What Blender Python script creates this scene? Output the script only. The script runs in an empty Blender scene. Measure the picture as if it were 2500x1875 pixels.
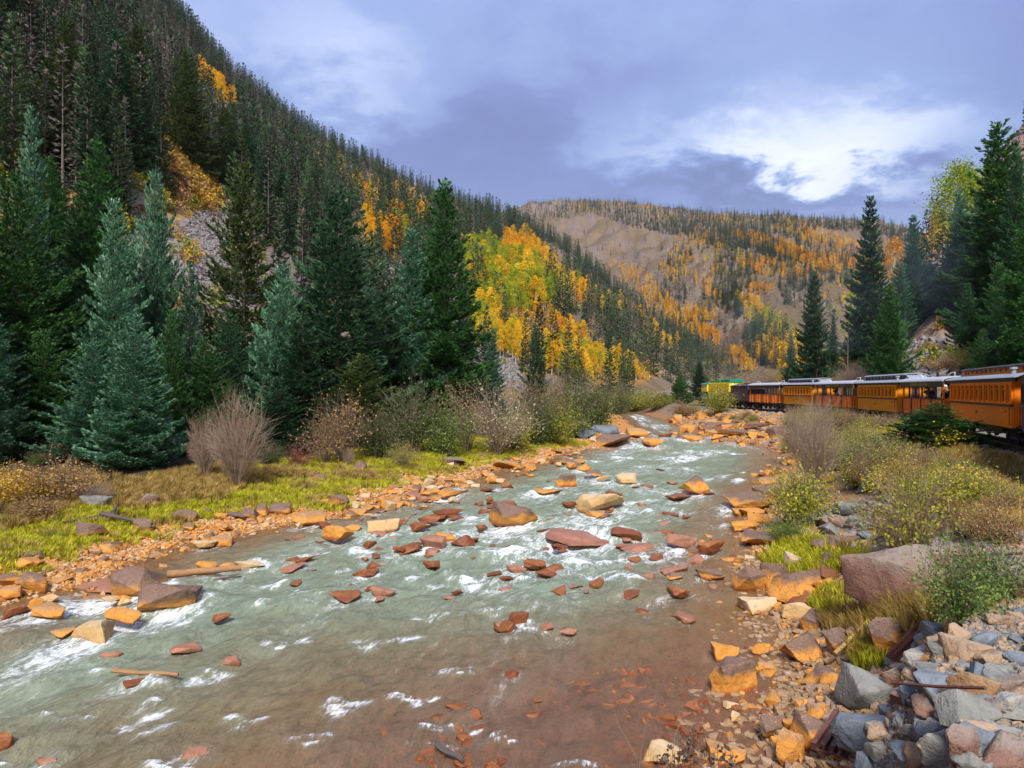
import bpy, bmesh, math, random
import numpy as np
from mathutils import Vector, Matrix

# ------------------------------------------------------------------ camera, sky, sun, exposure
scene = bpy.context.scene
C = scene.collection
F = 1806.0            # focal length in photo pixels (photo is 2500 wide)
CX, HY = 1250.0, 950.0
CAMZ = 5.0
cam_d = bpy.data.cameras.new('camera')
cam_d.sensor_width = 36.0
cam_d.lens = 36.0 * F / 2500.0
cam_d.shift_y = (HY - 937.5) / 2500.0
cam_d.clip_start = 0.1
cam_d.clip_end = 20000
cam = bpy.data.objects.new('camera', cam_d)
cam.location = (0, 0, CAMZ)
cam.rotation_euler = (math.radians(90), 0, 0)
C.objects.link(cam)
scene.camera = cam

SUN_EL, SUN_ROT = math.radians(42), math.radians(184)   # behind the camera, veiled by cloud
scene.view_settings.view_transform = 'Standard'
scene.view_settings.look = 'None'
scene.view_settings.exposure = 2.05
scene.view_settings.gamma = 1.0
scene.render.engine = 'CYCLES'
cy = scene.cycles
cy.max_bounces = 6; cy.diffuse_bounces = 3; cy.glossy_bounces = 2; cy.transmission_bounces = 3
cy.transparent_max_bounces = 8; cy.volume_bounces = 0
cy.use_denoising = True
cy.caustics_reflective = False; cy.caustics_refractive = False


class NT:
    """thin helper round a node tree"""
    def __init__(self, tree):
        self.t = tree
        tree.nodes.clear()

    def n(self, typ, _in=None, **props):
        nd = self.t.nodes.new(typ)
        for k, v in props.items():
            setattr(nd, k, v)
        for k, v in (_in or {}).items():
            sock = nd.inputs[k]
            if isinstance(v, bpy.types.NodeSocket):
                self.t.links.new(v, sock)
            else:
                sock.default_value = v
        return nd

    def m(self, op, a, b=0.0, c=None, clamp=False):
        nd = self.t.nodes.new('ShaderNodeMath'); nd.operation = op; nd.use_clamp = clamp
        for i, v in enumerate((a, b) if c is None else (a, b, c)):
            if isinstance(v, bpy.types.NodeSocket):
                self.t.links.new(v, nd.inputs[i])
            else:
                nd.inputs[i].default_value = v
        return nd.outputs[0]

    def mix(self, fac, a, b, blend='MIX'):
        nd = self.t.nodes.new('ShaderNodeMix'); nd.data_type = 'RGBA'; nd.blend_type = blend
        for i, v in ((0, fac), (6, a), (7, b)):
            if isinstance(v, bpy.types.NodeSocket):
                self.t.links.new(v, nd.inputs[i])
            else:
                nd.inputs[i].default_value = v if i == 0 else (*v, 1.0)[:4]
        return nd.outputs[2]

    def ramp(self, fac, stops, interp='LINEAR'):
        nd = self.t.nodes.new('ShaderNodeValToRGB'); cr = nd.color_ramp; cr.interpolation = interp
        while len(cr.elements) < len(stops):
            cr.elements.new(0.5)
        for e, (p, c) in zip(cr.elements, stops):
            e.position = p; e.color = (*c, 1.0)[:4]
        self.t.links.new(fac, nd.inputs[0])
        return nd.outputs[0]

    def noise(self, vec, scale, detail=4, rough=0.55, dist=0.0):
        nd = self.n('ShaderNodeTexNoise', {'Scale': scale, 'Detail': detail, 'Roughness': rough, 'Distortion': dist})
        if vec is not None:
            self.t.links.new(vec, nd.inputs['Vector'])
        return nd.outputs[0]


def build_world():
    w = bpy.data.worlds.new('World'); scene.world = w; w.use_nodes = True
    q = NT(w.node_tree)
    sky = q.n('ShaderNodeTexSky', sky_type='NISHITA', sun_disc=False, sun_elevation=SUN_EL, sun_rotation=SUN_ROT)
    bg1 = q.n('ShaderNodeBackground', {'Color': sky.outputs[0], 'Strength': 0.08})
    tc = q.n('ShaderNodeTexCoord')
    s = q.n('ShaderNodeSeparateXYZ', {0: tc.outputs['Generated']})
    x, y, z = s.outputs
    zz = q.m('ADD', q.m('MAXIMUM', z, 0.0), 0.22)
    cl = q.n('ShaderNodeCombineXYZ', {0: q.m('DIVIDE', x, zz), 1: q.m('DIVIDE', y, zz), 2: 0.0}).outputs[0]
    n1 = q.noise(cl, 1.1, 7, 0.6, 0.3)
    n2 = q.noise(cl, 3.2, 6, 0.62, 0.2)
    yy = q.m('MAXIMUM', y, 0.08)
    wob = q.m('MULTIPLY', q.m('SUBTRACT', n2, 0.5), 0.34)
    wob2 = q.m('MULTIPLY', q.m('SUBTRACT', n1, 0.5), 0.22)
    u = q.m('ADD', q.m('DIVIDE', x, yy), q.m('ADD', wob, wob2))
    v = q.m('ADD', q.m('DIVIDE', z, yy), wob)
    front = q.m('MULTIPLY', y, 4.0, clamp=True)
    # bright breaks and heavier banks of cloud, by direction
    blobs = [(-0.25, 0.44, .12, .07, .20), (-0.13, 0.39, .08, .04, .13), (-.40, .50, .15, .10, .08), (0.27, 0.325, .17, .04, .28), (0.48, 0.365, .18, .06, .30),
             (0.16, 0.36, .10, .03, .10), (.42, .305, .12, .028, .22), (0.02, 0.335, .19, .09, -.22), (-0.18, .30, .2, .07, -.10), (0.40, .257, .22, .022, -.20), (.23, .257, .14, .03, -.15),
             (0.70, .42, .10, .16, -.10)]
    tot = None
    for (bu, bv, a, b, k) in blobs:
        du = q.m('DIVIDE', q.m('SUBTRACT', u, bu), a); dv = q.m('DIVIDE', q.m('SUBTRACT', v, bv), b)
        e = q.m('EXPONENT', q.m('MULTIPLY', q.m('ADD', q.m('MULTIPLY', du, du), q.m('MULTIPLY', dv, dv)), -1.0))
        e = q.m('MULTIPLY', e, k)
        tot = e if tot is None else q.m('ADD', tot, e)
    val = q.m('ADD', q.m('MULTIPLY', tot, front), 0.45)
    val = q.m('ADD', val, q.m('MULTIPLY', q.m('SUBTRACT', n1, 0.5), 0.34))
    val = q.m('ADD', val, q.m('MULTIPLY', q.m('SUBTRACT', n2, 0.5), 0.30))
    col = q.ramp(val, [(0.12, (.076, .090, .185)), (.33, (.098, .122, .25)), (.50, (.142, .182, .318)), (.62, (.21, .25, .375)), (.76, (.36, .385, .45)), (1.0, (.49, .495, .52))])
    up = q.m('ADD', 0.80, q.m('MULTIPLY', q.m('MAXIMUM', z, 0.0), 1.1))     # overcast sky: brighter towards the zenith
    bg2 = q.n('ShaderNodeBackground', {'Color': col, 'Strength': q.m('MULTIPLY', up, .50)})
    fac = q.m('MULTIPLY', q.m('ADD', q.m('MULTIPLY', n1, .2), .82), 1.0, clamp=True)
    mx = q.n('ShaderNodeMixShader', {0: fac, 1: bg1.outputs[0], 2: bg2.outputs[0]})
    q.n('ShaderNodeOutputWorld', {0: mx.outputs[0]})


build_world()
sun_d = bpy.data.lights.new('sun', 'SUN'); sun_d.energy = 1.5; sun_d.angle = math.radians(14); sun_d.color = (1.0, .95, .88)
sun = bpy.data.objects.new('sun', sun_d); C.objects.link(sun)
# sky sun_rotation is measured clockwise from +Y
_d = Vector((math.sin(SUN_ROT) * math.cos(SUN_EL), math.cos(SUN_ROT) * math.cos(SUN_EL), math.sin(SUN_EL)))
sun.rotation_euler = (-_d).to_track_quat('-Z', 'Y').to_euler()
sun.location = _d * 100

# ------------------------------------------------------------------ helpers
RNG = np.random.default_rng(7)
random.seed(5)


def _hash(ix, iy, seed):
    h = (ix.astype(np.int64) * 374761393 + iy.astype(np.int64) * 668265263 + seed * 1274126177) & 0xffffffff
    h = ((h ^ (h >> 13)) * 1103515245) & 0xffffffff
    return ((h ^ (h >> 16)) & 0xffff) / 65535.0


def vnoise(x, y, seed=0):
    ix = np.floor(x); iy = np.floor(y); fx = x - ix; fy = y - iy
    fx = fx * fx * (3 - 2 * fx); fy = fy * fy * (3 - 2 * fy)
    a = _hash(ix, iy, seed); b = _hash(ix + 1, iy, seed); c = _hash(ix, iy + 1, seed); d = _hash(ix + 1, iy + 1, seed)
    return (a + (b - a) * fx) * (1 - fy) + (c + (d - c) * fx) * fy


def fbm(x, y, seed=0, octv=4, gain=.5):
    s = 0; a = 1.0; t = 0
    for i in range(octv):
        s = s + a * vnoise(x * 2 ** i + 17.3 * i, y * 2 ** i - 9.1 * i, seed + i); t += a; a *= gain
    return s / t


def sst(a, b, x):
    t = np.clip((x - a) / (b - a), 0, 1)
    return t * t * (3 - 2 * t)


def mesh_np(name, V, quads=None, tris=None, smooth=False, attrs=None, mats=(), mat_idx=None):
    """mesh from arrays: V (n,3), quads (m,4), tris (k,3); attrs {name: point floats or (n,3) colours}"""
    me = bpy.data.meshes.new(name)
    V = np.asarray(V, np.float32)
    nq = 0 if quads is None else len(quads); nt = 0 if tris is None else len(tris)
    me.vertices.add(len(V)); me.vertices.foreach_set('co', V.ravel())
    idx = []
    if nq: idx.append(np.asarray(quads, np.int32).ravel())
    if nt: idx.append(np.asarray(tris, np.int32).ravel())
    if idx:
        idx = np.concatenate(idx)
        me.loops.add(len(idx)); me.loops.foreach_set('vertex_index', idx)
        st = np.concatenate([np.arange(nq) * 4, nq * 4 + np.arange(nt) * 3]).astype(np.int32)
        me.polygons.add(nq + nt); me.polygons.foreach_set('loop_start', st)
        if smooth: me.polygons.foreach_set('use_smooth', np.ones(nq + nt, bool))
        if mat_idx is not None: me.polygons.foreach_set('material_index', np.asarray(mat_idx, np.int32))
    for k, a in (attrs or {}).items():
        a = np.asarray(a, np.float32)
        if a.ndim == 1:
            at = me.attributes.new(k, 'FLOAT', 'POINT'); at.data.foreach_set('value', a)
        else:
            at = me.attributes.new(k, 'FLOAT_COLOR', 'POINT')
            at.data.foreach_set('color', np.concatenate([a, np.ones((len(a), 1), np.float32)], 1).ravel())
    for m in mats: me.materials.append(m)
    me.update(calc_edges=True)
    return me


def tag(o, label=None, cat=None, group=None, kind=None):
    if label: o['label'] = label
    if cat: o['category'] = cat
    if group: o['group'] = group
    if kind: o['kind'] = kind
    return o


def link(name, data, parent=None, loc=None, rz=None, scale=None):
    o = bpy.data.objects.new(name, data); C.objects.link(o)
    if parent is not None: o.parent = parent
    if loc is not None: o.location = loc
    if rz is not None: o.rotation_euler = (0, 0, rz)
    if scale is not None: o.scale = scale if hasattr(scale, '__len__') else (scale,) * 3
    return o


def setmat(o, m, slot=0):
    """per-object material on shared mesh data"""
    o.material_slots[slot].link = 'OBJECT'; o.material_slots[slot].material = m


class MB:
    """collects boxes, tubes and prisms into one mesh"""
    def __init__(s): s.V = []; s.Fc = []

    def add(s, vs, fs):
        b = len(s.V); s.V += [tuple(v) for v in vs]; s.Fc += [tuple(b + i for i in f) for f in fs]; return s

    def box(s, c, d, rot=None):
        x, y, z = d[0] / 2, d[1] / 2, d[2] / 2
        vs = [Vector((a, b, e)) for a in (-x, x) for b in (-y, y) for e in (-z, z)]
        if rot is not None: vs = [rot @ v for v in vs]
        vs = [v + Vector(c) for v in vs]
        return s.add(vs, [(0, 1, 3, 2), (4, 6, 7, 5), (0, 4, 5, 1), (2, 3, 7, 6), (0, 2, 6, 4), (1, 5, 7, 3)])

    def bar(s, a, b, w, h=None):
        a, b = Vector(a), Vector(b); d = b - a
        q = d.to_track_quat('X', 'Z').to_matrix()
        return s.box((a + b) / 2, (d.length, w, h or w), q)

    def tube(s, pts, rad, n=6, cap=True):
        pts = [Vector(p) for p in pts]
        if not hasattr(rad, '__len__'): rad = [rad] * len(pts)
        rings = []
        for i, p in enumerate(pts):
            d = (pts[min(i + 1, len(pts) - 1)] - pts[max(i - 1, 0)]).normalized()
            a = d.orthogonal().normalized() if abs(d.z) > .95 else d.cross(Vector((0, 0, 1))).normalized()
            b = d.cross(a)
            rings.append([p + (a * math.cos(2 * math.pi * k / n) + b * math.sin(2 * math.pi * k / n)) * rad[i] for k in range(n)])
        vs = [v for r in rings for v in r]; fs = []
        for i in range(len(pts) - 1):
            for k in range(n):
                fs.append((i * n + k, i * n + (k + 1) % n, (i + 1) * n + (k + 1) % n, (i + 1) * n + k))
        if cap: fs += [tuple(range(n))[::-1], tuple(range((len(pts) - 1) * n, len(pts) * n))]
        return s.add(vs, fs)

    def prism(s, prof, x0, x1):
        """profile of (y,z) points extruded along x"""
        n = len(prof)
        vs = [(x0, *p) for p in prof] + [(x1, *p) for p in prof]
        fs = [(i, (i + 1) % n, n + (i + 1) % n, n + i) for i in range(n)] + [tuple(range(n))[::-1], tuple(range(n, 2 * n))]
        return s.add(vs, fs)

    def build(s, name, m, parent=None, smooth=False, bevel=0):
        me = bpy.data.meshes.new(name); me.from_pydata(s.V, [], s.Fc)
        bm = bmesh.new(); bm.from_mesh(me); bmesh.ops.recalc_face_normals(bm, faces=bm.faces)
        if bevel: bmesh.ops.bevel(bm, geom=bm.edges[:], offset=bevel, segments=1, affect='EDGES')
        bm.to_mesh(me); bm.free()
        if smooth:
            me.polygons.foreach_set('use_smooth', np.ones(len(me.polygons), bool)); me.set_sharp_from_angle(angle=math.radians(40))
        me.materials.append(m)
        return link(name, me, parent)


# ------------------------------------------------------------------ materials
def new_mat(name):
    m = bpy.data.materials.new(name); m.use_nodes = True
    return m, NT(m.node_tree)


def finish(q, bsdf): q.n('ShaderNodeOutputMaterial', {0: bsdf})


def simple(name, col, rough=.7, metal=0.0, var=.15, scale=6.0, bump=.0, spec=.4):
    m, q = new_mat(name)
    tc = q.n('ShaderNodeTexCoord'); nz = q.noise(tc.outputs['Object'], scale, 5, .6)
    c = q.mix(q.m('MULTIPLY', nz, 1.0), tuple(x * (1 - var) for x in col), tuple(min(1, x * (1 + var)) for x in col))
    nz2 = q.noise(tc.outputs['Object'], scale * .23, 3, .6)
    c = q.mix(q.m('MULTIPLY', q.m('SUBTRACT', nz2, .5, clamp=True), var * 3, clamp=True), c, tuple(x * .45 for x in col))
    ins = {'Base Color': c, 'Roughness': rough, 'Metallic': metal, 'Specular IOR Level': spec}
    if bump: ins['Normal'] = q.n('ShaderNodeBump', {'Height': nz, 'Strength': bump, 'Distance': .05}).outputs[0]
    finish(q, q.n('ShaderNodeBsdfPrincipled', ins).outputs[0])
    return m


def leaf_mat(name, stops, trans=.35, var=.45, rough=.6, hue=0.0):
    """foliage: colour by a random number per leaf clump (tint) and per plant"""
    m, q = new_mat(name)
    at = q.n('ShaderNodeAttribute', attribute_name='tint')
    oi = q.n('ShaderNodeObjectInfo')
    t = q.m('ADD', q.m('MULTIPLY', at.outputs['Fac'], 1 - hue), q.m('MULTIPLY', oi.outputs['Random'], hue))
    c = q.ramp(t, stops)
    r2 = q.m('FRACT', q.m('MULTIPLY', oi.outputs['Random'], 7.31))
    k = q.m('ADD', 1 - var / 2, q.m('MULTIPLY', r2, var))
    kk = q.n('ShaderNodeCombineXYZ', {0: k, 1: k, 2: k}).outputs[0]
    c = q.mix(1.0, c, kk, 'MULTIPLY')
    p = q.n('ShaderNodeBsdfPrincipled', {'Base Color': c, 'Roughness': rough, 'Specular IOR Level': .25})
    tr = q.n('ShaderNodeBsdfTranslucent', {'Color': c})
    mx = q.n('ShaderNodeMixShader', {0: trans, 1: p.outputs[0], 2: tr.outputs[0]})
    finish(q, mx.outputs[0])
    return m


def rock_mat(name, low, top, dark, split=.62, soft=.22, wet=0.0, wetline=.0, rough=.75, crackc=.5, spread=.5, top2=None):
    """broken rock: iron stain (low) up to an uneven flood line, bare rock (top) above, optional wet foot"""
    m, q = new_mat(name)
    tc = q.n('ShaderNodeTexCoord'); oi = q.n('ShaderNodeObjectInfo')
    geo = q.n('ShaderNodeNewGeometry')
    off = q.n('ShaderNodeCombineXYZ', {0: q.m('MULTIPLY', oi.outputs['Random'], 91.0), 1: q.m('MULTIPLY', oi.outputs['Random'], 57.0), 2: 0.0}).outputs[0]
    pos = q.n('ShaderNodeVectorMath', {0: geo.outputs['Position'], 1: off}, operation='ADD').outputs[0]
    n1 = q.noise(pos, 2.2, 6, .65); n2 = q.noise(pos, 9.0, 5, .65); n3 = q.noise(pos, 38.0, 3, .6)
    wn = q.n('ShaderNodeTexNoise', {'Vector': pos, 'Scale': 1.3, 'Detail': 5, 'Roughness': .7})
    wv = q.n('ShaderNodeVectorMath', {0: pos, 1: q.n('ShaderNodeVectorMath', {0: wn.outputs[1], 1: (1.6, 1.6, 1.6)}, operation='MULTIPLY').outputs[0]}, operation='ADD').outputs[0]
    wv = q.n('ShaderNodeMapping', {'Vector': wv, 'Scale': (1.0, .45, 1.5), 'Rotation': (.5, .3, .8)}).outputs[0]
    vor = q.n('ShaderNodeTexVoronoi', {'Vector': wv, 'Scale': .9}, feature='DISTANCE_TO_EDGE')
    crack = q.m('SUBTRACT', 1.0, q.m('MULTIPLY', q.m('ADD', vor.outputs['Distance'], q.m('MULTIPLY', q.m('SUBTRACT', n2, .5), .10)), 34.0, clamp=True), clamp=True)
    z = q.n('ShaderNodeSeparateXYZ', {0: tc.outputs['Generated']}).outputs[2]
    r = q.m('MULTIPLY', q.m('SUBTRACT', oi.outputs['Random'], .5), spread)
    h = q.m('ADD', q.m('ADD', z, q.m('MULTIPLY', q.m('SUBTRACT', n1, .5), .7)), r)
    fac = q.m('DIVIDE', q.m('SUBTRACT', h, split - soft / 2), soft, clamp=True)
    lowc = q.mix(n1, tuple(c * .62 for c in low), tuple(min(1, c * 1.35) for c in low))
    topc = q.mix(n1, tuple(c * .7 for c in top), tuple(min(1, c * 1.3) for c in (top2 or top)))
    c = q.mix(fac, lowc, topc)
    sp = q.m('MULTIPLY', q.m('SUBTRACT', n2, .52, clamp=True), 3.4, clamp=True)
    c = q.mix(q.m('MULTIPLY', sp, .7), c, dark)
    c = q.mix(q.m('MULTIPLY', q.m('SUBTRACT', n3, .56, clamp=True), 2.6, clamp=True), c, tuple(min(1, a * 1.7) for a in low))
    c = q.mix(q.m('MULTIPLY', crack, crackc * .22), c, dark)
    rgh = rough
    if wet:
        wf = q.m('MULTIPLY', q.m('DIVIDE', q.m('SUBTRACT', wetline + .12, q.m('ADD', z, q.m('MULTIPLY', q.m('SUBTRACT', n1, .5), .3))), .12, clamp=True), wet)
        c = q.mix(wf, c, tuple(a * b for a, b in zip(low, (.55, .30, .35))))
        rgh = q.m('SUBTRACT', rough, q.m('MULTIPLY', wf, rough - .25))
    hgt = q.m('SUBTRACT', q.m('ADD', q.m('MULTIPLY', n2, .7), q.m('MULTIPLY', n3, .25)), q.m('MULTIPLY', crack, .1))
    b = q.n('ShaderNodeBump', {'Height': hgt, 'Strength': .9, 'Distance': .06})
    finish(q, q.n('ShaderNodeBsdfPrincipled', {'Base Color': c, 'Roughness': rgh, 'Normal': b.outputs[0], 'Specular IOR Level': .35}).outputs[0])
    return m


M = {}
M['spruce_blue'] = leaf_mat('spruce_blue', [(0, (.036, .115, .055)), (.5, (.105, .25, .138)), (1, (.30, .48, .32))], .32)
M['spruce_green'] = leaf_mat('spruce_green', [(0, (.022, .085, .022)), (.5, (.065, .185, .05)), (1, (.18, .34, .10))], .32)
M['spruce_dark'] = leaf_mat('spruce_dark', [(0, (.018, .058, .026)), (.5, (.05, .128, .058)), (1, (.13, .24, .11))], .3)
M['spruce_olive'] = leaf_mat('spruce_olive', [(0, (.034, .060, .016)), (.5, (.085, .13, .035)), (1, (.19, .25, .075))], .3)
M['forest'] = leaf_mat('forest', [(0, (.026, .060, .034)), (.5, (.058, .11, .055)), (1, (.13, .18, .07))], .12, .7, hue=.5)
M['dead_wood'] = leaf_mat('dead_wood', [(0, (.095, .08, .068)), (.5, (.165, .142, .12)), (1, (.26, .23, .195))], 0, .5)
M['aspen_yellow'] = leaf_mat('aspen_yellow', [(0, (.50, .28, .006)), (.5, (.80, .50, .012)), (1, (.88, .66, .06))], .4, .3, hue=.5)
M['aspen_orange'] = leaf_mat('aspen_orange', [(0, (.46, .18, .004)), (.5, (.76, .36, .008)), (1, (.84, .50, .02))], .4, .3, hue=.5)
M['aspen_green'] = leaf_mat('aspen_green', [(0, (.16, .24, .012)), (.5, (.34, .40, .02)), (1, (.58, .52, .035))], .4, .3, hue=.6)
M['leaf_olive'] = leaf_mat('leaf_olive', [(0, (.12, .14, .012)), (.5, (.30, .30, .028)), (1, (.52, .46, .06))], .3, .4)
M['leaf_green'] = leaf_mat('leaf_green', [(0, (.045, .095, .018)), (.5, (.11, .18, .034)), (1, (.22, .29, .07))], .3, .4)
M['leaf_darkgreen'] = leaf_mat('leaf_darkgreen', [(0, (.035, .052, .015)), (.5, (.085, .115, .03)), (1, (.18, .20, .06))], .3, .4)
M['leaf_gold'] = leaf_mat('leaf_gold', [(0, (.32, .17, .02)), (.5, (.55, .33, .035)), (1, (.72, .50, .07))], .3, .4)
M['leaf_yellow'] = leaf_mat('leaf_yellow', [(0, (.42, .32, .01)), (.5, (.66, .52, .02)), (1, (.8, .68, .07))], .3, .3)
M['leaf_brown'] = leaf_mat('leaf_brown', [(0, (.18, .10, .04)), (.5, (.34, .20, .08)), (1, (.50, .33, .14))], .3, .4)
M['leaf_pale'] = leaf_mat('leaf_pale', [(0, (.22, .19, .10)), (.5, (.42, .36, .22)), (1, (.6, .53, .36))], .3, .3)
M['leaf_red'] = leaf_mat('leaf_red', [(0, (.14, .02, .02)), (.5, (.27, .05, .05)), (1, (.38, .11, .09))], .3, .3)
M['grass'] = leaf_mat('grass', [(0, (.20, .21, .012)), (.5, (.40, .39, .016)), (1, (.60, .54, .04))], .3, .5)
M['grass_dry'] = leaf_mat('grass_dry', [(0, (.22, .13, .03)), (.5, (.36, .24, .06)), (1, (.5, .37, .12))], .3, .5)
M['stem_gray'] = leaf_mat('stem_gray', [(0, (.15, .105, .075)), (.5, (.29, .205, .145)), (1, (.44, .32, .235))], 0, .3)
M['stem_brown'] = leaf_mat('stem_brown', [(0, (.08, .055, .04)), (.5, (.17, .12, .085)), (1, (.28, .21, .15))], 0, .3)
M['bark'] = simple('bark', (.085, .06, .045), .9, var=.4, scale=9, bump=.6)
M['bark_aspen'] = simple('bark_aspen', (.5, .47, .4), .8, var=.3, scale=5)
M['log_wood'] = simple('log_wood', (.30, .16, .07), .8, var=.4, scale=7, bump=.5)
M['log_gray'] = simple('log_gray', (.09, .07, .06), .85, var=.4, scale=7, bump=.5)
M['log_pale'] = simple('log_pale', (.42, .24, .09), .8, var=.3, scale=7, bump=.4)
M['rust'] = simple('rust', (.13, .05, .035), .75, var=.5, scale=14, bump=.4)

OCH = (.56, .24, .042)
PUR = (.165, .105, .075)
M['rock_ochre'] = rock_mat('rock_ochre', OCH, (.36, .20, .09), (.10, .05, .02), split=.85, wet=.85, wetline=.20)
M['rock_capped'] = rock_mat('rock_capped', OCH, PUR, (.07, .038, .03), split=.62, soft=.16, wet=.9, wetline=.18, spread=.25)
M['rock_purple'] = rock_mat('rock_purple', (.46, .21, .05), (.165, .105, .08), (.07, .042, .033), split=.52, soft=.2, spread=.2)
M['rock_wet'] = rock_mat('rock_wet', (.19, .056, .017), (.26, .092, .024), (.05, .02, .015), split=.8, rough=.35)
M['rock_pink'] = rock_mat('rock_pink', (.28, .115, .062), (.33, .15, .09), (.10, .04, .03), split=.5, rough=.4, crackc=.3)
M['rock_brown'] = rock_mat('rock_brown', (.25, .14, .065), (.30, .19, .10), (.08, .045, .03), split=.6)
M['rock_pale'] = rock_mat('rock_pale', (.52, .33, .14), (.50, .37, .22), (.14, .08, .04), split=.7, wet=.6, wetline=.12)
M['rock_gray'] = rock_mat('rock_gray', (.15, .15, .13), (.165, .175, .16), (.035, .035, .037), split=.5, soft=.6, crackc=.35, top2=(.25, .235, .21))
M['rock_blue'] = rock_mat('rock_blue', (.075, .085, .10), (.095, .112, .14), (.018, .02, .03), split=.5, soft=.6, crackc=.3, top2=(.20, .225, .24))
M['rock_tan'] = rock_mat('rock_tan', (.30, .18, .09), (.34, .235, .155), (.12, .07, .05), split=.5, soft=.6, crackc=.3)
M['rock_slab'] = rock_mat('rock_slab', (.20, .105, .072), (.20, .145, .115), (.07, .045, .036), split=.72, soft=.3, crackc=.2, spread=.05, top2=(.25, .20, .165))
M['rock_white'] = rock_mat('rock_white', (.27, .25, .22), (.34, .315, .28), (.12, .11, .11), split=.5, soft=.6, crackc=.3)
M['rock_talus'] = rock_mat('rock_talus', (.15, .13, .125), (.22, .195, .185), (.06, .05, .05), split=.5, soft=.6, crackc=.2)


import re
SHORT = []      # (x, y, z, short phrase) of the things that have a label of their own


def short(label):
    return ' '.join(re.split(r' (?:with|in|standing|by|at|beside|behind|below|above|near|alone|lying|touching|just|between|of|on|under|upstream|downstream|out|farthest|a|trailing|where|half|rising|growing|before|over|high|nearest|frontmost|pressed|filling|past|left|and an|and a|that|leaning|bedded|sunk|along|carrying|cut|from|wedged|off|instead|hiding|crouching|close|low|nearest) ', label)[0].split(' ')[:6])


def near_label(base, p, pool, river=True, most=16):
    """say which one: the nearest landmark and on which side of it"""
    d = [((p[0] - q[0]) ** 2 + (p[1] - q[1]) ** 2, q) for q in pool]
    q = min(d, key=lambda t: t[0])[1]
    dx, dy = p[0] - q[0], p[1] - q[1]
    rel = ('upstream of' if dy > 0 else 'downstream of') if abs(dy) > abs(dx) else ('on the train side of' if dx > 0 else 'on the far shore side of')
    w = f'{base} {rel} the {q[3]}'.split(' ')
    return ' '.join(w[:most])


SIZEW = ((.16, 'tiny'), (.3, 'small'), (.5, 'middling'), (.85, 'large'), (9, 'very large'))
def sizew(s): return next(w for t, w in SIZEW if s < t)


MATW = {'rock_brown': 'brown', 'rock_ochre': 'ochre', 'rock_capped': 'brown capped ochre', 'rock_purple': 'purple brown', 'rock_wet': 'wet red brown', 'rock_pink': 'pinkish red', 'rock_pale': 'pale yellow', 'rock_gray': 'gray', 'rock_blue': 'dark blue gray', 'rock_tan': 'tan', 'rock_slab': 'pinkish brown', 'rock_white': 'whitish', 'rock_talus': 'gray'}
# ------------------------------------------------------------------ the lie of the land
def wz(Y): return 0.007 * np.clip(Y, 0, 175)


def shore(pts, before, after):
    t = list(before)
    for px, py in pts:
        k = (py - HY) / F
        Y = CAMZ / (k + 0.007); t.append((Y, (px - CX) / F * Y))
    t += list(after)
    t = np.array(sorted(t))
    return t[:, 0], t[:, 1]


LY, LX = shore([(0, 1458), (147, 1440), (250, 1401), (340, 1356), (500, 1318), (633, 1288), (780, 1268), (960, 1220), (1130, 1172), (1266, 1138), (1413, 1100), (1503, 1079), (1560, 1057), (1530, 1025)],
               [(-60, -40), (-20, -22), (0, -15), (10, -13)], [(126, 17.5), (140, 15), (155, 7), (175, -12), (200, -40), (260, -120)])
RY, RX = shore([(1950, 1875), (1880, 1763), (1905, 1672), (1900, 1616), (1853, 1503), (1830, 1435), (1815, 1379), (1820, 1300), (1853, 1254), (1860, 1198), (1921, 1141), (1915, 1102), (1815, 1079), (1705, 1051), (1640, 1028)],
               [(-60, -56), (-20, -19), (0, -2.4), (5, 1.6)], [(126, 22.2), (140, 21.5), (155, 16), (175, 0), (200, -27), (260, -105)])
_TY = np.array([-80, -30, 0, 12, 20, 25, 29, 35, 41, 50, 61, 72.6, 82, 92, 100, 115, 130, 150, 180, 220, 300])
_TX = np.array([-72, -21.5, 1.7, 10.2, 15.7, 19.0, 21.1, 23.5, 25.5, 27.6, 29.6, 30.9, 31.1, 31.0, 30.8, 29.9, 28.2, 25.0, 17, 2, -40])
_tg = np.gradient(_TX, _TY)


def XL(Y): return np.interp(Y, LY, LX)
def XR(Y): return np.interp(Y, RY, RX)


def TX(Y):
    Y = np.clip(np.asarray(Y, float), -79.9, 299.9)
    i = np.clip(np.searchsorted(_TY, Y) - 1, 0, len(_TY) - 2)
    h = _TY[i + 1] - _TY[i]; t = (Y - _TY[i]) / h
    return ((2 * t**3 - 3 * t**2 + 1) * _TX[i] + (t**3 - 2 * t**2 + t) * h * _tg[i] + (-2 * t**3 + 3 * t**2) * _TX[i + 1] + (t**3 - t**2) * h * _tg[i + 1])


def th(px): return math.atan((px - CX) / F)


def layer_table(rows, extra=()):
    """rows (photo px of the bearing, foot distance, ridge distance, photo py of the ridge) -> bearing, foot range, ridge range, ridge height"""
    out = []
    for px, yf, yr, py in rows:
        a = th(px); out.append((a, yf / math.cos(a), yr / math.cos(a), CAMZ + (HY - py) / F * yr))
    out += [(math.radians(d), f, r, z) for d, f, r, z in extra]
    return np.array(sorted(out))


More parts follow.
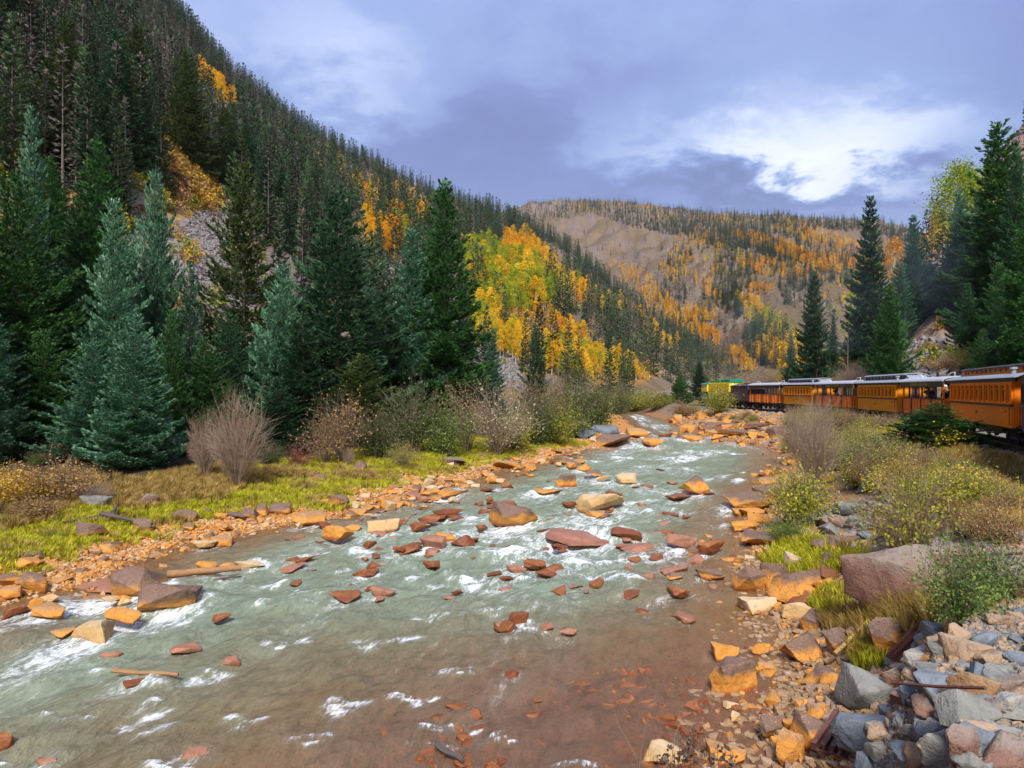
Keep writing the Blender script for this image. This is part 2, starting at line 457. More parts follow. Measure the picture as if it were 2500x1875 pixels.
L1T = layer_table([(-300, 44, 420, -900), (0, 46, 470, -430), (220, 48, 530, -180), (440, 52, 600, 42), (560, 56, 670, 175), (700, 62, 750, 285), (900, 74, 880, 402), (1060, 92, 1000, 478), (1200, 108, 1080, 522), (1300, 122, 1150, 560), (1400, 138, 1180, 615),
                   (1500, 152, 1120, 705), (1600, 180, 1020, 790), (1700, 225, 850, 868), (1780, 300, 650, 925), (1850, 330, 600, 951)],
                  [(-180, 200, 900, 150), (-130, 90, 600, 250), (-90, 60, 500, 290), (-60, 44, 440, 320), (25, 330, 600, 4), (90, 330, 600, 4), (180, 200, 900, 150)])
L2T = layer_table([(900, 1500, 2300, 560), (1100, 1500, 2300, 545), (1250, 1350, 2250, 508), (1300, 1250, 2200, 492), (1400, 1100, 2150, 488), (1500, 900, 2050, 492), (1600, 700, 1950, 503), (1700, 520, 1900, 516), (1800, 430, 1850, 524), (1900, 400, 1800, 532),
                   (2000, 400, 1750, 534), (2140, 420, 1700, 540), (2230, 450, 1650, 562), (2300, 500, 1600, 590), (2500, 600, 1700, 640)],
                  [(-180, 2000, 3500, 300), (-60, 1600, 2600, 100), (60, 900, 2200, 200), (180, 2000, 3500, 300)])
L3T = layer_table([(1700, 60, 200, 945), (1850, 60, 150, 938), (2000, 60, 150, 885), (2100, 60, 165, 815), (2200, 60, 190, 735), (2290, 60, 235, 565), (2350, 60, 255, 505), (2430, 60, 275, 400), (2490, 60, 290, 315), (2700, 60, 300, 100)],
                  [(-180, 120, 400, 100), (-100, 120, 400, 2.5), (0, 60, 200, 2.5), (60, 60, 330, 300), (100, 60, 320, 260), (140, 60, 350, 180), (180, 120, 400, 100)])
# the right hillside starts just beyond the track
_ang = np.radians(np.linspace(-180, 180, 721))
_rr = np.geomspace(3, 400, 500)
_ft = np.full(len(_ang), 120.0)
for _i, _a in enumerate(_ang):
    X_, Y_ = np.sin(_a) * _rr, np.cos(_a) * _rr
    ok = (X_ > TX(Y_) + 4.2) & (Y_ > -60) & (Y_ < 140)
    if ok.any(): _ft[_i] = _rr[ok.argmax()]


def prof(t, e):
    t0 = np.clip(t, 0, 1)
    s = t0 ** e
    return np.where(t > 1, np.maximum(1 - .35 * (t - 1), .15), s)


def height_raw(X, Y):
    r = np.hypot(X, Y); a = np.arctan2(X, Y)
    w = wz(Y); xl, xr = XL(Y), XR(Y); tx = TX(Y)
    e = tx - 2.4
    dl, dr = xl - X, X - xr
    wob = (fbm(X * .35, Y * .35, 3, 3) - .5) * 1.6
    dl2, dr2 = dl + wob, dr + wob * .8
    ins = np.minimum(-dl2, -dr2)
    shallow = sst(19, 13, Y) * sst(-8, 0, X + (15 - Y) * .6 + wob)
    dep = (.06 + .62 * sst(0, 4.5, ins)) * (1 - .62 * shallow) + .10 * (fbm(X * 1.1, Y * 1.1, 9, 3) - .5)
    bed = w - np.maximum(dep, .03)
    left = w + .02 + .35 * sst(0, 2.6, dl2) + .55 * sst(1.5, 9, dl2) + .012 * np.clip(dl, 0, 60) + .22 * (fbm(X * .5, Y * .5, 21, 4) - .5) * sst(0, 3, dl2)
    t = np.clip(dr2 / np.maximum(e - xr, .8), 0, 1)
    right = w + (2.36 - w) * (.30 * np.clip(t / .42, 0, 1) + .70 * sst(.30, 1.0, t)) + .38 * (fbm(X * .7, Y * .7, 33, 4) - .5) * sst(0, .2, t) * sst(1.0, .8, t)
    right = np.where(X > e + .1, 2.36, right)
    right = np.where(X > tx + 2.6, 2.36 - .35 * sst(2.6, 3.6, X - tx) + .3 * sst(4, 7, X - tx), right)
    z = np.where(dl2 > 0, left, np.where(dr2 > 0, right, bed))
    base = z.copy()
    # valley floor far away
    far = sst(150, 260, r)
    z = z * (1 - far) + (2.4 + .01 * np.clip(r - 200, 0, 400)) * far
    reg = np.zeros(X.shape, np.int8)
    adds = []
    n_big = fbm(X * .012, Y * .012, 51, 5) - .5
    n_mid = fbm(X * .05, Y * .05, 71, 4) - .5
    n_rock = np.abs(fbm(X * .02 + Y * .006, Y * .02, 91, 5) - .5)
    for k, (T, ex) in enumerate(((L1T, 1.0), (L2T, 1.0), (L3T, 1.75))):
        rf = np.interp(a, T[:, 0], T[:, 1]); rg = np.interp(a, T[:, 0], T[:, 2]); zr = np.interp(a, T[:, 0], T[:, 3])
        if k == 2: rf = np.interp(a, _ang, _ft); rg = np.maximum(rg, rf + 40)
        t = (r - rf) / np.maximum(rg - rf, 20)
        if k == 2: ex = np.interp(a, [th(2000), th(2300), th(2420)], [1.0, 1.1, 1.75])
        add = np.maximum(zr - 3, 0) * prof(t, ex)
        edge = sst(0, .12, t) * sst(0, 30, zr)
        lim = sst(1.0, .8, t)          # keep the ridge line itself calm
        if k == 0: add += edge * (26 * n_big * lim + 5 * n_mid) * np.clip(rg / 900, .5, 1.2)
        if k == 1: add += edge * ((60 * n_big - 90 * (n_rock - .12)) * lim + 10 * n_mid)
        if k == 2: add += edge * (14 * n_big * lim + 5 * n_mid) * .7
        adds.append(np.where(t > 0, np.maximum(add, 0), 0))
    A = np.stack(adds)
    best = A.argmax(0); amax = A.max(0)
    reg = np.where(amax > .6, best + 1, 0)
    reg = np.where((reg == 0) & (dr2 > 0) & (r < 200), 4, reg)
    reg = np.where((reg == 0) & (dl2 < 0) & (dr2 < 0) & (r < 220), 5, reg)
    return z + amax, reg, base, dl2, dr2


_dense = np.radians(np.linspace(-43, 43, 500))
_thg = np.concatenate([np.radians(np.linspace(-180, -43, 60))[:-1], _dense, np.radians(np.linspace(43, 180, 60))[1:]])
_rg = np.concatenate([np.geomspace(2.0, 220, 300), np.geomspace(220, 4200, 175)[1:]])
_Tm, _Rm = np.meshgrid(_thg, _rg)
GX, GY = np.sin(_Tm) * _Rm, np.cos(_Tm) * _Rm
GZ, GREG, GBASE, GDL, GDR = height_raw(GX, GY)
GZ[-1, :] = GZ[-1, :] - 60
_lr = np.log(_rg); _ith = np.arange(len(_thg)); _irr = np.arange(len(_rg))


def gsample(G, X, Y):
    a = np.interp(np.arctan2(X, Y), _thg, _ith); b = np.interp(np.log(np.maximum(np.hypot(X, Y), 2.0)), _lr, _irr)
    i = np.clip(a.astype(int), 0, len(_thg) - 2); j = np.clip(b.astype(int), 0, len(_rg) - 2)
    fa, fb = a - i, b - j
    return (G[j, i] * (1 - fa) + G[j, i + 1] * fa) * (1 - fb) + (G[j + 1, i] * (1 - fa) + G[j + 1, i + 1] * fa) * fb


def hz(X, Y): return gsample(GZ, np.asarray(X, float), np.asarray(Y, float))


def hits(px, py, ymin=5.0, ymax=3500, floor_water=True):
    """where the sight lines through photo pixels meet the ground (or the water)"""
    px = np.atleast_1d(np.asarray(px, float)); py = np.atleast_1d(np.asarray(py, float))
    ys = np.geomspace(ymin, ymax, 700)
    out = np.full((len(px), 3), np.nan)
    for s in range(0, len(px), 1500):
        u = ((px[s:s + 1500] - CX) / F)[:, None]; v = ((HY - py[s:s + 1500]) / F)[:, None]
        Y = np.broadcast_to(ys[None], (u.shape[0], len(ys))); X = u * Y; Z = CAMZ + v * Y
        H = hz(X, Y)
        if floor_water: H = np.where(Y < 170, np.maximum(H, np.where((X > XL(Y) - 2) & (X < XR(Y) + 2), wz(Y), -9)), H)
        below = Z < H
        k = below.argmax(1); ok = below.any(1) & (k > 0)
        ii = np.arange(len(k)); k0 = np.maximum(k - 1, 0)
        d0 = (Z - H)[ii, k0]; d1 = (H - Z)[ii, k]
        t = d0 / np.maximum(d0 + d1, 1e-9)
        yy = ys[k0] * (1 - t) + ys[k] * t
        res = np.stack([u[:, 0] * yy, yy, CAMZ + v[:, 0] * yy], 1)
        out[s:s + 1500][ok] = res[ok]
    return out


def hit(px, py, **k):
    r = hits([px], [py], **k)[0]
    if np.isnan(r[0]): raise ValueError(f'no ground at {px},{py}')
    return r


def at(px, Y):
    """a point of the ground on the bearing of photo column px at distance Y"""
    x = (px - CX) / F * Y
    return np.array([x, Y, float(hz(x, Y))])


# colours of the ground by what lies there
def ground_colours():
    X, Y = GX, GY; n1 = fbm(X * .6, Y * .6, 5, 4); n2 = fbm(X * .09, Y * .09, 6, 4); n3 = fbm(X * .018, Y * .018, 8, 4); n4 = fbm(X * 2.5, Y * 2.5, 12, 3)
    c = np.zeros(X.shape + (3,))
    def put(w, col): c[...] = c * (1 - w[..., None]) + np.array(col) * w[..., None]
    one = np.ones(X.shape)
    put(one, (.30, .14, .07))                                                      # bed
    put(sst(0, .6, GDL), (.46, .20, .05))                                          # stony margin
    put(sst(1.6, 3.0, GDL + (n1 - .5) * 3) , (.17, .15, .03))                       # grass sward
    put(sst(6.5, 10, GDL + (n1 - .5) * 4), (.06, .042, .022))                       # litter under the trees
    R = GDR
    put(sst(0, .5, R), (.27, .14, .06))
    wid = np.maximum(TX(Y) - 2.4 - XR(Y), .8)
    put(sst(.28, .45, R / wid + (n1 - .5) * .2) * (R > 0), (.20, .145, .10))
    put(sst(.8, 1.0, R / wid) * (R > 0), (.20, .175, .16))
    put(sst(3.5, 6, X - TX(Y) + (n1 - .5) * 3) * (R > 0), (.15, .105, .06))
    m1 = GREG == 1; m2 = GREG == 2; m3 = GREG == 3
    put(m1 * 1.0, (.135, .10, .062)); put(m1 * sst(.5, .62, n3) * .8, (.19, .16, .135)); put(m1 * sst(.55, .68, n2) * .7, (.22, .14, .05))
    put(m2 * 1.0, (.145, .098, .055)); put(m2 * sst(.42, .62, n3), (.175, .128, .10)); put(m2 * sst(.52, .68, n2) * .6, (.19, .12, .04)); put(m2 * sst(.5, .3, n3) * .5, (.115, .09, .045))
    put(m3 * 1.0, (.17, .13, .075)); put(m3 * sst(.45, .6, n2) * .8, (.25, .20, .16)); put(m3 * sst(.55, .7, n1) * .5, (.22, .19, .05))
    big3 = m3 * sst(60, 140, np.hypot(X, Y)) * sst(.45, .58, n3)
    put(big3, (.30, .19, .15))
    # bare scree gullies on the left mountain, by bearing and range
    return c


GC = ground_colours()


def blotch(px, py, rx, ry, col, amt=1.0):
    """tint the ground where an area of scree or low growth lies"""
    P = hits([px], [py])[0]
    if np.isnan(P[0]): return
    cu, cv = (GX / np.maximum(GY, 1) * F + CX), (HY - (GZ - CAMZ) / np.maximum(GY, 1) * F)
    d = ((cu - px) / rx) ** 2 + ((cv - py) / ry) ** 2
    n = fbm(GX * .15, GY * .15, 77, 4)
    w = sst(1.25, .7, d + (n - .5) * .9) * (GY > 5) * (np.abs(np.log(np.maximum(np.hypot(GX, GY), 1) / P[1])) < .8) * amt
    GC[...] = GC * (1 - w[..., None]) + np.array(col) * w[..., None]


for b_ in [(480, 560, 95, 130, (.26, .235, .225)), (560, 690, 90, 70, (.26, .235, .225)), (450, 470, 90, 70, (.40, .24, .07)), (420, 390, 60, 60, (.36, .21, .07)), (1190, 880, 130, 60, (.27, .245, .23)), (1010, 700, 120, 60, (.25, .20, .17)),
           (700, 480, 70, 40, (.30, .20, .15)), (1000, 470, 50, 50, (.33, .22, .19)), (1350, 700, 90, 60, (.33, .19, .08)), (1500, 905, 110, 40, (.36, .2, .06)), (1330, 860, 120, 50, (.30, .19, .07)), (250, 330, 60, 70, (.30, .18, .08)),
           (60, 200, 80, 90, (.17, .11, .08)), (2310, 540, 60, 60, (.36, .2, .15)), (2300, 880, 80, 40, (.24, .2, .17))]:
    blotch(*b_)


def ground_mat(name, sc, bump, bd):
    m, q = new_mat(name)
    geo = q.n('ShaderNodeNewGeometry'); at_ = q.n('ShaderNodeAttribute', attribute_name='gcol')
    a = q.noise(geo.outputs['Position'], sc, 7, .68); b = q.noise(geo.outputs['Position'], sc * 7.3, 6, .65)
    vo = q.n('ShaderNodeTexVoronoi', {'Vector': geo.outputs['Position'], 'Scale': sc * 9, 'Randomness': 1.0})
    k = q.m('ADD', .35, q.m('ADD', q.m('MULTIPLY', a, .75), q.m('MULTIPLY', b, .6)))
    c = q.mix(1.0, at_.outputs['Color'], q.n('ShaderNodeCombineXYZ', {0: k, 1: k, 2: k}).outputs[0], 'MULTIPLY')
    hs = q.n('ShaderNodeHueSaturation', {'Hue': q.m('ADD', .485, q.m('MULTIPLY', b, .03)), 'Saturation': 1.0, 'Value': 1.0, 'Color': c})
    h = q.m('ADD', b, q.m('MULTIPLY', vo.outputs['Distance'], .4))
    bp = q.n('ShaderNodeBump', {'Height': h, 'Strength': bump, 'Distance': bd})
    finish(q, q.n('ShaderNodeBsdfPrincipled', {'Base Color': hs.outputs[0], 'Roughness': .9, 'Specular IOR Level': .2, 'Normal': bp.outputs[0]}).outputs[0])
    return m


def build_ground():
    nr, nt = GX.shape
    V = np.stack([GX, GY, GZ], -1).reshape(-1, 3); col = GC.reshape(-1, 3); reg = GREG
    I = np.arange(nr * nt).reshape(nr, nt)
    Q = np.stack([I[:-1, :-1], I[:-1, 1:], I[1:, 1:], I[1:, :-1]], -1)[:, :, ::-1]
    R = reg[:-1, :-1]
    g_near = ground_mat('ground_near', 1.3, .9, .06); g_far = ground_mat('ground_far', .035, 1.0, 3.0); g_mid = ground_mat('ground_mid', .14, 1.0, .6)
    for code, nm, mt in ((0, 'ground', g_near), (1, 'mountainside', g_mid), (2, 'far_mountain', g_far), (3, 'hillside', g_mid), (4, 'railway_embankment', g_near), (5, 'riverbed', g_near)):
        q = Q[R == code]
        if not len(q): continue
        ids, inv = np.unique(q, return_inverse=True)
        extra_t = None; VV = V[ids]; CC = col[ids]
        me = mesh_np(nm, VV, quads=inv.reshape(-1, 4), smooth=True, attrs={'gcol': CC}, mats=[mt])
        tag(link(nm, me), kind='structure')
    # the patch right under the camera
    ring = V[I[0]]; c0 = ring.mean(0)
    n = len(ring); T = np.stack([np.arange(n), np.roll(np.arange(n), -1), np.full(n, n)], 1)
    me = mesh_np('ground', np.concatenate([ring, c0[None]]), tris=T[:, ::-1], smooth=True, attrs={'gcol': np.concatenate([col[I[0]], col[I[0]][:1]])}, mats=[g_near])
    tag(link('ground', me), kind='structure')


build_ground()
# ------------------------------------------------------------------ rocks: shapes
def rock_mesh(seed, sub=1, n=13, flat=1.0, box=0.5, noise_amp=.05):
    """an angular broken boulder: convex hull of a few points, edges worn, faces roughened; fits a unit cube"""
    r = np.random.default_rng(seed)
    P = r.normal(size=(n, 3)); P /= np.linalg.norm(P, axis=1)[:, None]
    P = np.sign(P) * np.abs(P) ** (1 - box * .5) * r.uniform(.8, 1.08, (n, 1))
    bm = bmesh.new()
    for p in P: bm.verts.new(p)
    bmesh.ops.convex_hull(bm, input=bm.verts[:])
    for v in [v for v in bm.verts if not v.link_faces]: bm.verts.remove(v)
    bmesh.ops.dissolve_limit(bm, angle_limit=math.radians(14), verts=bm.verts[:], edges=bm.edges[:])
    bmesh.ops.bevel(bm, geom=bm.edges[:], offset=.055, segments=2 if sub > 1 else 1, affect='EDGES', profile=.6)
    bmesh.ops.triangulate(bm, faces=bm.faces[:])
    if sub:
        lim = .42 if sub == 1 else .26
        for _ in range(3):
            long_e = [e for e in bm.edges if e.calc_length() > lim]
            if not long_e: break
            bmesh.ops.subdivide_edges(bm, edges=long_e, cuts=1, use_grid_fill=False)
            bmesh.ops.triangulate(bm, faces=[f for f in bm.faces if len(f.verts) > 3])
    co = np.array([v.co[:] for v in bm.verts])
    k = 1 + noise_amp * 2 * (fbm(co[:, 0] * 2.3 + seed, co[:, 1] * 2.3 + co[:, 2] * 1.7, seed, 3) - .5) * 2.2 + noise_amp * (fbm(co[:, 0] * 7 + seed, co[:, 2] * 7 + co[:, 1] * 5, seed + 3, 2) - .5) * 1.6
    # ledges: rock that has split along its bedding
    if seed % 3 == 0:
        st = np.floor(co[:, 2] * 3.1 + co[:, 0] * .5) % 2
        k -= .035 * st
    co = co * k[:, None]
    lo, hi = co.min(0), co.max(0); co = (co - (lo + hi) / 2) / (hi - lo)
    for v, c in zip(bm.verts, co): v.co = c
    me = bpy.data.meshes.new('rock'); bm.to_mesh(me); bm.free()
    me.polygons.foreach_set('use_smooth', np.ones(len(me.polygons), bool)); me.set_sharp_from_angle(angle=math.radians(28))
    me.materials.append(M['rock_ochre'])
    return me


ROCK_BIG = [rock_mesh(100 + i, 2, 10 + i % 5, box=.3 + .1 * (i % 4)) for i in range(14)]
ROCK_MID = [rock_mesh(200 + i, 1, 9 + i % 5, box=.2 + .1 * (i % 4)) for i in range(12)]
ROCK_SMALL = [rock_mesh(300 + i, 0, 8 + i % 4) for i in range(8)]
ROCK_FLOW = []     # (x, y, radius) of rocks the river breaks on


def rock(name, mesh, m, loc, size, rot=(0, 0, 0), label=None, group=None, sink=.18):
    o = link(name, mesh)
    o.location = (loc[0], loc[1], loc[2] + size[2] * (.5 - sink)); o.scale = size; o.rotation_euler = rot
    setmat(o, M[m]); tag(o, label, 'rock', group)
    return o


# photo px of the foot, photo py of the foot, width px, height px, material, label
HAND = [
    # standing in the river
    (1254, 1284, 118, 60, 'rock_capped', 'large wedge shaped orange boulder in mid river with one split dark face', 3),
    (1419, 1328, 175, 30, 'rock_pink', 'broad flat pinkish red boulder with white water breaking below it', 5),
    (1528, 1318, 80, 34, 'rock_wet', 'wet dark orange rock at the upstream end of the broad flat pink boulder', None),
    (1557, 1342, 90, 26, 'rock_pink', 'low pinkish rock half drowned beside the broad flat pink boulder', None),
    (1665, 1337, 72, 36, 'rock_pink', 'reddish blocky rock in the rapid between the pink boulders and a dark pointed rock', None),
    (1465, 1247, 116, 46, 'rock_pale', 'pale yellow ochre boulder with a cleft top in mid river', 1),
    (1392, 1240, 38, 18, 'rock_wet', 'small wet brown rock touching the pale yellow boulder on its downstream flank', None),
    (1455, 1262, 50, 17, 'rock_ochre', 'small ochre rock just below the pale yellow cleft boulder', None),
    (1382, 1188, 56, 31, 'rock_capped', 'rounded orange rock with a dark purple crown in the upper river', 2),
    (1333, 1207, 72, 16, 'rock_ochre', 'long low orange slab lying flat in the upper river', None),
    (1449, 1165, 46, 19, 'rock_capped', 'dark topped orange rock between a pale pointed rock and small orange stones upstream', None),
    (1423, 1149, 37, 16, 'rock_ochre', 'flat orange stone upstream of a dark topped rock', None),
    (1394, 1142, 27, 14, 'rock_ochre', 'small round orange stone farthest upstream of the mid river chain', None),
    (1528, 1180, 52, 27, 'rock_pale', 'pale tilted pointed rock alone in the upper river', None),
    (1473, 1175, 36, 11, 'rock_ochre', 'thin orange stone beside the pale tilted rock', None),
    (1692, 1203, 84, 42, 'rock_capped', 'orange boulder with a dark hooked top and a bare twig in the upper river', 6),
    (1655, 1222, 60, 16, 'rock_wet', 'low wet rock trailing downstream from the dark topped boulder', None),
    (1237, 1193, 31, 17, 'rock_wet', 'small upright dark orange rock near the stony far shore', None),
    (1093, 1264, 74, 25, 'rock_wet', 'wide dark red brown rock downstream of the shore slab', None),
    (1050, 1279, 49, 22, 'rock_wet', 'dark reddish triangular rock below the wide red brown rock', None),
    (977, 1283, 40, 16, 'rock_wet', 'flat dark red rock at the edge of the first rapid', None),
    (936, 1298, 74, 33, 'rock_pale', 'yellow ochre rock with a steep face beside a cracked orange slab', 0),
    (826, 1316, 74, 36, 'rock_ochre', 'cracked orange slab rock standing out of the water nearest the far shore', 9),
    (1176, 1299, 28, 18, 'rock_wet', 'small dark rock just below the large wedge shaped boulder', None),
    (1058, 1338, 62, 32, 'rock_pink', 'reddish brown rock in a row of three in mid river, downstream one', None),
    (1087, 1324, 46, 27, 'rock_ochre', 'bright orange rock in a row of three in mid river, middle one', None),
    (1130, 1334, 56, 30, 'rock_wet', 'dark red sloping rock in a row of three in mid river, upstream one', None),
    (902, 1336, 34, 16, 'rock_wet', 'small red rock under the yellow ochre rock', None),
    (1260, 1402, 50, 25, 'rock_pink', 'smooth reddish rock, lower of a pair in green water', None),
    (1305, 1390, 55, 26, 'rock_wet', 'dark wet rock, upper of a pair in green water', None),
    (975, 1346, 32, 15, 'rock_wet', 'thin dark slate of rock pointing out of the water', None),
    (1022, 1294, 55, 18, 'rock_wet', 'orange brown rock with white water curling round it', None),
    (861, 1297, 40, 19, 'rock_ochre', 'small orange rock on the shoreward flank of the yellow ochre rock', None),
    (1065, 1222, 28, 14, 'rock_ochre', 'small orange rock standing off the stony far shore', None),
    (1099, 1211, 84, 18, 'rock_ochre', 'long orange slab along the waterline of the far shore', None),
    (1195, 1228, 17, 15, 'rock_wet', 'tiny square dark rock in mid river', None),
    (1649, 1417, 39, 20, 'rock_capped', 'small lone ochre brown rock in quiet water', None),
    (1384, 1440, 76, 14, 'rock_pink', 'drowned pinkish slab with a white crest of foam', None),
    (845, 1470, 68, 24, 'rock_wet', 'wet brown rock with a smaller one leaning on it in the near river', None),
    (936, 1457, 62, 28, 'rock_pink', 'reddish hump of rock in the near river', None),
    (1262, 1524, 62, 28, 'rock_wet', 'ragged red brown rock in shallow near water', None),
    (1386, 1551, 42, 18, 'rock_pink', 'low red rock with a foam line below it', None),
    (1250, 1658, 44, 20, 'rock_wet', 'dark square wet rock in the shallows', None),
    (541, 1518, 44, 20, 'rock_wet', 'round shiny orange brown rock alone in the near river', None),
    (334, 1686, 68, 26, 'rock_wet', 'dark wet rock carrying a stick of driftwood', None),
    (6, 1842, 56, 60, 'rock_wet', 'dark brown rock cut by the picture edge at the bottom', None),
    (453, 1590, 74, 26, 'rock_pink', 'smooth drowned red rock in near water', None),
    (276, 1604, 48, 28, 'rock_pink', 'tilted drowned red rock by a small foam patch', None),
    (565, 1618, 40, 26, 'rock_pink', 'small drowned reddish rock at the head of a white rapid', None),
    (123, 1868, 76, 40, 'rock_pink', 'large drowned orange red rock in the bottom corner', None),
    (472, 1852, 74, 36, 'rock_pink', 'pale red drowned rock near the bottom edge', None),
    # far shore group
    (230, 1570, 108, 60, 'rock_pale', 'yellow jagged rock with a dark pointed tip in a group near the shore', 3),
    (300, 1521, 84, 34, 'rock_ochre', 'bright yellow orange rock beside a jagged rock', None),
    (154, 1557, 56, 22, 'rock_ochre', 'low yellow rock on the shoreward end of the jagged group', None),
    (127, 1508, 80, 30, 'rock_ochre', 'flat bright orange rock in water just off the shore', None),
    (83, 1493, 46, 34, 'rock_ochre', 'pointed orange rock behind the flat bright orange one', None),
    (30, 1506, 64, 26, 'rock_wet', 'dark red flat rock at the picture edge off the far shore', None),
    (334, 1461, 160, 92, 'rock_purple', 'large dark purple boulder with a slanting flat top by the far shore', 12),
    (409, 1492, 154, 72, 'rock_purple', 'large flat topped brown boulder with an orange flank in front of the purple one', 8),
    (383, 1446, 60, 34, 'rock_purple', 'dark rock wedged between the two large brown purple boulders', None),
    (86, 1450, 76, 60, 'rock_capped', 'squat ochre boulder with a brown top at the shore', 4),
    (23, 1462, 54, 32, 'rock_ochre', 'flat orange rock between the squat boulder and the picture edge', None),
    (12, 1438, 48, 38, 'rock_capped', 'orange boulder at the picture edge on the shore', None),
    (250, 1437, 120, 20, 'rock_pink', 'long drowned pink slab behind the large purple boulder', None),
    (300, 1468, 40, 16, 'rock_ochre', 'small orange wet stone under the large purple boulder', None),
    (303, 1480, 30, 22, 'rock_pale', 'small pale stone between the large brown boulders', None),
    (262, 1474, 56, 15, 'rock_pale', 'thin pale slab downstream of the large purple boulder', None),
    (505, 1397, 46, 30, 'rock_ochre', 'knobbly yellow rock at the end of the drift log', None),
    (610, 1386, 70, 22, 'rock_pale', 'pale yellow long rock beyond the drift log', None),
    (565, 1390, 50, 18, 'rock_ochre', 'orange rock between two yellow ones beyond the drift log', None),
    (540, 1333, 56, 26, 'rock_ochre', 'large orange rock at the very edge of the far shore', None),
    (505, 1336, 60, 20, 'rock_pale', 'pale rock of the shore beside the large orange one', None),
    (755, 1281, 76, 34, 'rock_ochre', 'broad cracked orange boulder at the tip of the grassy bank', 10),
    (682, 1258, 56, 32, 'rock_purple', 'purple topped boulder at the grass edge', None),
    (640, 1262, 30, 34, 'rock_capped', 'upright brown and orange stone beside the purple topped boulder', None),
    (545, 1298, 50, 22, 'rock_ochre', 'orange boulder in the stony strip below the grass', None),
    (830, 1238, 62, 34, 'rock_capped', 'orange boulder with a flat brown top at the stony point', None),
    # on the far grassy bank
    (221, 1320, 84, 52, 'rock_purple', 'brown upright boulder in the grass with black driftwood behind it', 7),
    (357, 1237, 56, 32, 'rock_slab', 'pinkish brown boulder in the grass near the spruces', None),
    (451, 1274, 66, 34, 'rock_purple', 'purple gray boulder bedded in bright grass', None),
    (351, 1298, 48, 34, 'rock_purple', 'dark purple boulder at the end of the black driftwood', None),
    (505, 1257, 28, 18, 'rock_purple', 'small purple stone in bright grass', None),
    (570, 1272, 66, 22, 'rock_purple', 'flat purple gray boulder along the grass edge', None),
    (610, 1268, 40, 30, 'rock_purple', 'dark angular rock at the grass edge', None),
    (280, 1216, 50, 16, 'rock_tan', 'tan flat stone below the blue spruce', None),
    (238, 1240, 70, 36, 'rock_gray', 'gray lichened boulder under dead brush', None),
    (22, 1350, 44, 22, 'rock_purple', 'brown purple stone sunk in the grass by the picture edge', None),
    (80, 1368, 48, 24, 'rock_purple', 'brown stone sunk in the near grass', None),
    (1103, 1140, 66, 24, 'rock_slab', 'gray slab leaning in the far stones under the bushes', None),
    # boulders where the river turns
    (1490, 1088, 120, 30, 'rock_purple', 'long dark boulder at the river bend', 11),
    (1425, 1072, 60, 24, 'rock_blue', 'black rock under the bushes at the bend', None),
    (1475, 1060, 70, 22, 'rock_blue', 'dark gray tilted rock at the bend', None),
    (1592, 1088, 56, 20, 'rock_ochre', 'orange flat rock past the long dark boulder', None),
    (1555, 1068, 50, 24, 'rock_ochre', 'orange hump of rock at the tail of the bend', None),
    (1690, 1076, 46, 14, 'rock_ochre', 'orange low rock in the fast water at the bend', None),
    (1625, 1068, 34, 11, 'rock_wet', 'small dark rock in the fast water at the bend', None),
    # near shore
    (1790, 1699, 112, 88, 'rock_capped', 'pyramid shaped ochre boulder in the near shallows', 2),
    (1769, 1612, 64, 42, 'rock_ochre', 'small peaked ochre boulder upstream of the pyramid boulder', None),
    (1957, 1621, 118, 78, 'rock_capped', 'big rounded brown and ochre boulder on the near shore', 6),
    (1732, 1416, 68, 34, 'rock_capped', 'squarish ochre boulder in the water off the near shore', None),
    (1729, 1353, 70, 38, 'rock_wet', 'peaked red brown boulder at the edge of the rapid', 13),
    (1838, 1448, 78, 70, 'rock_capped', 'tall ochre boulder split from its dark neighbor', 4),
    (1892, 1436, 62, 66, 'rock_capped', 'dark topped boulder leaning on the tall ochre one', 7),
    (1850, 1498, 86, 44, 'rock_pale', 'pale yellow flat rock lying in the near shallows', 0),
    (1955, 1482, 150, 84, 'rock_capped', 'big sloping purple and ochre boulder on the near shore', 10),
    (2015, 1400, 84, 54, 'rock_purple', 'humped purple boulder standing behind the big sloping one', 5),
    (2190, 1492, 262, 185, 'rock_slab', 'huge flat pinkish gray slab boulder leaning against the bank', 12),
    (2300, 1375, 130, 60, 'rock_slab', 'gray crest of rock behind the huge pinkish slab', None),
    (2176, 1600, 110, 92, 'rock_capped', 'ochre block with a long crack below the huge slab', 8),
    (2050, 1598, 66, 62, 'rock_purple', 'dusky pink block beside the rounded brown boulder', None),
    (2095, 1575, 62, 44, 'rock_purple', 'dark purple rock behind the dusky pink block', None),
    (1877, 1332, 142, 36, 'rock_capped', 'long flat ochre rock with a brown back at the near shore', 11),
    (1815, 1297, 70, 28, 'rock_ochre', 'bright orange rock upstream of the long flat ochre one', None),
    (1830, 1248, 110, 48, 'rock_capped', 'large ochre boulder with a dark shoulder in the outcrop by the bushes', 9),
    (1880, 1228, 90, 52, 'rock_purple', 'dark purple boulder at the back of the outcrop by the bushes', None),
    (1872, 1190, 56, 26, 'rock_ochre', 'orange flat topped rock at the upstream end of the outcrop', None),
    (1840, 1262, 70, 22, 'rock_ochre', 'low orange rock at the foot of the outcrop', None),
    (1999, 1672, 84, 48, 'rock_purple', 'reddish brown tilted rock above the gravel beach', None),
    (1942, 1510, 70, 42, 'rock_pale', 'pale broken rock at the water edge under dry grass', None),
    (2085, 1524, 28, 30, 'rock_pink', 'small reddish stone standing in dry grass', None),
    (1992, 1838, 104, 92, 'rock_capped', 'tall ochre boulder beside the old rails', 3),
    (1888, 1809, 76, 60, 'rock_capped', 'brown speckled boulder at the water edge near the old rails', 1),
    (1940, 1790, 52, 34, 'rock_ochre', 'small ochre block between two big ochre boulders', None),
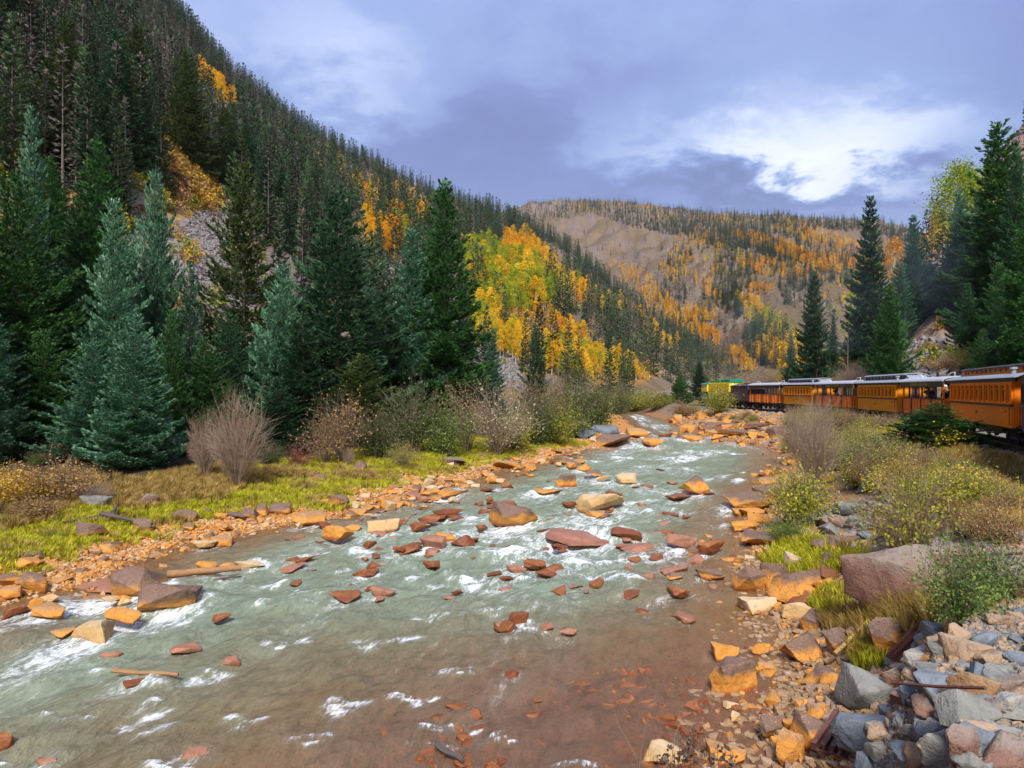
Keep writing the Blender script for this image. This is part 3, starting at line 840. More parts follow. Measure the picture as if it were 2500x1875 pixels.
    (2000, 1760, 70, 40, 'rock_ochre', 'ochre rock at the foot of the gray blocks', None),
    (1770, 1868, 92, 56, 'rock_ochre', 'ochre boulder at the bottom edge behind dead weeds', None),
    (1625, 1874, 104, 58, 'rock_pale', 'yellow ochre boulder at the bottom edge with dead stalks in front', None),
    (1925, 1872, 60, 90, 'rock_ochre', 'ochre boulder at the bottom edge beside the old rails', None),
    (1855, 1600, 50, 30, 'rock_ochre', 'small ochre rock left high above the white foam patch', None),
    (1835, 1645, 44, 26, 'rock_ochre', 'small ochre stone between the pyramid boulder and the beach', None),
    (1870, 1640, 38, 24, 'rock_ochre', 'ochre stone with a dark hollow at the beach', None),
    (1785, 1732, 36, 18, 'rock_pale', 'small pale stone in the shallows below the pyramid boulder', None),
    (1795, 1765, 26, 30, 'rock_pale', 'lichen spotted small stone in the shallows', None),
    # quarried blocks of the embankment
    (2126, 1744, 146, 112, 'rock_gray', 'big square gray green block on the embankment foot', 3),
    (2120, 1852, 150, 112, 'rock_blue', 'big dark blue gray block below the square gray one', 4),
    (2226, 1724, 60, 62, 'rock_blue', 'dark blue block beside the big square gray one', None),
    (2391, 1762, 132, 70, 'rock_gray', 'broad gray green slab block with a yellow lichen top', 9),
    (2466, 1768, 96, 84, 'rock_white', 'pale gray block at the picture edge', None),
    (2280, 1766, 96, 84, 'rock_slab', 'brown pink block leaning in the middle of the rubble', 10),
    (2249, 1810, 78, 68, 'rock_gray', 'rounded greenish block in the rubble', 2),
    (2380, 1848, 90, 88, 'rock_blue', 'dark gray block near the bottom corner', 7),
    (2456, 1855, 92, 82, 'rock_white', 'whitish angular block near the bottom corner', 5),
    (2350, 1872, 90, 110, 'rock_slab', 'tall brown block at the bottom edge', 8),
    (2240, 1876, 110, 60, 'rock_blue', 'blue gray slab at the bottom edge', None),
    (2280, 1660, 108, 50, 'rock_gray', 'dark gray slab lying above the rusty rod', 11),
    (2387, 1600, 78, 70, 'rock_blue', 'light blue gray block on the dirt slope', 13),
    (2295, 1566, 84, 54, 'rock_blue', 'dark angular block above the pale stones', None),
    (2340, 1588, 56, 68, 'rock_tan', 'rusty tan block between the dark angular and blue gray blocks', None),
    (2250, 1628, 100, 50, 'rock_white', 'whitish sloping slab beside the short rails', None),
    (2245, 1670, 66, 48, 'rock_tan', 'pinkish pale block under the rusty rod', None),
    (2490, 1470, 80, 100, 'rock_slab', 'tall pinkish gray block at the picture edge below the bushes', 1),
    (2440, 1530, 60, 40, 'rock_tan', 'tan block on the dirt slope', None),
    (2480, 1625, 54, 36, 'rock_blue', 'dark slate block at the picture edge', None),
    (2430, 1660, 56, 44, 'rock_gray', 'gray split block above the broad slab', None),
    (2205, 1775, 60, 40, 'rock_blue', 'dark wedge of rock between the two biggest gray blocks', None),
    # rocks of the bank among the bushes
    (2135, 1205, 80, 56, 'rock_blue', 'dark slate block among the bank bushes', 12),
    (2170, 1182, 28, 30, 'rock_white', 'pale lichened stone beside the dark slate block', None),
    (2258, 1178, 30, 34, 'rock_white', 'white stone among golden bushes', None),
    (2060, 1262, 66, 40, 'rock_blue', 'gray blue rock in the rubble pocket below the bushes', None),
    (2000, 1285, 70, 42, 'rock_gray', 'gray rock with a pale corner in the rubble pocket', None),
    (2045, 1290, 50, 34, 'rock_slab', 'pinkish gray rock in the rubble pocket', None),
    (2060, 1345, 84, 40, 'rock_purple', 'reddish flat rock above the bright moss', None),
    (2010, 1350, 60, 36, 'rock_purple', 'purple brown rock at the edge of the bright moss', None),
    (2360, 1310, 60, 40, 'rock_gray', 'gray boulder behind the leafy bush', None),
    (2460, 1330, 56, 40, 'rock_gray', 'gray mottled boulder by the thin rod', None),
    (1970, 1040, 60, 34, 'rock_purple', 'brown boulder on the bank below the freight car', None),
    (1850, 1052, 76, 22, 'rock_purple', 'long brown rock at the bank foot below the freight car', None),
    (1760, 1048, 70, 20, 'rock_purple', 'low purple rock at the bank foot below the engine', None),
    (1800, 1070, 110, 22, 'rock_capped', 'long orange and brown rock at the waterline under the engine', None),
]


def place_hand_rocks():
    rr = random.Random(11)
    for (px, py, w, h, m, lab, shp) in HAND:
        p = hit(px, min(py, 1876))
        k = p[1] / F
        wm, hm = w * k * 1.06, h * k * 1.05
        drowned = 'drowned' in lab
        in_river = XL(p[1]) + .2 < p[0] < XR(p[1]) - .1
        dm = wm * rr.uniform(.65, .85)
        hh = max((hm - dm * (.6 if p[1] > 17 else .4) * CAMZ / p[1]) * 1.18, hm * .40)       # the top face is seen too: take its share off the height
        big = w * h > 2600
        mesh = (ROCK_BIG[shp] if shp is not None else rr.choice(ROCK_BIG if big else ROCK_MID))
        yb = p[1] + dm * .38
        loc = (p[0] * yb / p[1], yb, p[2] - .0)
        if drowned: loc = (loc[0], loc[1], loc[2] - hh * .44)
        # face the broad side to the river, small lean
        rz = rr.uniform(-.35, .35) + (math.pi if rr.random() < .5 else 0)
        nm = 'river_boulder' if in_river else ('bank_boulder' if py < 1640 or px < 2000 else 'embankment_block')
        rock(nm, mesh, m, loc, (wm, dm, hh), (rr.uniform(-.1, .1), rr.uniform(-.12, .12), rz), lab, sink=.16)
        SHORT.append((loc[0], loc[1], loc[2], short(lab)))
        if in_river or p[2] < wz(p[1]) + .05: ROCK_FLOW.append((loc[0], loc[1], wm / 2, .5 if drowned else 1.0))


place_hand_rocks()


def scatter_rocks(name, n, gen, mats, meshes, label, group, size, flat=(.45, .8), sink=.22, seed=1, flow=False, smax=1.6):
    r = random.Random(seed); made = 0; tries = 0
    while made < n and tries < n * 30:
        tries += 1
        g = gen(r)
        if g is None: continue
        x, y, z = g; s = size(r)
        mt = r.choice(mats); s = min(s, smax)
        o = rock(name, r.choice(meshes), mt, (x, y, z), (s * r.uniform(.85, 1.25), s * r.uniform(.7, 1), s * r.uniform(*flat)), (r.uniform(-.25, .25), r.uniform(-.25, .25), r.uniform(0, 6.3)), near_label(f'{sizew(s)} {MATW[mt]} {label}', (x, y), SHORT), group, sink)
        if flow and s > .25: ROCK_FLOW.append((x, y, s / 2, .6))
        made += 1


def gen_shore_left(r):
    Y = 16 + 58 * r.random() ** 1.25
    d = r.gauss(.55, .85)
    if d < -1.6 or d > 3.0: return None
    x = XL(Y) - d
    return x, Y, max(float(hz(x, Y)), wz(Y) - .06)


def gen_point(r):
    px = r.uniform(850, 1420); py = 1250 - (px - 850) * .245 + r.gauss(-8, 16)
    p = hits([px], [py])[0]
    return None if np.isnan(p[0]) else tuple(p)


def gen_shore_right(r):
    Y = 11 + 70 * r.random() ** 1.5
    d = r.gauss(.35, .9)
    if d < -1.6 or d > 2.6: return None
    x = XR(Y) + d
    return x, Y, max(float(hz(x, Y)), wz(Y) - .06)


def gen_far_shore(r):
    px = r.uniform(1640, 1930); py = r.uniform(1012, 1080) if px < 1800 else r.uniform(1030, 1085)
    p = hits([px], [py])[0]
    if np.isnan(p[0]) or p[2] < wz(p[1]) - .02: return None
    return tuple(p)


def gen_shallow(r):
    px = r.triangular(820, 1560, 1150); py = r.triangular(1640, 1880, 1840)
    p = hits([px], [py])[0]
    return (p[0], p[1], -.03)


def gen_river(r):
    px = r.uniform(700, 1760); py = r.triangular(1130, 1560, 1260)
    p = hits([px], [py])[0]
    if not (XL(p[1]) + .3 < p[0] < XR(p[1]) - .3): return None
    return (p[0], p[1], p[2] - .04)


def gen_bank(r):
    px = r.uniform(2020, 2520); py = r.uniform(1480, 1885)
    if px < 2020 + (1885 - py) * .35 and py < 1700: return None
    p = hits([px], [py], ymin=3.5)[0]
    if np.isnan(p[0]) or p[2] < .25: return None
    return tuple(p)


def gen_pocket(r):
    px = r.uniform(1960, 2300); py = r.uniform(1180, 1345)
    if abs((py - 1260) - (px - 2080) * -.3) > 95: return None
    return tuple(hits([px], [py])[0])


def gen_grass(r):
    Y = r.uniform(17, 46); x = XL(Y) - r.uniform(2.2, 8)
    return x, Y, float(hz(x, Y))


scatter_rocks('shore_rock', 280, gen_shore_left, ['rock_ochre', 'rock_ochre', 'rock_pale', 'rock_ochre', 'rock_capped'], ROCK_MID, 'shore rock', 'ochre rocks strewn along the grassy shore', lambda r: r.lognormvariate(-1.3, .42), flat=(.35, .65), seed=2)
scatter_rocks('point_rock', 200, gen_point, ['rock_ochre', 'rock_ochre', 'rock_pale', 'rock_capped'], ROCK_MID, 'rock of the stony point', 'orange rocks of the stony point', lambda r: r.lognormvariate(-.95, .4), flat=(.35, .65), seed=3)
scatter_rocks('beach_rock', 170, gen_shore_right, ['rock_ochre', 'rock_capped', 'rock_ochre', 'rock_pale', 'rock_wet'], ROCK_MID, 'rock', 'ochre rocks along the railway bank shore', lambda r: r.lognormvariate(-1.2, .5), seed=4)
scatter_rocks('upstream_rock', 110, gen_far_shore, ['rock_ochre', 'rock_capped', 'rock_purple', 'rock_ochre'], ROCK_MID, 'bank foot rock', 'rocks at the bank foot below the train', lambda r: r.lognormvariate(-.35, .45), seed=5)
scatter_rocks('shallows_stone', 130, gen_shallow, ['rock_wet'], ROCK_MID, 'stone awash', 'red stones in the near shallows', lambda r: r.lognormvariate(-1.75, .4), flat=(.35, .55), seed=6, smax=.4)
scatter_rocks('river_stone', 150, gen_river, ['rock_wet', 'rock_pink', 'rock_wet'], ROCK_MID, 'river stone', 'reddish stones awash in mid river', lambda r: r.lognormvariate(-1.0, .4), flat=(.25, .4), seed=7, flow=True, smax=.7)
scatter_rocks('rubble_block', 130, gen_bank, ['rock_gray', 'rock_blue', 'rock_tan', 'rock_slab', 'rock_gray', 'rock_brown', 'rock_gray'], ROCK_MID, 'rubble block', 'rubble of the railway embankment', lambda r: r.lognormvariate(-1.75, .5), flat=(.5, .9), seed=8, sink=.3, smax=.42)
scatter_rocks('pocket_rock', 60, gen_pocket, ['rock_gray', 'rock_blue', 'rock_gray', 'rock_slab'], ROCK_MID, 'pocket rock', 'gray rubble between the bank bushes', lambda r: r.lognormvariate(-1.0, .45), flat=(.5, .9), seed=9, sink=.3)
scatter_rocks('meadow_stone', 30, gen_grass, ['rock_purple', 'rock_purple', 'rock_slab'], ROCK_MID, 'meadow stone', 'brown stones in the grass', lambda r: r.lognormvariate(-1.0, .4), seed=10, sink=.4)

# ------------------------------------------------------------------ the river
FOAM = [(1500, 1260, 160, 10), (1620, 1240, 120, 9), (1700, 1250, 90, 9), (1350, 1360, 170, 12), (1120, 1300, 120, 10), (980, 1360, 120, 10), (1240, 1340, 150, 12), (1560, 1150, 150, 7), (1450, 1120, 120, 6), (1660, 1140, 120, 7), (1380, 1290, 120, 8), (820, 1340, 90, 9), (860, 1400, 90, 10), (1080, 1400, 90, 10), (1400, 1400, 120, 8), (1550, 1420, 80, 7), (700, 1560, 60, 12), (200, 1620, 60, 10), (160, 1760, 80, 12), (600, 1760, 60, 12), (760, 1800, 60, 12), (1000, 1700, 80, 10), (1100, 1640, 80, 9),
        (1040, 1500, 110, 16), (930, 1560, 120, 22), (1250, 1400, 150, 14), (1150, 1425, 110, 16), (1420, 1345, 180, 12), (1560, 1365, 160, 12), (1680, 1352, 80, 9), (1300, 1315, 120, 12), (1180, 1345, 90, 10),
        (510, 1640, 70, 22), (380, 1740, 60, 28), (330, 1770, 40, 22), (300, 1675, 120, 12), (60, 1880, 90, 16), (430, 1868, 80, 18), (850, 1720, 60, 18), (1100, 1770, 90, 10), (640, 1430, 90, 14), (690, 1470, 90, 12), (740, 1448, 70, 9),
        (1290, 1540, 90, 8), (1200, 1480, 60, 12), (900, 1345, 100, 12), (1000, 1305, 110, 10), (700, 1275, 40, 8), (800, 1300, 60, 8), (1280, 1255, 90, 9), (1180, 1270, 70, 8), (1560, 1225, 110, 9), (1620, 1200, 120, 8), (1480, 1275, 120, 9),
        (1600, 1120, 120, 8), (1700, 1110, 120, 7), (1600, 1040, 40, 12), (1560, 1015, 30, 12), (1640, 1065, 60, 9), (1740, 1100, 90, 7), (1770, 1160, 60, 10), (1790, 1270, 40, 12), (1420, 1205, 70, 7), (170, 1432, 40, 9), (420, 1512, 50, 10),
        (1205, 1810, 70, 10), (1400, 1870, 60, 10), (1050, 1815, 110, 9), (1860, 1610, 24, 14)]


def build_water():
    ys = np.concatenate([np.linspace(-30, 3, 40)[:-1], np.geomspace(3, 176, 620)])
    nt = 150; t = np.linspace(0, 1, nt)
    L, R = XL(ys) - 2.2, XR(ys) + 2.0
    X = L[:, None] + (R - L)[:, None] * t[None]; Y = np.repeat(ys[:, None], nt, 1); Z = wz(Y)
    ctr = (L + R) / 2; s = np.concatenate([[0], np.cumsum(np.hypot(np.diff(ctr), np.diff(ys)))])
    tang = np.gradient(ctr, ys); nl = np.hypot(tang, 1); fx, fy = -tang / nl, -1 / nl        # the river runs towards the camera
    U = (t[None] - .5) * (R - L)[:, None]; S = np.repeat(s[:, None], nt, 1)
    foam = np.zeros(X.shape); lift = np.zeros(X.shape)
    for (x, y, r, k) in ROCK_FLOW:
        j0, j1 = np.searchsorted(ys, [y - 13 * r - 1.6, y + 4 * r + .5])
        if j1 <= j0: continue
        sl = slice(j0, j1); i = min(np.searchsorted(ys, y), len(ys) - 1)
        dx, dy = X[sl] - x, Y[sl] - y
        al = dx * fx[i] + dy * fy[i]; ac = dx * -fy[i] + dy * fx[i]
        g = np.exp(-(ac / (r * 1.15 + .1 * np.maximum(al, 0) + .04)) ** 2) * np.where(al > 0, np.exp(-al / (3.4 * r + .35)), np.exp(-(al / (.9 * r + .05)) ** 2))
        amp = .80 * k * np.clip(r / .45, .35, 1.0)
        foam[sl] = np.maximum(foam[sl], g * amp)
        lift[sl] += .22 * r * k * (np.exp(-((al + r) / (.6 * r)) ** 2) - .8 * np.exp(-((al - 1.1 * r) / (.8 * r)) ** 2)) * np.exp(-(ac / (1.0 * r)) ** 2)
    fr = random.Random(4); streaks = []
    for (px, py, w, h) in FOAM:          # every patch is a handful of thin torn streaks
        streaks.append((px, py, w * .55, h * .7, .55))
        for _ in range(5): streaks.append((px + fr.uniform(-.8, .8) * w, py + fr.uniform(-.9, 1.3) * h, w * fr.uniform(.14, .4), h * fr.uniform(.35, 1.0), fr.uniform(.6, 1.05)))
    for (px, py, w, h, gain) in streaks:
        p = hits([px], [min(py, 1878)])[0]
        if np.isnan(p[0]): continue
        k = p[1] / F
        rx = w * k * .8; ry = max(h * k * p[1] / CAMZ * .75, rx * .45)
        i = min(np.searchsorted(ys, p[1]), len(ys) - 1); dx, dy = X - p[0], Y - p[1]
        al = dx * fx[i] + dy * fy[i]; ac = dx * -fy[i] + dy * fx[i]; al = al + .25 * ac + .5 * rx * (fbm(U * 1.2, S * .9, 23, 2) - .5)
        g = np.exp(-(ac / rx) ** 2) * np.where(al > 0, np.exp(-al / (1.1 * ry)), np.exp(-(al / (.55 * ry)) ** 2))
        foam = np.maximum(foam, g * .86 * gain)
        lift += .015 * g
    depth = np.clip(Z - hz(X, Y), 0, 2)
    foam *= sst(.04, .2, depth)
    edge = sst(0, .18, depth)
    chop = (fbm(U * 1.3, S * .75, 41, 4) - .5); chop2 = (np.abs(fbm(U * .9 + .4 * S, S * .55, 61, 3) - .5))
    rough = .12 + .2 * np.clip(foam, 0, 1) + .05 * sst(.45, .65, fbm(U * .15, S * .08, 5, 2))
    calm = sst(0, 3.0, XR(Y) - X) * .75 + .25
    Z = Z + (chop * 1.9 * rough - chop2 * .7 * rough) * edge * calm + np.clip(lift, -.25, .25) * edge
    foam = foam * (.45 + .75 * sst(.28, .72, fbm(U * 1.1 + .35 * fbm(U * .8, S * .8, 8, 2) * 4, S * .42, 19, 4)))
    V = np.stack([X, Y, Z], -1).reshape(-1, 3)
    I = np.arange(len(ys) * nt).reshape(len(ys), nt)
    Q = np.stack([I[:-1, :-1], I[:-1, 1:], I[1:, 1:], I[1:, :-1]], -1).reshape(-1, 4)
    shal = sst(16.5, 11.5, Y + .5 * fbm(X, Y, 3, 3) * 4 - 1) * sst(-3.4, 2.0, X + (13 - Y) * .7)
    me = mesh_np('water', V, quads=Q, smooth=True, attrs={'foam': foam.ravel(), 'depth': depth.ravel(), 'shal': shal.ravel(), 'calm': calm.ravel()})
    uv = me.uv_layers.new(name='flow'); li = np.empty(len(me.loops), np.int32); me.loops.foreach_get('vertex_index', li)
    uv.data.foreach_set('uv', np.stack([U.ravel(), S.ravel()], 1)[li].astype(np.float32).ravel())
    m, q = new_mat('river_water')
    A = {k: q.n('ShaderNodeAttribute', attribute_name=k).outputs['Fac'] for k in ('foam', 'depth', 'shal', 'calm')}
    uvn = q.n('ShaderNodeUVMap', uv_map='flow').outputs[0]
    st = q.n('ShaderNodeMapping', {'Vector': uvn, 'Scale': (1.0, .36, 1)}).outputs[0]
    lac = q.noise(st, 5.0, 6, .66, .25); lac2 = q.noise(st, 1.5, 5, .6, .2); fine = q.noise(st, 19.0, 4, .7, .1)
    ridge = q.m('ABSOLUTE', q.m('SUBTRACT', lac, .5))
    ridge2 = q.m('ABSOLUTE', q.m('SUBTRACT', lac2, .5))
    web = q.m('SUBTRACT', 1.0, q.m('MULTIPLY', q.m('MINIMUM', ridge, q.m('MULTIPLY', ridge2, 1.3)), 9.0), clamp=True)
    nn = q.m('ADD', q.m('MULTIPLY', q.m('SUBTRACT', lac, .5), 2.6), q.m('ADD', q.m('MULTIPLY', q.m('SUBTRACT', fine, .5), 1.5), q.m('MULTIPLY', web, .36)))
    f = q.m('SUBTRACT', q.m('ADD', nn, q.m('MULTIPLY', A['foam'], 1.0)), .50)
    f = q.m('MULTIPLY', f, 1.75, clamp=True)
    f = q.m('MULTIPLY', f, q.m('ADD', .55, q.m('MULTIPLY', fine, .8)), clamp=True)
    f = q.m('MULTIPLY', f, q.m('MULTIPLY', q.m('SUBTRACT', A['foam'], .03), 4.0, clamp=True))
    # murky snow-melt green over a rust-stained bed
    dk = q.m('DIVIDE', q.m('ADD', A['depth'], q.m('MULTIPLY', q.m('SUBTRACT', lac2, .5), .3)), .68, clamp=True)
    patch = q.noise(st, .22, 3, .55)
    deepc = q.mix(patch, (.285, .345, .22), (.38, .50, .345))
    col = q.mix(dk, (.42, .235, .09), deepc)
    col = q.mix(q.m('MULTIPLY', A['shal'], .8), col, (.50, .32, .225))
    col = q.mix(q.m('MULTIPLY', q.m('SUBTRACT', .52, lac, clamp=True), 2.2, clamp=True), col, (.13, .13, .08))
    col = q.mix(q.m('MULTIPLY', A['foam'], .85, clamp=True), col, (.50, .60, .50))
    h = q.m('ADD', q.m('MULTIPLY', lac2, 1.0), q.m('ADD', q.m('MULTIPLY', lac, .45), q.m('MULTIPLY', fine, .12)))
    bp = q.n('ShaderNodeBump', {'Height': h, 'Strength': q.m('ADD', .35, q.m('MULTIPLY', A['calm'], .6)), 'Distance': .32})
    body = q.n('ShaderNodeBsdfPrincipled', {'Base Color': col, 'Roughness': .12, 'IOR': 1.33, 'Specular IOR Level': .55, 'Normal': bp.outputs[0]})
    clear = q.n('ShaderNodeBsdfTransparent', {'Color': (.80, .62, .45, 1)})
    see = q.m('SUBTRACT', .74, q.m('MULTIPLY', dk, .36))
    lw = q.n('ShaderNodeLayerWeight', {'Blend': .18, 'Normal': bp.outputs[0]}).outputs['Fresnel']
    see = q.m('ADD', see, q.m('MULTIPLY', A['shal'], .12))
    see = q.m('MULTIPLY', see, q.m('SUBTRACT', 1.0, lw))
    wat = q.n('ShaderNodeMixShader', {0: see, 1: body.outputs[0], 2: clear.outputs[0]})
    fm = q.n('ShaderNodeBsdfPrincipled', {'Base Color': (.86, .88, .88, 1), 'Roughness': .6, 'Specular IOR Level': .2, 'Normal': bp.outputs[0]})
    out = q.n('ShaderNodeMixShader', {0: f, 1: wat.outputs[0], 2: fm.outputs[0]})
    finish(q, out.outputs[0])
    me.materials.append(m)
    tag(link('water', me), kind='structure')


build_water()
# ------------------------------------------------------------------ plants: shapes
def _norm(a): return a / np.maximum(np.linalg.norm(a, axis=-1, keepdims=True), 1e-9)


def sprigs(P, D, L, W, rng, cross=True):
    """needle twigs: two crossed slim rhombi each"""
    n = len(P); D = _norm(D)
    up = np.array([0, 0, 1.0]) + rng.normal(0, .25, (n, 3))
    s1 = _norm(np.cross(D, up)); s2 = np.cross(D, s1)
    L = np.broadcast_to(L, (n,))[:, None]; W = np.broadcast_to(W, (n,))[:, None]
    mid = P + D * L * .45; tip = P + D * L
    if cross:
        V = np.stack([P, mid + s1 * W, tip, mid - s1 * W, P, mid + s2 * W * .7, tip, mid - s2 * W * .7], 1)
        b = np.arange(n)[:, None] * 8
        Q = np.concatenate([b + np.array([[0, 1, 2, 3]]), b + np.array([[4, 5, 6, 7]])])
        return V.reshape(-1, 3), Q, 8
    V = np.stack([P, mid + s1 * W, tip, mid - s1 * W], 1)
    return V.reshape(-1, 3), np.arange(n * 4).reshape(n, 4), 4


def trunk_np(H, r0, n=7, segs=6, bend=0.0, rng=None, top=.03):
    zs = np.linspace(0, H, segs + 1); ang = np.arange(n) * 2 * np.pi / n
    rad = r0 * (1 - zs / H) ** .8 + top * r0 + .12 * r0 * np.exp(-zs / (.04 * H)) * 4
    cx = bend * np.sin(zs / H * 2.6); V = []
    for z, r, c in zip(zs, rad, cx):
        V.append(np.stack([c + r * np.cos(ang), r * np.sin(ang), np.full(n, z)], 1))
    V = np.concatenate(V); I = np.arange(len(V)).reshape(segs + 1, n)
    Q = np.stack([I[:-1], np.roll(I[:-1], -1, 1), np.roll(I[1:], -1, 1), I[1:]], -1).reshape(-1, 4)
    return V, Q


def spruce_np(seed, H, R, nb, twig, cov=1.2, low=.02, power=.85, droop=.30, gaps=0.0, cross=True):
    rng = np.random.default_rng(seed)
    Ps, Ds, Ls = [], [], []
    fr = np.linspace(0.0, .985, nb) ** .92
    whorl = np.round(fr * H / (.045 * H)) * .045          # branches stand in rough whorls
    sect = rng.uniform(.58, 1.15, 12)
    for i, f in enumerate(fr):
        f = f * .45 + min(whorl[i], .985) * .55
        if rng.random() < gaps: continue
        az = i * 2.39996 + rng.normal(0, .35)
        L = R * (1 - f) ** power * rng.uniform(.55, 1.18) * sect[int((az % 6.283) / 6.284 * 12)] + .02 * H * rng.uniform(.4, 1)
        if f < .1: L *= .8 + 2 * f
        z0 = (low + (1 - low) * f) * H
        a = -droop * (1 - f) ** 1.2 + .75 * f ** 2 + rng.normal(0, .09)
        b = .22 + .2 * (1 - f)
        m = int(cov * (.42 * L * L) / (twig * twig * .30) + 1.6 * L / twig + 2)
        s = rng.random(m) ** .62
        wmax = .40 * L * (1 - s) ** .75 * np.clip(s * 3, .2, 1)
        v = rng.uniform(-1, 1, m); v = np.sign(v) * np.abs(v) ** .8 * wmax
        er = np.array([math.cos(az), math.sin(az), 0]); el = np.array([-math.sin(az), math.cos(az), 0])
        z = z0 + L * (a * s + b * s * s) - .22 * np.abs(v) + rng.normal(0, .025 * L + .02 * twig, m)
        P = er * (L * s)[:, None] + el * v[:, None]; P[:, 2] += z
        slope = a + 2 * b * s
        D = er * .85 + el * (np.sign(v) * np.clip(np.abs(v) / np.maximum(wmax, 1e-6), .15, 1) * .95)[:, None] + rng.normal(0, .22, (m, 3))
        D[:, 2] += slope * .7 + .22
        Ps.append(P); Ds.append(D); Ls.append(twig * rng.uniform(.6, 1.35, m) * (.75 + .25 * (1 - f)))
    # leader
    k = 10; zt = np.linspace(.95, 1.0, k) * H
    Ps.append(np.stack([np.zeros(k), np.zeros(k), zt], 1)); dd = rng.normal(0, .5, (k, 3)); dd[:, 2] = 1; Ds.append(dd); Ls.append(np.full(k, twig))
    P, D, L = np.concatenate(Ps), np.concatenate(Ds), np.concatenate(Ls)
    V, Q, k = sprigs(P, D, L, L * .24, rng, cross)
    tint = np.clip(.5 + .26 * rng.normal(size=len(P)) + .5 * (fbm(P[:, 0] * 1.7 * 10 / H + seed, P[:, 2] * 1.7 * 10 / H + P[:, 1] * 11 / H, seed, 3) - .5), 0, 1)
    return V, Q, np.repeat(tint, k)


def limbs_np(seed, H, R, nb, r):
    """the bare wood inside a spruce: limbs as thin three-sided tapers"""
    rng = np.random.default_rng(seed); V = []; T = []
    for i in range(nb):
        f = i / nb * .92 + .02; az = i * 2.39996; L = R * (1 - f) ** .85 * .85
        a = -.30 * (1 - f) + .7 * f * f
        p0 = np.array([0, 0, f * H]); e = np.array([math.cos(az), math.sin(az), 0]); p1 = p0 + e * L + np.array([0, 0, L * (a + .2)])
        pm = p0 + e * L * .5 + np.array([0, 0, L * a * .5])
        for q0, q1, r0, r1 in ((p0, pm, r, r * .6), (pm, p1, r * .6, .004)):
            b = len(V); d = q1 - q0; s = np.cross(d, [0, 0, 1.0]); s /= max(np.linalg.norm(s), 1e-6); u = np.cross(s, d); u /= max(np.linalg.norm(u), 1e-6)
            V += [q0 + s * r0, q0 - s * r0, q0 + u * r0, q1 + s * r1, q1 - s * r1, q1 + u * r1]
            T += [(b, b + 1, b + 4), (b, b + 4, b + 3), (b + 1, b + 2, b + 5), (b + 1, b + 5, b + 4), (b + 2, b, b + 3), (b + 2, b + 3, b + 5)]
    return np.array(V), np.array(T)


def spruce_set(seed, H, R, nb, twig, mat_name, **k):
    V, Q, t = spruce_np(seed, H, R, nb, twig, **k)
    crown = mesh_np('crown', V, quads=Q, attrs={'tint': t}, mats=[M[mat_name]])
    tv, tq = trunk_np(H * .97, H * .013, bend=0)
    lv, lt = limbs_np(seed, H, R, 40, H * .0028)
    trunk = mesh_np('trunk', np.concatenate([tv, lv]), quads=tq, tris=lt + len(tv), mats=[M['bark']])
    return crown, trunk


def single_spruce(seed, H, R, nb, twig, mat_name, trunkmat='bark', **k):
    """a far-off tree as one mesh: needles and trunk"""
    V, Q, t = spruce_np(seed, H, R, nb, twig, **k)
    tv, tq = trunk_np(H * .98, H * .010, n=4, segs=2)
    return mesh_np('spruce', np.concatenate([V, tv]), quads=np.concatenate([Q, tq + len(V)]), attrs={'tint': np.concatenate([t, np.full(len(tv), .3)])}, mats=[M[mat_name], M[trunkmat]],
                   mat_idx=np.concatenate([np.zeros(len(Q), int), np.ones(len(tq), int)]))


def leaves_np(P, size, rng, up=.3):
    n = len(P); D = _norm(rng.normal(size=(n, 3))); N = _norm(rng.normal(size=(n, 3)) + np.array([0, 0, up]))
    s = _norm(np.cross(D, N)); d = np.cross(N, s); L = (size * rng.uniform(.6, 1.3, n))[:, None]
    V = np.stack([P - d * L * .5, P + s * L * .38, P + d * L * .5, P - s * L * .38], 1).reshape(-1, 3)
    return V, np.arange(n * 4).reshape(n, 4)


def aspen_np(seed, H, R, ncl, nl, leaf, base=.3):
    rng = np.random.default_rng(seed)
    f = rng.uniform(0, 1, ncl); ang = rng.uniform(0, 6.283, ncl)
    prof_ = np.sin(np.pi * np.clip(.12 + .86 * f, 0, 1)) ** .7 * (1 - .35 * f)
    rr = R * prof_ * np.sqrt(rng.uniform(.08, 1, ncl))
    c = np.stack([rr * np.cos(ang), rr * np.sin(ang), H * (base + (1 - base) * f)], 1)
    P = np.repeat(c, nl, 0) + rng.normal(0, 1, (ncl * nl, 3)) * np.array([R * .17, R * .17, R * .15])
    V, Q = leaves_np(P, leaf, rng)
    t = np.repeat(rng.uniform(0, 1, ncl), nl) * .55 + rng.uniform(0, .45, ncl * nl)
    return V, Q, np.repeat(t, 4), c


def aspen_mesh(seed, H, R, ncl, nl, leaf, mat_name, base=.3):
    V, Q, t, c = aspen_np(seed, H, R, ncl, nl, leaf, base)
    tv, tq = trunk_np(H * .9, H * .012, n=4, segs=3, bend=.15)
    return mesh_np('aspen', np.concatenate([V, tv]), quads=np.concatenate([Q, tq + len(V)]), attrs={'tint': np.concatenate([t, np.full(len(tv), .5)])}, mats=[M[mat_name], M['bark_aspen']],
                   mat_idx=np.concatenate([np.zeros(len(Q), int), np.ones(len(tq), int)]))


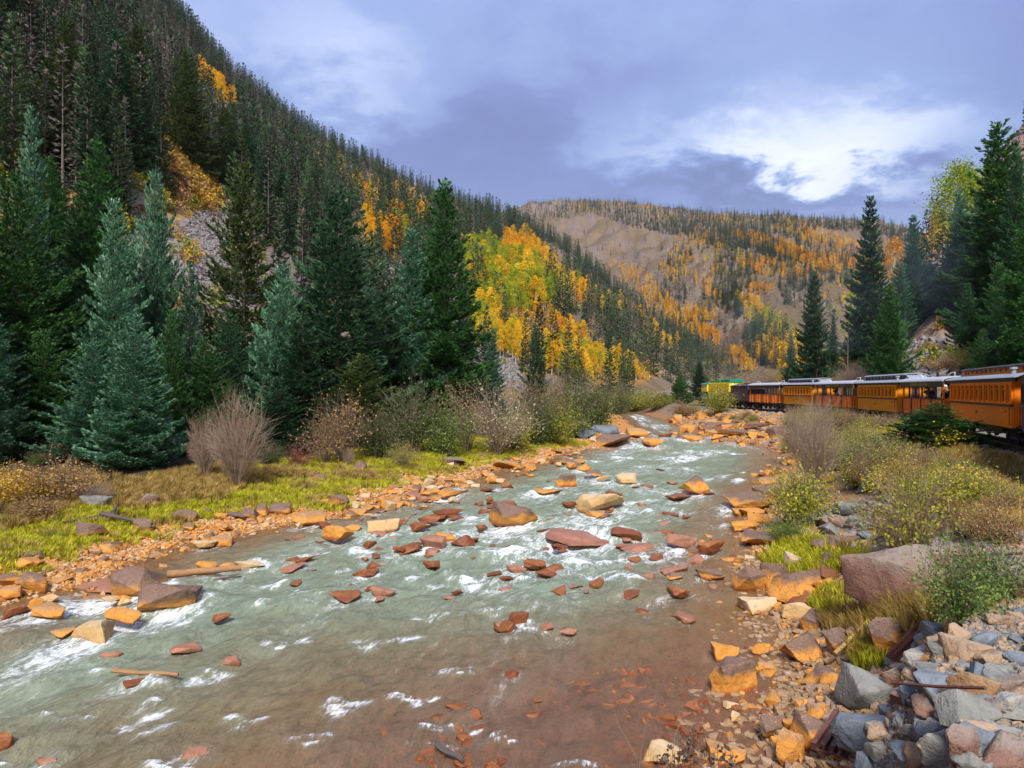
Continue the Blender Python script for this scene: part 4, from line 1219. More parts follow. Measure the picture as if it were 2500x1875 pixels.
def stems_np(seed, H, R, n, r0, sub=5, spread=1.0, arch=.25, wig=.08):
    """a clump of stems from one root, each with side twigs (three-sided tapers)"""
    rng = np.random.default_rng(seed); V = []; T = []; tips = []

    def seg(q0, q1, a, b_):
        b = len(V); d = q1 - q0; s = np.cross(d, [.13, .21, 1.0]); s /= max(np.linalg.norm(s), 1e-6); u = np.cross(s, d); u /= max(np.linalg.norm(u), 1e-6)
        V.extend([q0 + s * a, q0 - s * a * .5 + u * a * .85, q0 - s * a * .5 - u * a * .85, q1 + s * b_, q1 - s * b_ * .5 + u * b_ * .85, q1 - s * b_ * .5 - u * b_ * .85])
        for i in range(3):
            j = (i + 1) % 3; T.append((b + i, b + j, b + 3 + j)); T.append((b + i, b + 3 + j, b + 3 + i))
    for i in range(n):
        az = rng.uniform(0, 6.283); k = math.sqrt(rng.uniform(0, 1)) * spread
        h = H * rng.uniform(.62, 1.0) * math.sqrt(max(.12, 1 - .62 * k * k)); e = np.array([math.cos(az), math.sin(az), 0])
        root = e * R * .10 * rng.uniform(0, 1.2); pts = []
        for j in range(5):
            s = j / 4; p = root + e * R * k * (s ** (1 + arch)) + np.array([0, 0, h * (s - arch * k * .35 * s * s)]) + rng.normal(0, wig * R * .35 * s, 3); pts.append(p)
        r = r0 * rng.uniform(.6, 1.2)
        for j in range(4): seg(pts[j], pts[j + 1], r * (1 - j / 4.6), r * (1 - (j + 1) / 4.6))
        tips.append(pts[4])
        for _ in range(sub):
            s = rng.uniform(.35, 1); jj = min(int(s * 4), 3); p = pts[jj] + (pts[jj + 1] - pts[jj]) * (s * 4 - jj)
            d = (pts[jj + 1] - pts[jj]); d = d / np.linalg.norm(d) + rng.normal(0, .45, 3); d[2] = abs(d[2]) * .8
            q1 = p + d * h * rng.uniform(.10, .24); seg(p, q1, r * .45, r * .2); tips.append(q1); tips.append((p + q1) / 2)
            q2 = q1 + (d + rng.normal(0, .6, 3)) * h * .07; seg((p + q1) / 2, q2, r * .3, r * .12); tips.append(q2)
    return np.array(V), np.array(T), np.array(tips)


def bush_set(seed, H, R, n, r0, stem_mat, leaf_mat_=None, leaf=.05, nleaf=0, sub=5, arch=.25, jitter=.10, spread=1.0, low=.0):
    V, T, tips = stems_np(seed, H, R, n, r0, sub, spread, arch)
    rng = np.random.default_rng(seed + 1)
    st = mesh_np('stems', V, tris=T, attrs={'tint': np.repeat(rng.uniform(0, 1, len(V) // 6), 6)}, mats=[M[stem_mat]])
    lv = None
    if leaf_mat_:
        P = tips[rng.integers(0, len(tips), nleaf)] * (1 - low * rng.random((nleaf, 1)) ** 1.3) + rng.normal(0, jitter * H, (nleaf, 3)) * np.array([1, 1, .7])
        P[:, 2] = np.maximum(P[:, 2], .03 * H)
        V, Q = leaves_np(P, leaf, rng)
        t = np.clip(fbm(P[:, 0] * 4 / H + seed, P[:, 2] * 4 / H + P[:, 1] * 3 / H, seed, 3) * 1.1 - .05 + rng.normal(0, .2, nleaf), 0, 1)
        lv = mesh_np('leaves', V, quads=Q, attrs={'tint': np.repeat(t, 4)}, mats=[M[leaf_mat_]])
    return st, lv


# unit-height families (height 1 at build time is scaled per plant)
SPR = {}
SHORT_TREES = []
SPR['dense'] = [spruce_set(400 + i, 10, r, 300, .215, 'spruce_blue', cov=1.15, droop=.22) for i, r in enumerate((2.9, 3.3, 2.6, 3.0))]
SPR['tall'] = [spruce_set(420 + i, 20, r, 430, .38, 'spruce_green', cov=1.25, droop=.34) for i, r in enumerate((4.0, 4.4, 3.6))]
SPR['open'] = [spruce_set(440 + i, 20, r, 250, .44, 'spruce_dark', cov=1.0, droop=.38, gaps=.12, power=.7) for i, r in enumerate((5.4, 6.0))]
SPR['mid'] = [spruce_set(460 + i, 14, r, 190, .42, 'spruce_green', cov=1.15, droop=.3) for i, r in enumerate((2.7, 2.3, 3.0))]
SPR_H = {'dense': 10.0, 'tall': 20.0, 'open': 20.0, 'mid': 14.0}


def place_spruce(kind, i, p, h, wid, m, label, group=None, rz=None, name='spruce'):
    cr, tr = SPR[kind][i % len(SPR[kind])]; s = h / SPR_H[kind]
    root = bpy.data.objects.new(name, None); C.objects.link(root)
    root.location = (p[0], p[1], p[2] - .15); root.rotation_euler = (0, 0, random.uniform(0, 6.28) if rz is None else rz); root.scale = (s * wid, s * wid, s)
    tag(root, label, 'tree', group)
    if group is None: SHORT_TREES.append((p[0], p[1], p[2], short(label)))
    c = link('crown', cr, root); setmat(c, M[m]); link('trunk', tr, root)
    return root


# px of the axis, py of the tip, distance, kind, variant, width factor, needles, label
NEAR_SPRUCES = [
    (77, 262, 50, 'dense', 0, .80, 'spruce_blue', 'tall pale blue green spruce with a bare leader over the shore thicket'),
    (40, 420, 41, 'dense', 1, 1.15, 'spruce_green', 'broad full green spruce at the picture edge by the golden brush'),
    (-60, 560, 39, 'dense', 2, 1.2, 'spruce_dark', 'dark spruce half out of the picture by the golden brush'),
    (235, 340, 56, 'tall', 0, 1.0, 'spruce_green', 'mid green spruce behind the blue spruces near the shore'),
    (278, 486, 43, 'dense', 3, .85, 'spruce_blue', 'blue green spruce rising behind the small front blue spruce'),
    (380, 412, 47, 'dense', 1, .95, 'spruce_blue', 'shaggy blue spruce standing before the scree slope'),
    (330, 762, 34.5, 'dense', 0, 1.15, 'spruce_blue', 'small dense blue spruce with skirts on the grass, frontmost of all'),
    (226, 830, 37, 'dense', 3, 1.1, 'spruce_blue', 'silvery blue spruce pressed against the small frontmost one'),
    (418, 752, 40, 'dense', 2, .8, 'spruce_green', 'slim light green young spruce behind the bare round shrub'),
    (150, 640, 44, 'dense', 2, 1.0, 'spruce_dark', 'shadowy dark spruce between the broad green and silvery ones'),
    (595, 405, 53, 'open', 0, .92, 'spruce_olive', 'open olive green spruce with visible limbs before the scree'),
    (690, 640, 46, 'dense', 1, .95, 'spruce_blue', 'soft blue green spruce between two big open spruces'),
    (500, 820, 42, 'dense', 3, 1.1, 'spruce_green', 'green spruce behind the top of the bare round shrub'),
    (675, 915, 40, 'dense', 0, .9, 'spruce_dark', 'small dark spruce right of the bare round shrub'),
    (825, 468, 50, 'open', 1, .95, 'spruce_dark', 'big wide open dark spruce in the middle of the shore thicket'),
    (740, 760, 45, 'dense', 2, 1.1, 'spruce_dark', 'dark spruce under the wide open spruce'),
    (880, 860, 46, 'dense', 3, 1.15, 'spruce_olive', 'olive dark spruce low under the wide open spruce'),
    (1005, 556, 60, 'tall', 2, 1.15, 'spruce_blue', 'bluish spruce standing close beside the tallest pointed spruce'),
    (1086, 442, 61, 'tall', 0, 1.05, 'spruce_green', 'tallest pointed dark green spruce of the shore thicket'),
    (955, 780, 54, 'dense', 1, 1.2, 'spruce_dark', 'dense dark spruce filling the gap under the bluish spruce'),
    (1205, 800, 74, 'tall', 1, .8, 'spruce_blue', 'slim bluish spruce before the yellow aspens and scree'),
    (1307, 792, 76, 'open', 0, .55, 'spruce_dark', 'thin ragged dark spruce alone before the yellow aspens'),
    (165, 45, 104, 'tall', 1, 1.15, 'spruce_olive', 'tall olive spruce high on the slope above the shore thicket'),
    (284, 72, 100, 'tall', 0, 1.1, 'spruce_dark', 'tall dark blue topped spruce high on the slope'),
    (336, 58, 108, 'tall', 2, 1.0, 'spruce_olive', 'tall dusky spruce beside a dark blue topped one on the slope'),
    (455, 120, 108, 'tall', 0, 1.0, 'spruce_olive', 'tall olive spruce standing just above the golden brush'),
    (548, 262, 112, 'tall', 2, .95, 'spruce_olive', 'dull green spruce on the slope under the orange aspen streak'),
    (350, 265, 92, 'dense', 2, .9, 'spruce_dark', 'very dark blue spruce above the golden brush'),
    (600, 300, 120, 'tall', 1, .9, 'spruce_dark', 'dark spruce on the slope right of the golden brush'),
    (505, 330, 105, 'tall', 1, .95, 'spruce_olive', 'dim green spruce on the slope behind the scree'),
    (690, 420, 96, 'tall', 2, .9, 'spruce_dark', 'slender dark spruce behind the open olive spruce'),
    (650, 380, 104, 'tall', 0, .85, 'spruce_dark', 'slender dark spruce with a bare trunk streak on the slope'),
    (-20, 760, 36.5, 'dense', 3, 1.2, 'spruce_blue', 'blue green spruce skirts cut by the picture edge over the golden brush'),
    (110, 800, 39, 'dense', 0, 1.2, 'spruce_green', 'green spruce under the broad full one at the picture edge'),
    (465, 640, 47, 'dense', 2, 1.0, 'spruce_blue', 'pale bluish spruce against the scree'),
    (560, 760, 46, 'dense', 1, 1.2, 'spruce_dark', 'dark full spruce under the open olive one'),
    (780, 640, 54, 'dense', 0, 1.1, 'spruce_green', 'green spruce hidden among the limbs of the wide open spruce'),
    (905, 700, 57, 'dense', 2, 1.2, 'spruce_blue', 'bluish spruce filling between the wide open and the tallest'),
    (1150, 900, 66, 'dense', 3, 1.0, 'spruce_dark', 'dark low spruce at the foot of the tallest pointed spruce'),
    (640, 800, 48, 'dense', 3, 1.2, 'spruce_dark', 'dark spruce behind the soft blue green one'),
    (200, 470, 60, 'tall', 2, 1.0, 'spruce_dark', 'dark spruce between the mid green and broad green spruces'),
    (120, 380, 66, 'tall', 1, .9, 'spruce_green', 'green spruce behind the pale blue green one with the bare leader'),
    # across the track
    (2390, 470, 112, 'tall', 2, 1.1, 'spruce_blue', 'bluish spruce between the pale cottonwoods'),
    (2480, 360, 84, 'tall', 1, 1.2, 'spruce_dark', 'dark tall spruce at the picture edge beside the very tall one'),
    (2560, 600, 58, 'tall', 2, 1.1, 'spruce_green', 'green spruce mostly outside the picture above the near coach'),
    (2360, 690, 82, 'dense', 2, 1.2, 'spruce_dark', 'dark spruce below the tall smoky blue one'),
    (2440, 640, 78, 'tall', 0, 1.0, 'spruce_green', 'full green spruce behind the young green one on the cut bank'),
    (2270, 640, 112, 'tall', 0, 1.0, 'spruce_blue', 'hazy blue spruce behind the log slope'),
    (2490, 760, 66, 'dense', 1, 1.2, 'spruce_green', 'green spruce above the roof hood of the near coach'),
    (2150, 700, 110, 'tall', 1, 1.0, 'spruce_dark', 'dark spruce filling behind the tall pointed one'),
    (2080, 800, 104, 'dense', 3, 1.0, 'spruce_dark', 'small dark spruce beside the thin dead tree'),
    (1989, 662, 96, 'tall', 0, .85, 'spruce_dark', 'dark green spruce nearest the engine on the far side of the train'),
    (2035, 770, 99, 'tall', 1, .6, 'spruce_dark', 'small thin spruce beside the one nearest the engine'),
    (2125, 480, 98, 'tall', 2, .92, 'spruce_dark', 'tall pointed spruce behind the train with a narrow tip against the sky'),
    (2230, 524, 108, 'tall', 1, 1.0, 'spruce_blue', 'smoky blue spruce behind the tall pointed one'),
    (2196, 640, 104, 'tall', 0, .9, 'spruce_blue', 'bluish spruce in the smoke between two taller spruces'),
    (2173, 690, 80, 'dense', 1, 1.05, 'spruce_green', 'broad green spruce close behind the open car'),
    (2343, 464, 104, 'tall', 1, 1.15, 'spruce_blue', 'tall smoky blue spruce below the pale cottonwood'),
    (2438, 300, 92, 'tall', 0, 1.25, 'spruce_green', 'very tall spruce beside the pale cottonwood near the picture edge'),
    (2525, 430, 66, 'tall', 1, 1.05, 'spruce_green', 'big dark green spruce cut by the picture edge above the near coach'),
    (2400, 800, 68, 'dense', 0, .95, 'spruce_green', 'young green spruce on the cut bank above the orange coach'),
    (2455, 700, 74, 'dense', 3, 1.0, 'spruce_dark', 'dark spruce behind the young green one on the cut bank'),
    (2300, 700, 100, 'tall', 2, 1.0, 'spruce_dark', 'dark spruce low in the smoke behind the log slope'),
    (1931, 806, 106, 'dense', 2, 1.0, 'spruce_blue', 'small dark blue spruce before the bright yellow aspen behind the train'),
    (2240, 940, 70, 'dense', 1, 1.3, 'spruce_dark', 'low dark spruce peeking over the roofs beside the leaning log'),
    (1622, 955, 128, 'dense', 0, .95, 'spruce_green', 'small dark green spruce at the far water edge, shorter of two'),
    (1661, 906, 132, 'dense', 1, .9, 'spruce_green', 'dark green spruce at the far water edge, taller of two'),
    (1708, 880, 150, 'tall', 0, .8, 'spruce_dark', 'dark spruce rising behind the engine cab'),
    (2030, 1135, 38, 'dense', 3, 1.2, 'spruce_green', 'tiny spruce seedling among the bank bushes'),
    (2285, 976, 34, 'dense', 1, 2.7, 'spruce_green', 'bushy young spruce growing on the bank in front of the orange coach'),
]


HALF_PX = {(77, 262): 95, (40, 420): 180, (-60, 560): 150, (235, 340): 95, (278, 486): 105, (380, 412): 98, (330, 762): 128, (226, 830): 110, (418, 752): 62, (150, 640): 105, (595, 405): 135, (690, 640): 95, (500, 820): 95, (675, 915): 85, (825, 468): 190, (740, 760): 115, (880, 860): 115,
           (1005, 556): 88, (1086, 442): 116, (955, 780): 95, (1205, 800): 40, (1307, 792): 44, (165, 45): 88, (284, 72): 72, (336, 58): 62, (455, 120): 64, (548, 262): 52, (350, 265): 58, (600, 300): 48, (505, 330): 52, (690, 420): 48, (650, 380): 44,
           (1989, 662): 47, (2035, 770): 24, (2125, 480): 60, (2230, 524): 54, (2196, 640): 46, (2173, 690): 64, (2343, 464): 60, (2438, 304): 88, (2525, 430): 112, (2400, 800): 52, (2455, 700): 60, (2300, 700): 46, (1931, 806): 28, (2240, 940): 42, (1622, 955): 21, (1661, 906): 28, (1708, 880): 27, (2030, 1135): 40, (2285, 976): 125,
           (-20, 760): 115, (110, 800): 115, (465, 640): 70, (560, 760): 95, (780, 640): 85, (905, 700): 85, (1150, 900): 55, (200, 470): 72, (120, 380): 70, (2390, 470): 48, (2480, 360): 70, (2560, 600): 80, (2360, 690): 50, (2440, 640): 55, (2270, 640): 44, (2490, 760): 62, (2150, 700): 42, (2080, 800): 32}
FOOT_PY = {(165, 45): 440, (284, 72): 400, (336, 58): 370, (455, 120): 420, (548, 262): 440, (350, 265): 385, (600, 300): 480, (505, 330): 445, (690, 420): 600, (650, 380): 560}
SPR_R = {'dense': (2.9, 3.3, 2.6, 3.0), 'tall': (4.0, 4.4, 3.6), 'open': (5.4, 6.0), 'mid': (2.7, 2.3, 3.0)}


def plant_spruces():
    for (px, py, Y, kind, i, wid, m, lab) in NEAR_SPRUCES:
        p = at(px, Y); h = CAMZ + (HY - py) / F * Y - p[2]
        if (px, py) in FOOT_PY: p = hit(px, FOOT_PY[px, py], ymin=60, floor_water=False); Y = p[1]; h = CAMZ + (HY - py) / F * Y - p[2]
        if (px, py) in HALF_PX: wid = HALF_PX[px, py] * Y / F / (h * SPR_R[kind][i % len(SPR[kind])] / SPR_H[kind]) * (1.16 if px < 1100 and Y < 80 else 1.1)
        place_spruce(kind, i, p, h, wid, m, lab, rz=random.uniform(0, 6.28))


plant_spruces()

# ------------------------------------------------------------------ the forests on the slopes
def inst_material_note(): pass


def stuff_forest(name, label, P, sc, srcs, idx, rng):
    """the uncountable rest of a kind: one object, instances on points"""
    me = mesh_np(name, P, attrs={'sc': sc, 'rz': rng.uniform(0, 6.283, len(P)), 'vi': idx.astype(float)})
    o = link(name, me); tag(o, label, None, None, 'stuff')
    g = bpy.data.node_groups.new(name, 'GeometryNodeTree')
    g.interface.new_socket('Geometry', in_out='INPUT', socket_type='NodeSocketGeometry'); g.interface.new_socket('Geometry', in_out='OUTPUT', socket_type='NodeSocketGeometry')
    N = g.nodes; L = g.links
    gi, go = N.new('NodeGroupInput'), N.new('NodeGroupOutput')
    j = N.new('GeometryNodeJoinGeometry')
    for s in reversed(srcs):
        oi = N.new('GeometryNodeObjectInfo'); oi.transform_space = 'ORIGINAL'; oi.inputs['Object'].default_value = s; oi.inputs['As Instance'].default_value = True
        L.new(oi.outputs['Geometry'], j.inputs[0])
    ip = N.new('GeometryNodeInstanceOnPoints'); ip.inputs['Pick Instance'].default_value = True

    def attr(nm, typ):
        a = N.new('GeometryNodeInputNamedAttribute'); a.data_type = typ; a.inputs['Name'].default_value = nm; return a.outputs['Attribute']
    cx = N.new('ShaderNodeCombineXYZ'); L.new(attr('rz', 'FLOAT'), cx.inputs[2])
    er = N.new('FunctionNodeEulerToRotation'); L.new(cx.outputs[0], er.inputs[0])
    L.new(gi.outputs[0], ip.inputs['Points']); L.new(j.outputs[0], ip.inputs['Instance']); L.new(er.outputs[0], ip.inputs['Rotation'])
    fi = N.new('FunctionNodeFloatToInt'); L.new(attr('vi', 'FLOAT'), fi.inputs[0]); L.new(fi.outputs[0], ip.inputs['Instance Index'])
    L.new(attr('sc', 'FLOAT'), ip.inputs['Scale']); L.new(ip.outputs[0], go.inputs[0])
    md = o.modifiers.new('scatter', 'NODES'); md.node_group = g
    return o


def in_ell(px, py, zones):
    w = np.zeros(len(px), bool)
    for (cx, cy, rx, ry, a) in zones:
        ca, sa = math.cos(math.radians(a)), math.sin(math.radians(a))
        dx, dy = px - cx, py - cy
        w |= ((dx * ca + dy * sa) / rx) ** 2 + ((-dx * sa + dy * ca) / ry) ** 2 < 1
    return w


OPEN_ZONES = [(455, 450, 115, 48, 48), (500, 560, 95, 62, 60), (560, 690, 85, 50, 50), (430, 385, 60, 48, 40), (1190, 885, 130, 42, 25), (1010, 715, 130, 40, 20), (1330, 850, 190, 55, 33), (1250, 690, 90, 60, 35), (1480, 905, 130, 28, 20),
              (650, 455, 60, 20, 30), (1010, 465, 45, 22, 60), (1310, 640, 60, 30, 20), (60, 215, 70, 60, 60), (255, 330, 45, 60, 60), (525, 220, 70, 22, 42), (480, 620, 130, 170, 20), (530, 255, 80, 40, 42), (920, 640, 90, 60, 0)]


def slope_label(base, p):
    """which tree of the slope: how far up, and over which of the labelled trees it stands"""
    u = p[0] / p[1]
    q = min(SHORT_TREES, key=lambda t: abs(t[0] / t[1] - u) + .0004 * abs(t[1] - p[1]))
    v = (p[2] - CAMZ) / p[1]
    pos = 'at the skyline' if v > .42 else 'high on the slope' if v > .25 else 'midway up the slope' if v > .11 else 'low on the slope'
    return ' '.join(f'{base} {pos} in line with the {q[3]}'.split(' ')[:16])


def forest():
    rng = np.random.default_rng(31)
    far_src = [single_spruce(500 + i, 15, r, 46, .85, 'forest', cov=1.0, cross=True, droop=.35) for i, r in enumerate((1.9, 2.2, 1.6))]
    mid_src = [single_spruce(510 + i, 15, r, 110, .55, 'forest', cov=1.5, droop=.35, gaps=.06) for i, r in enumerate((2.1, 1.7, 2.4, 1.9))]
    dead_src = [single_spruce(520 + i, 15, r, 80, .6, 'dead_wood', 'dead_wood', cov=.34, droop=.45, gaps=.2, cross=True) for i, r in enumerate((1.3, 1.0, 1.6))]
    asp = {k: [aspen_mesh(530 + i * 3 + j, 9, 1.35 + .25 * j, 50, 20, .30, 'aspen_' + k) for j in range(3)] for i, k in enumerate(('yellow', 'orange', 'green'))}
    shr = [aspen_mesh(560 + i, 2.2, 1.3, 26, 9, .3, mm, base=.08) for i, mm in enumerate(('leaf_gold', 'leaf_brown', 'leaf_olive', 'leaf_red'))]

    # --- conifers of the left mountain and the ridge behind
    N = 60000
    px = rng.uniform(-420, 1900, N); py = rng.uniform(-420, 965, N)
    P = hits(px, py, ymin=60, floor_water=False); ok = ~np.isnan(P[:, 0])
    reg = np.zeros(N, int); reg[ok] = np.rint(gsample(GREG.astype(float), P[ok, 0], P[ok, 1])).astype(int)
    r = np.hypot(P[:, 0], P[:, 1])
    dens = fbm(P[:, 0] * .02, P[:, 1] * .02, 3, 3)
    left = ok & (reg == 1) & (r > 88)
    acc = np.clip((r / 640.0) ** 1.75, 0.0, .62) * (.55 + .9 * sst(.3, .6, dens)) * np.where(in_ell(px, py, OPEN_ZONES), .05, 1)
    acc *= np.where((px > 1250) & (py > 740 + (px - 1250) * .3), .7, 1)
    acc *= np.where(in_ell(px, py, [(1270, 740, 210, 130, 35)]), .38, 1)
    keepL = left & (rng.random(N) < acc)
    # ridge trees, so the skyline bristles
    rp = rng.uniform(-200, 1720, 900); rows = np.array([(x, y) for x, y in ((-300, -900), (0, -430), (220, -180), (440, 42), (560, 175), (700, 285), (900, 402), (1060, 478), (1200, 522), (1300, 560), (1400, 615), (1500, 705), (1600, 790), (1700, 868))])
    ry = np.interp(rp, rows[:, 0], rows[:, 1]) + rng.uniform(1, 14, len(rp))
    PR = hits(rp, ry, ymin=60, floor_water=False); okR = ~np.isnan(PR[:, 0]) & (np.hypot(PR[:, 0], PR[:, 1]) < 1500)
    pts = np.concatenate([P[keepL], PR[okR]]); ppx = np.concatenate([px[keepL], rp[okR]]); ppy = np.concatenate([py[keepL], ry[okR]])
    # --- conifers of the far mountain: a ridge fringe, a diagonal belt and scattered stands
    N2 = 42000
    px2 = rng.uniform(1180, 2420, N2); py2 = rng.uniform(470, 900, N2)
    P2 = hits(px2, py2, ymin=300, floor_water=False); ok2 = ~np.isnan(P2[:, 0])
    reg2 = np.zeros(N2, int); reg2[ok2] = np.rint(gsample(GREG.astype(float), P2[ok2, 0], P2[ok2, 1])).astype(int)
    rid = np.interp(px2, [1250, 1400, 1500, 1700, 1900, 2140, 2300], [508, 488, 492, 516, 532, 540, 590])
    clump = fbm(px2 * .02, py2 * .03, 44, 3)
    acc2 = .015 * sst(.5, .6, clump) + .003
    acc2 = np.maximum(acc2, .55 * (py2 - rid < 16 + 36 * clump))
    acc2 = np.maximum(acc2, .8 * in_ell(px2, py2, [(1570, 535, 130, 26, 14), (1720, 570, 110, 24, 22), (1470, 515, 50, 14, 20), (1740, 545, 90, 22, 10), (1850, 590, 60, 26, 30)]))
    acc2 = np.maximum(acc2, .16 * in_ell(px2, py2, [(1900, 620, 260, 60, 14), (1800, 660, 60, 60, 60), (1950, 720, 60, 30, 0), (1660, 640, 30, 40, 0), (1780, 740, 60, 24, 30), (1640, 720, 40, 40, 0), (2200, 620, 100, 60, 10), (1870, 850, 60, 60, 0)]))
    keep2 = ok2 & (reg2 == 2) & (rng.random(N2) < acc2)
    # --- right hillside
    N3 = 5000
    px3 = rng.uniform(1960, 2900, N3); py3 = rng.uniform(120, 930, N3)
    P3 = hits(px3, py3, ymin=45, floor_water=False); ok3 = ~np.isnan(P3[:, 0])
    reg3 = np.zeros(N3, int); reg3[ok3] = np.rint(gsample(GREG.astype(float), P3[ok3, 0], P3[ok3, 1])).astype(int)
    r3 = np.hypot(P3[:, 0], P3[:, 1])
    keep3 = ok3 & (reg3 == 3) & (r3 > 118) & (rng.random(N3) < np.clip((r3 / 900) ** 1.6, 0, .5)) & ~in_ell(px3, py3, [(2310, 540, 40, 60, 0), (2480, 340, 30, 50, 0)])

    allP = np.concatenate([pts, P2[keep2], P3[keep3]])
    where = np.concatenate([np.zeros(len(pts), int), np.ones(keep2.sum(), int), np.full(keep3.sum(), 2)])
    apx = np.concatenate([ppx, px2[keep2], px3[keep3]]); apy = np.concatenate([ppy, py2[keep2], py3[keep3]])
    rr = np.hypot(allP[:, 0], allP[:, 1])
    h = rng.uniform(.62, 1.15, len(allP)) * np.where(where == 1, .9, 1.0)
    grayp = np.where(where == 0, .12 + .24 * sst(900, 100, apx) * sst(.35, .6, fbm(allP[:, 0] * .012, allP[:, 1] * .012, 66, 3)), .04)
    grayp = np.maximum(grayp, .55 * in_ell(apx, apy, [(1560, 800, 60, 50, 40), (60, 330, 80, 120, 0), (600, 210, 60, 60, 45), (420, 200, 60, 120, 0)]))
    dead = rng.random(len(allP)) < grayp
    show = h / rr * ((apx > -20) & (apx < 2520) & (apy > -60))
    vi = rng.integers(0, 3, len(allP)); mids = rng.integers(0, 4, len(allP))
    for nm, sel, srcs, group, cap in (('mountain_spruce', ~dead, mid_src, 'spruces of the mountain forest', 250), ('dead_spruce', dead, dead_src, 'dead gray spruces of the mountain forest', 200)):
        ii = np.where(sel)[0]; order = ii[np.argsort(-show[ii])]; top = order[:cap]; rest = order[cap:]
        firsts = {}
        for n_, k in enumerate(top):
            me = srcs[mids[k] % len(srcs)]
            o = link(nm, me, None, (allP[k, 0], allP[k, 1], allP[k, 2] - .3), rng.uniform(0, 6.28), (h[k], h[k], h[k]))
            side = 'left mountain' if where[k] == 0 else 'far mountain' if where[k] == 1 else 'hillside behind the train'
            lab = slope_label(('', 'far mountain ', 'hillside ')[where[k]] + ('tall ' if h[k] > .98 else 'short ' if h[k] < .75 else '') + ('dark spruce' if nm == 'mountain_spruce' else 'bare gray dead spruce'), allP[k])
            tag(o, lab, 'tree', group + (' on the ' + side))
            firsts.setdefault(mids[k] % len(srcs), o)
        if nm == 'mountain_spruce':
            # the far ones: a lighter tree, its sources are real trees of the ridge
            fs = []
            for q_, me in enumerate(far_src):
                k = rest[q_]
                o = link(nm, me, None, (allP[k, 0], allP[k, 1], allP[k, 2] - .3), 0, (h[k],) * 3)
                tag(o, slope_label(('', 'far mountain ', 'hillside ')[where[k]] + 'small dark spruce', allP[k]), 'tree', group + ' on the ' + ('left mountain' if where[k] == 0 else 'far mountain' if where[k] == 1 else 'hillside behind the train')); fs.append(o)
            rest = rest[3:]
            stuff_forest('spruce_forest', 'dark spruce forest covering the mountains', allP[rest] - [0, 0, .3], h[rest], fs, vi[rest], rng)
        else:
            stuff_forest('dead_spruce_forest', 'gray beetle killed spruces through the mountain forest', allP[rest] - [0, 0, .3], h[rest], [firsts[k] for k in sorted(firsts)], vi[rest] % len(firsts), rng)

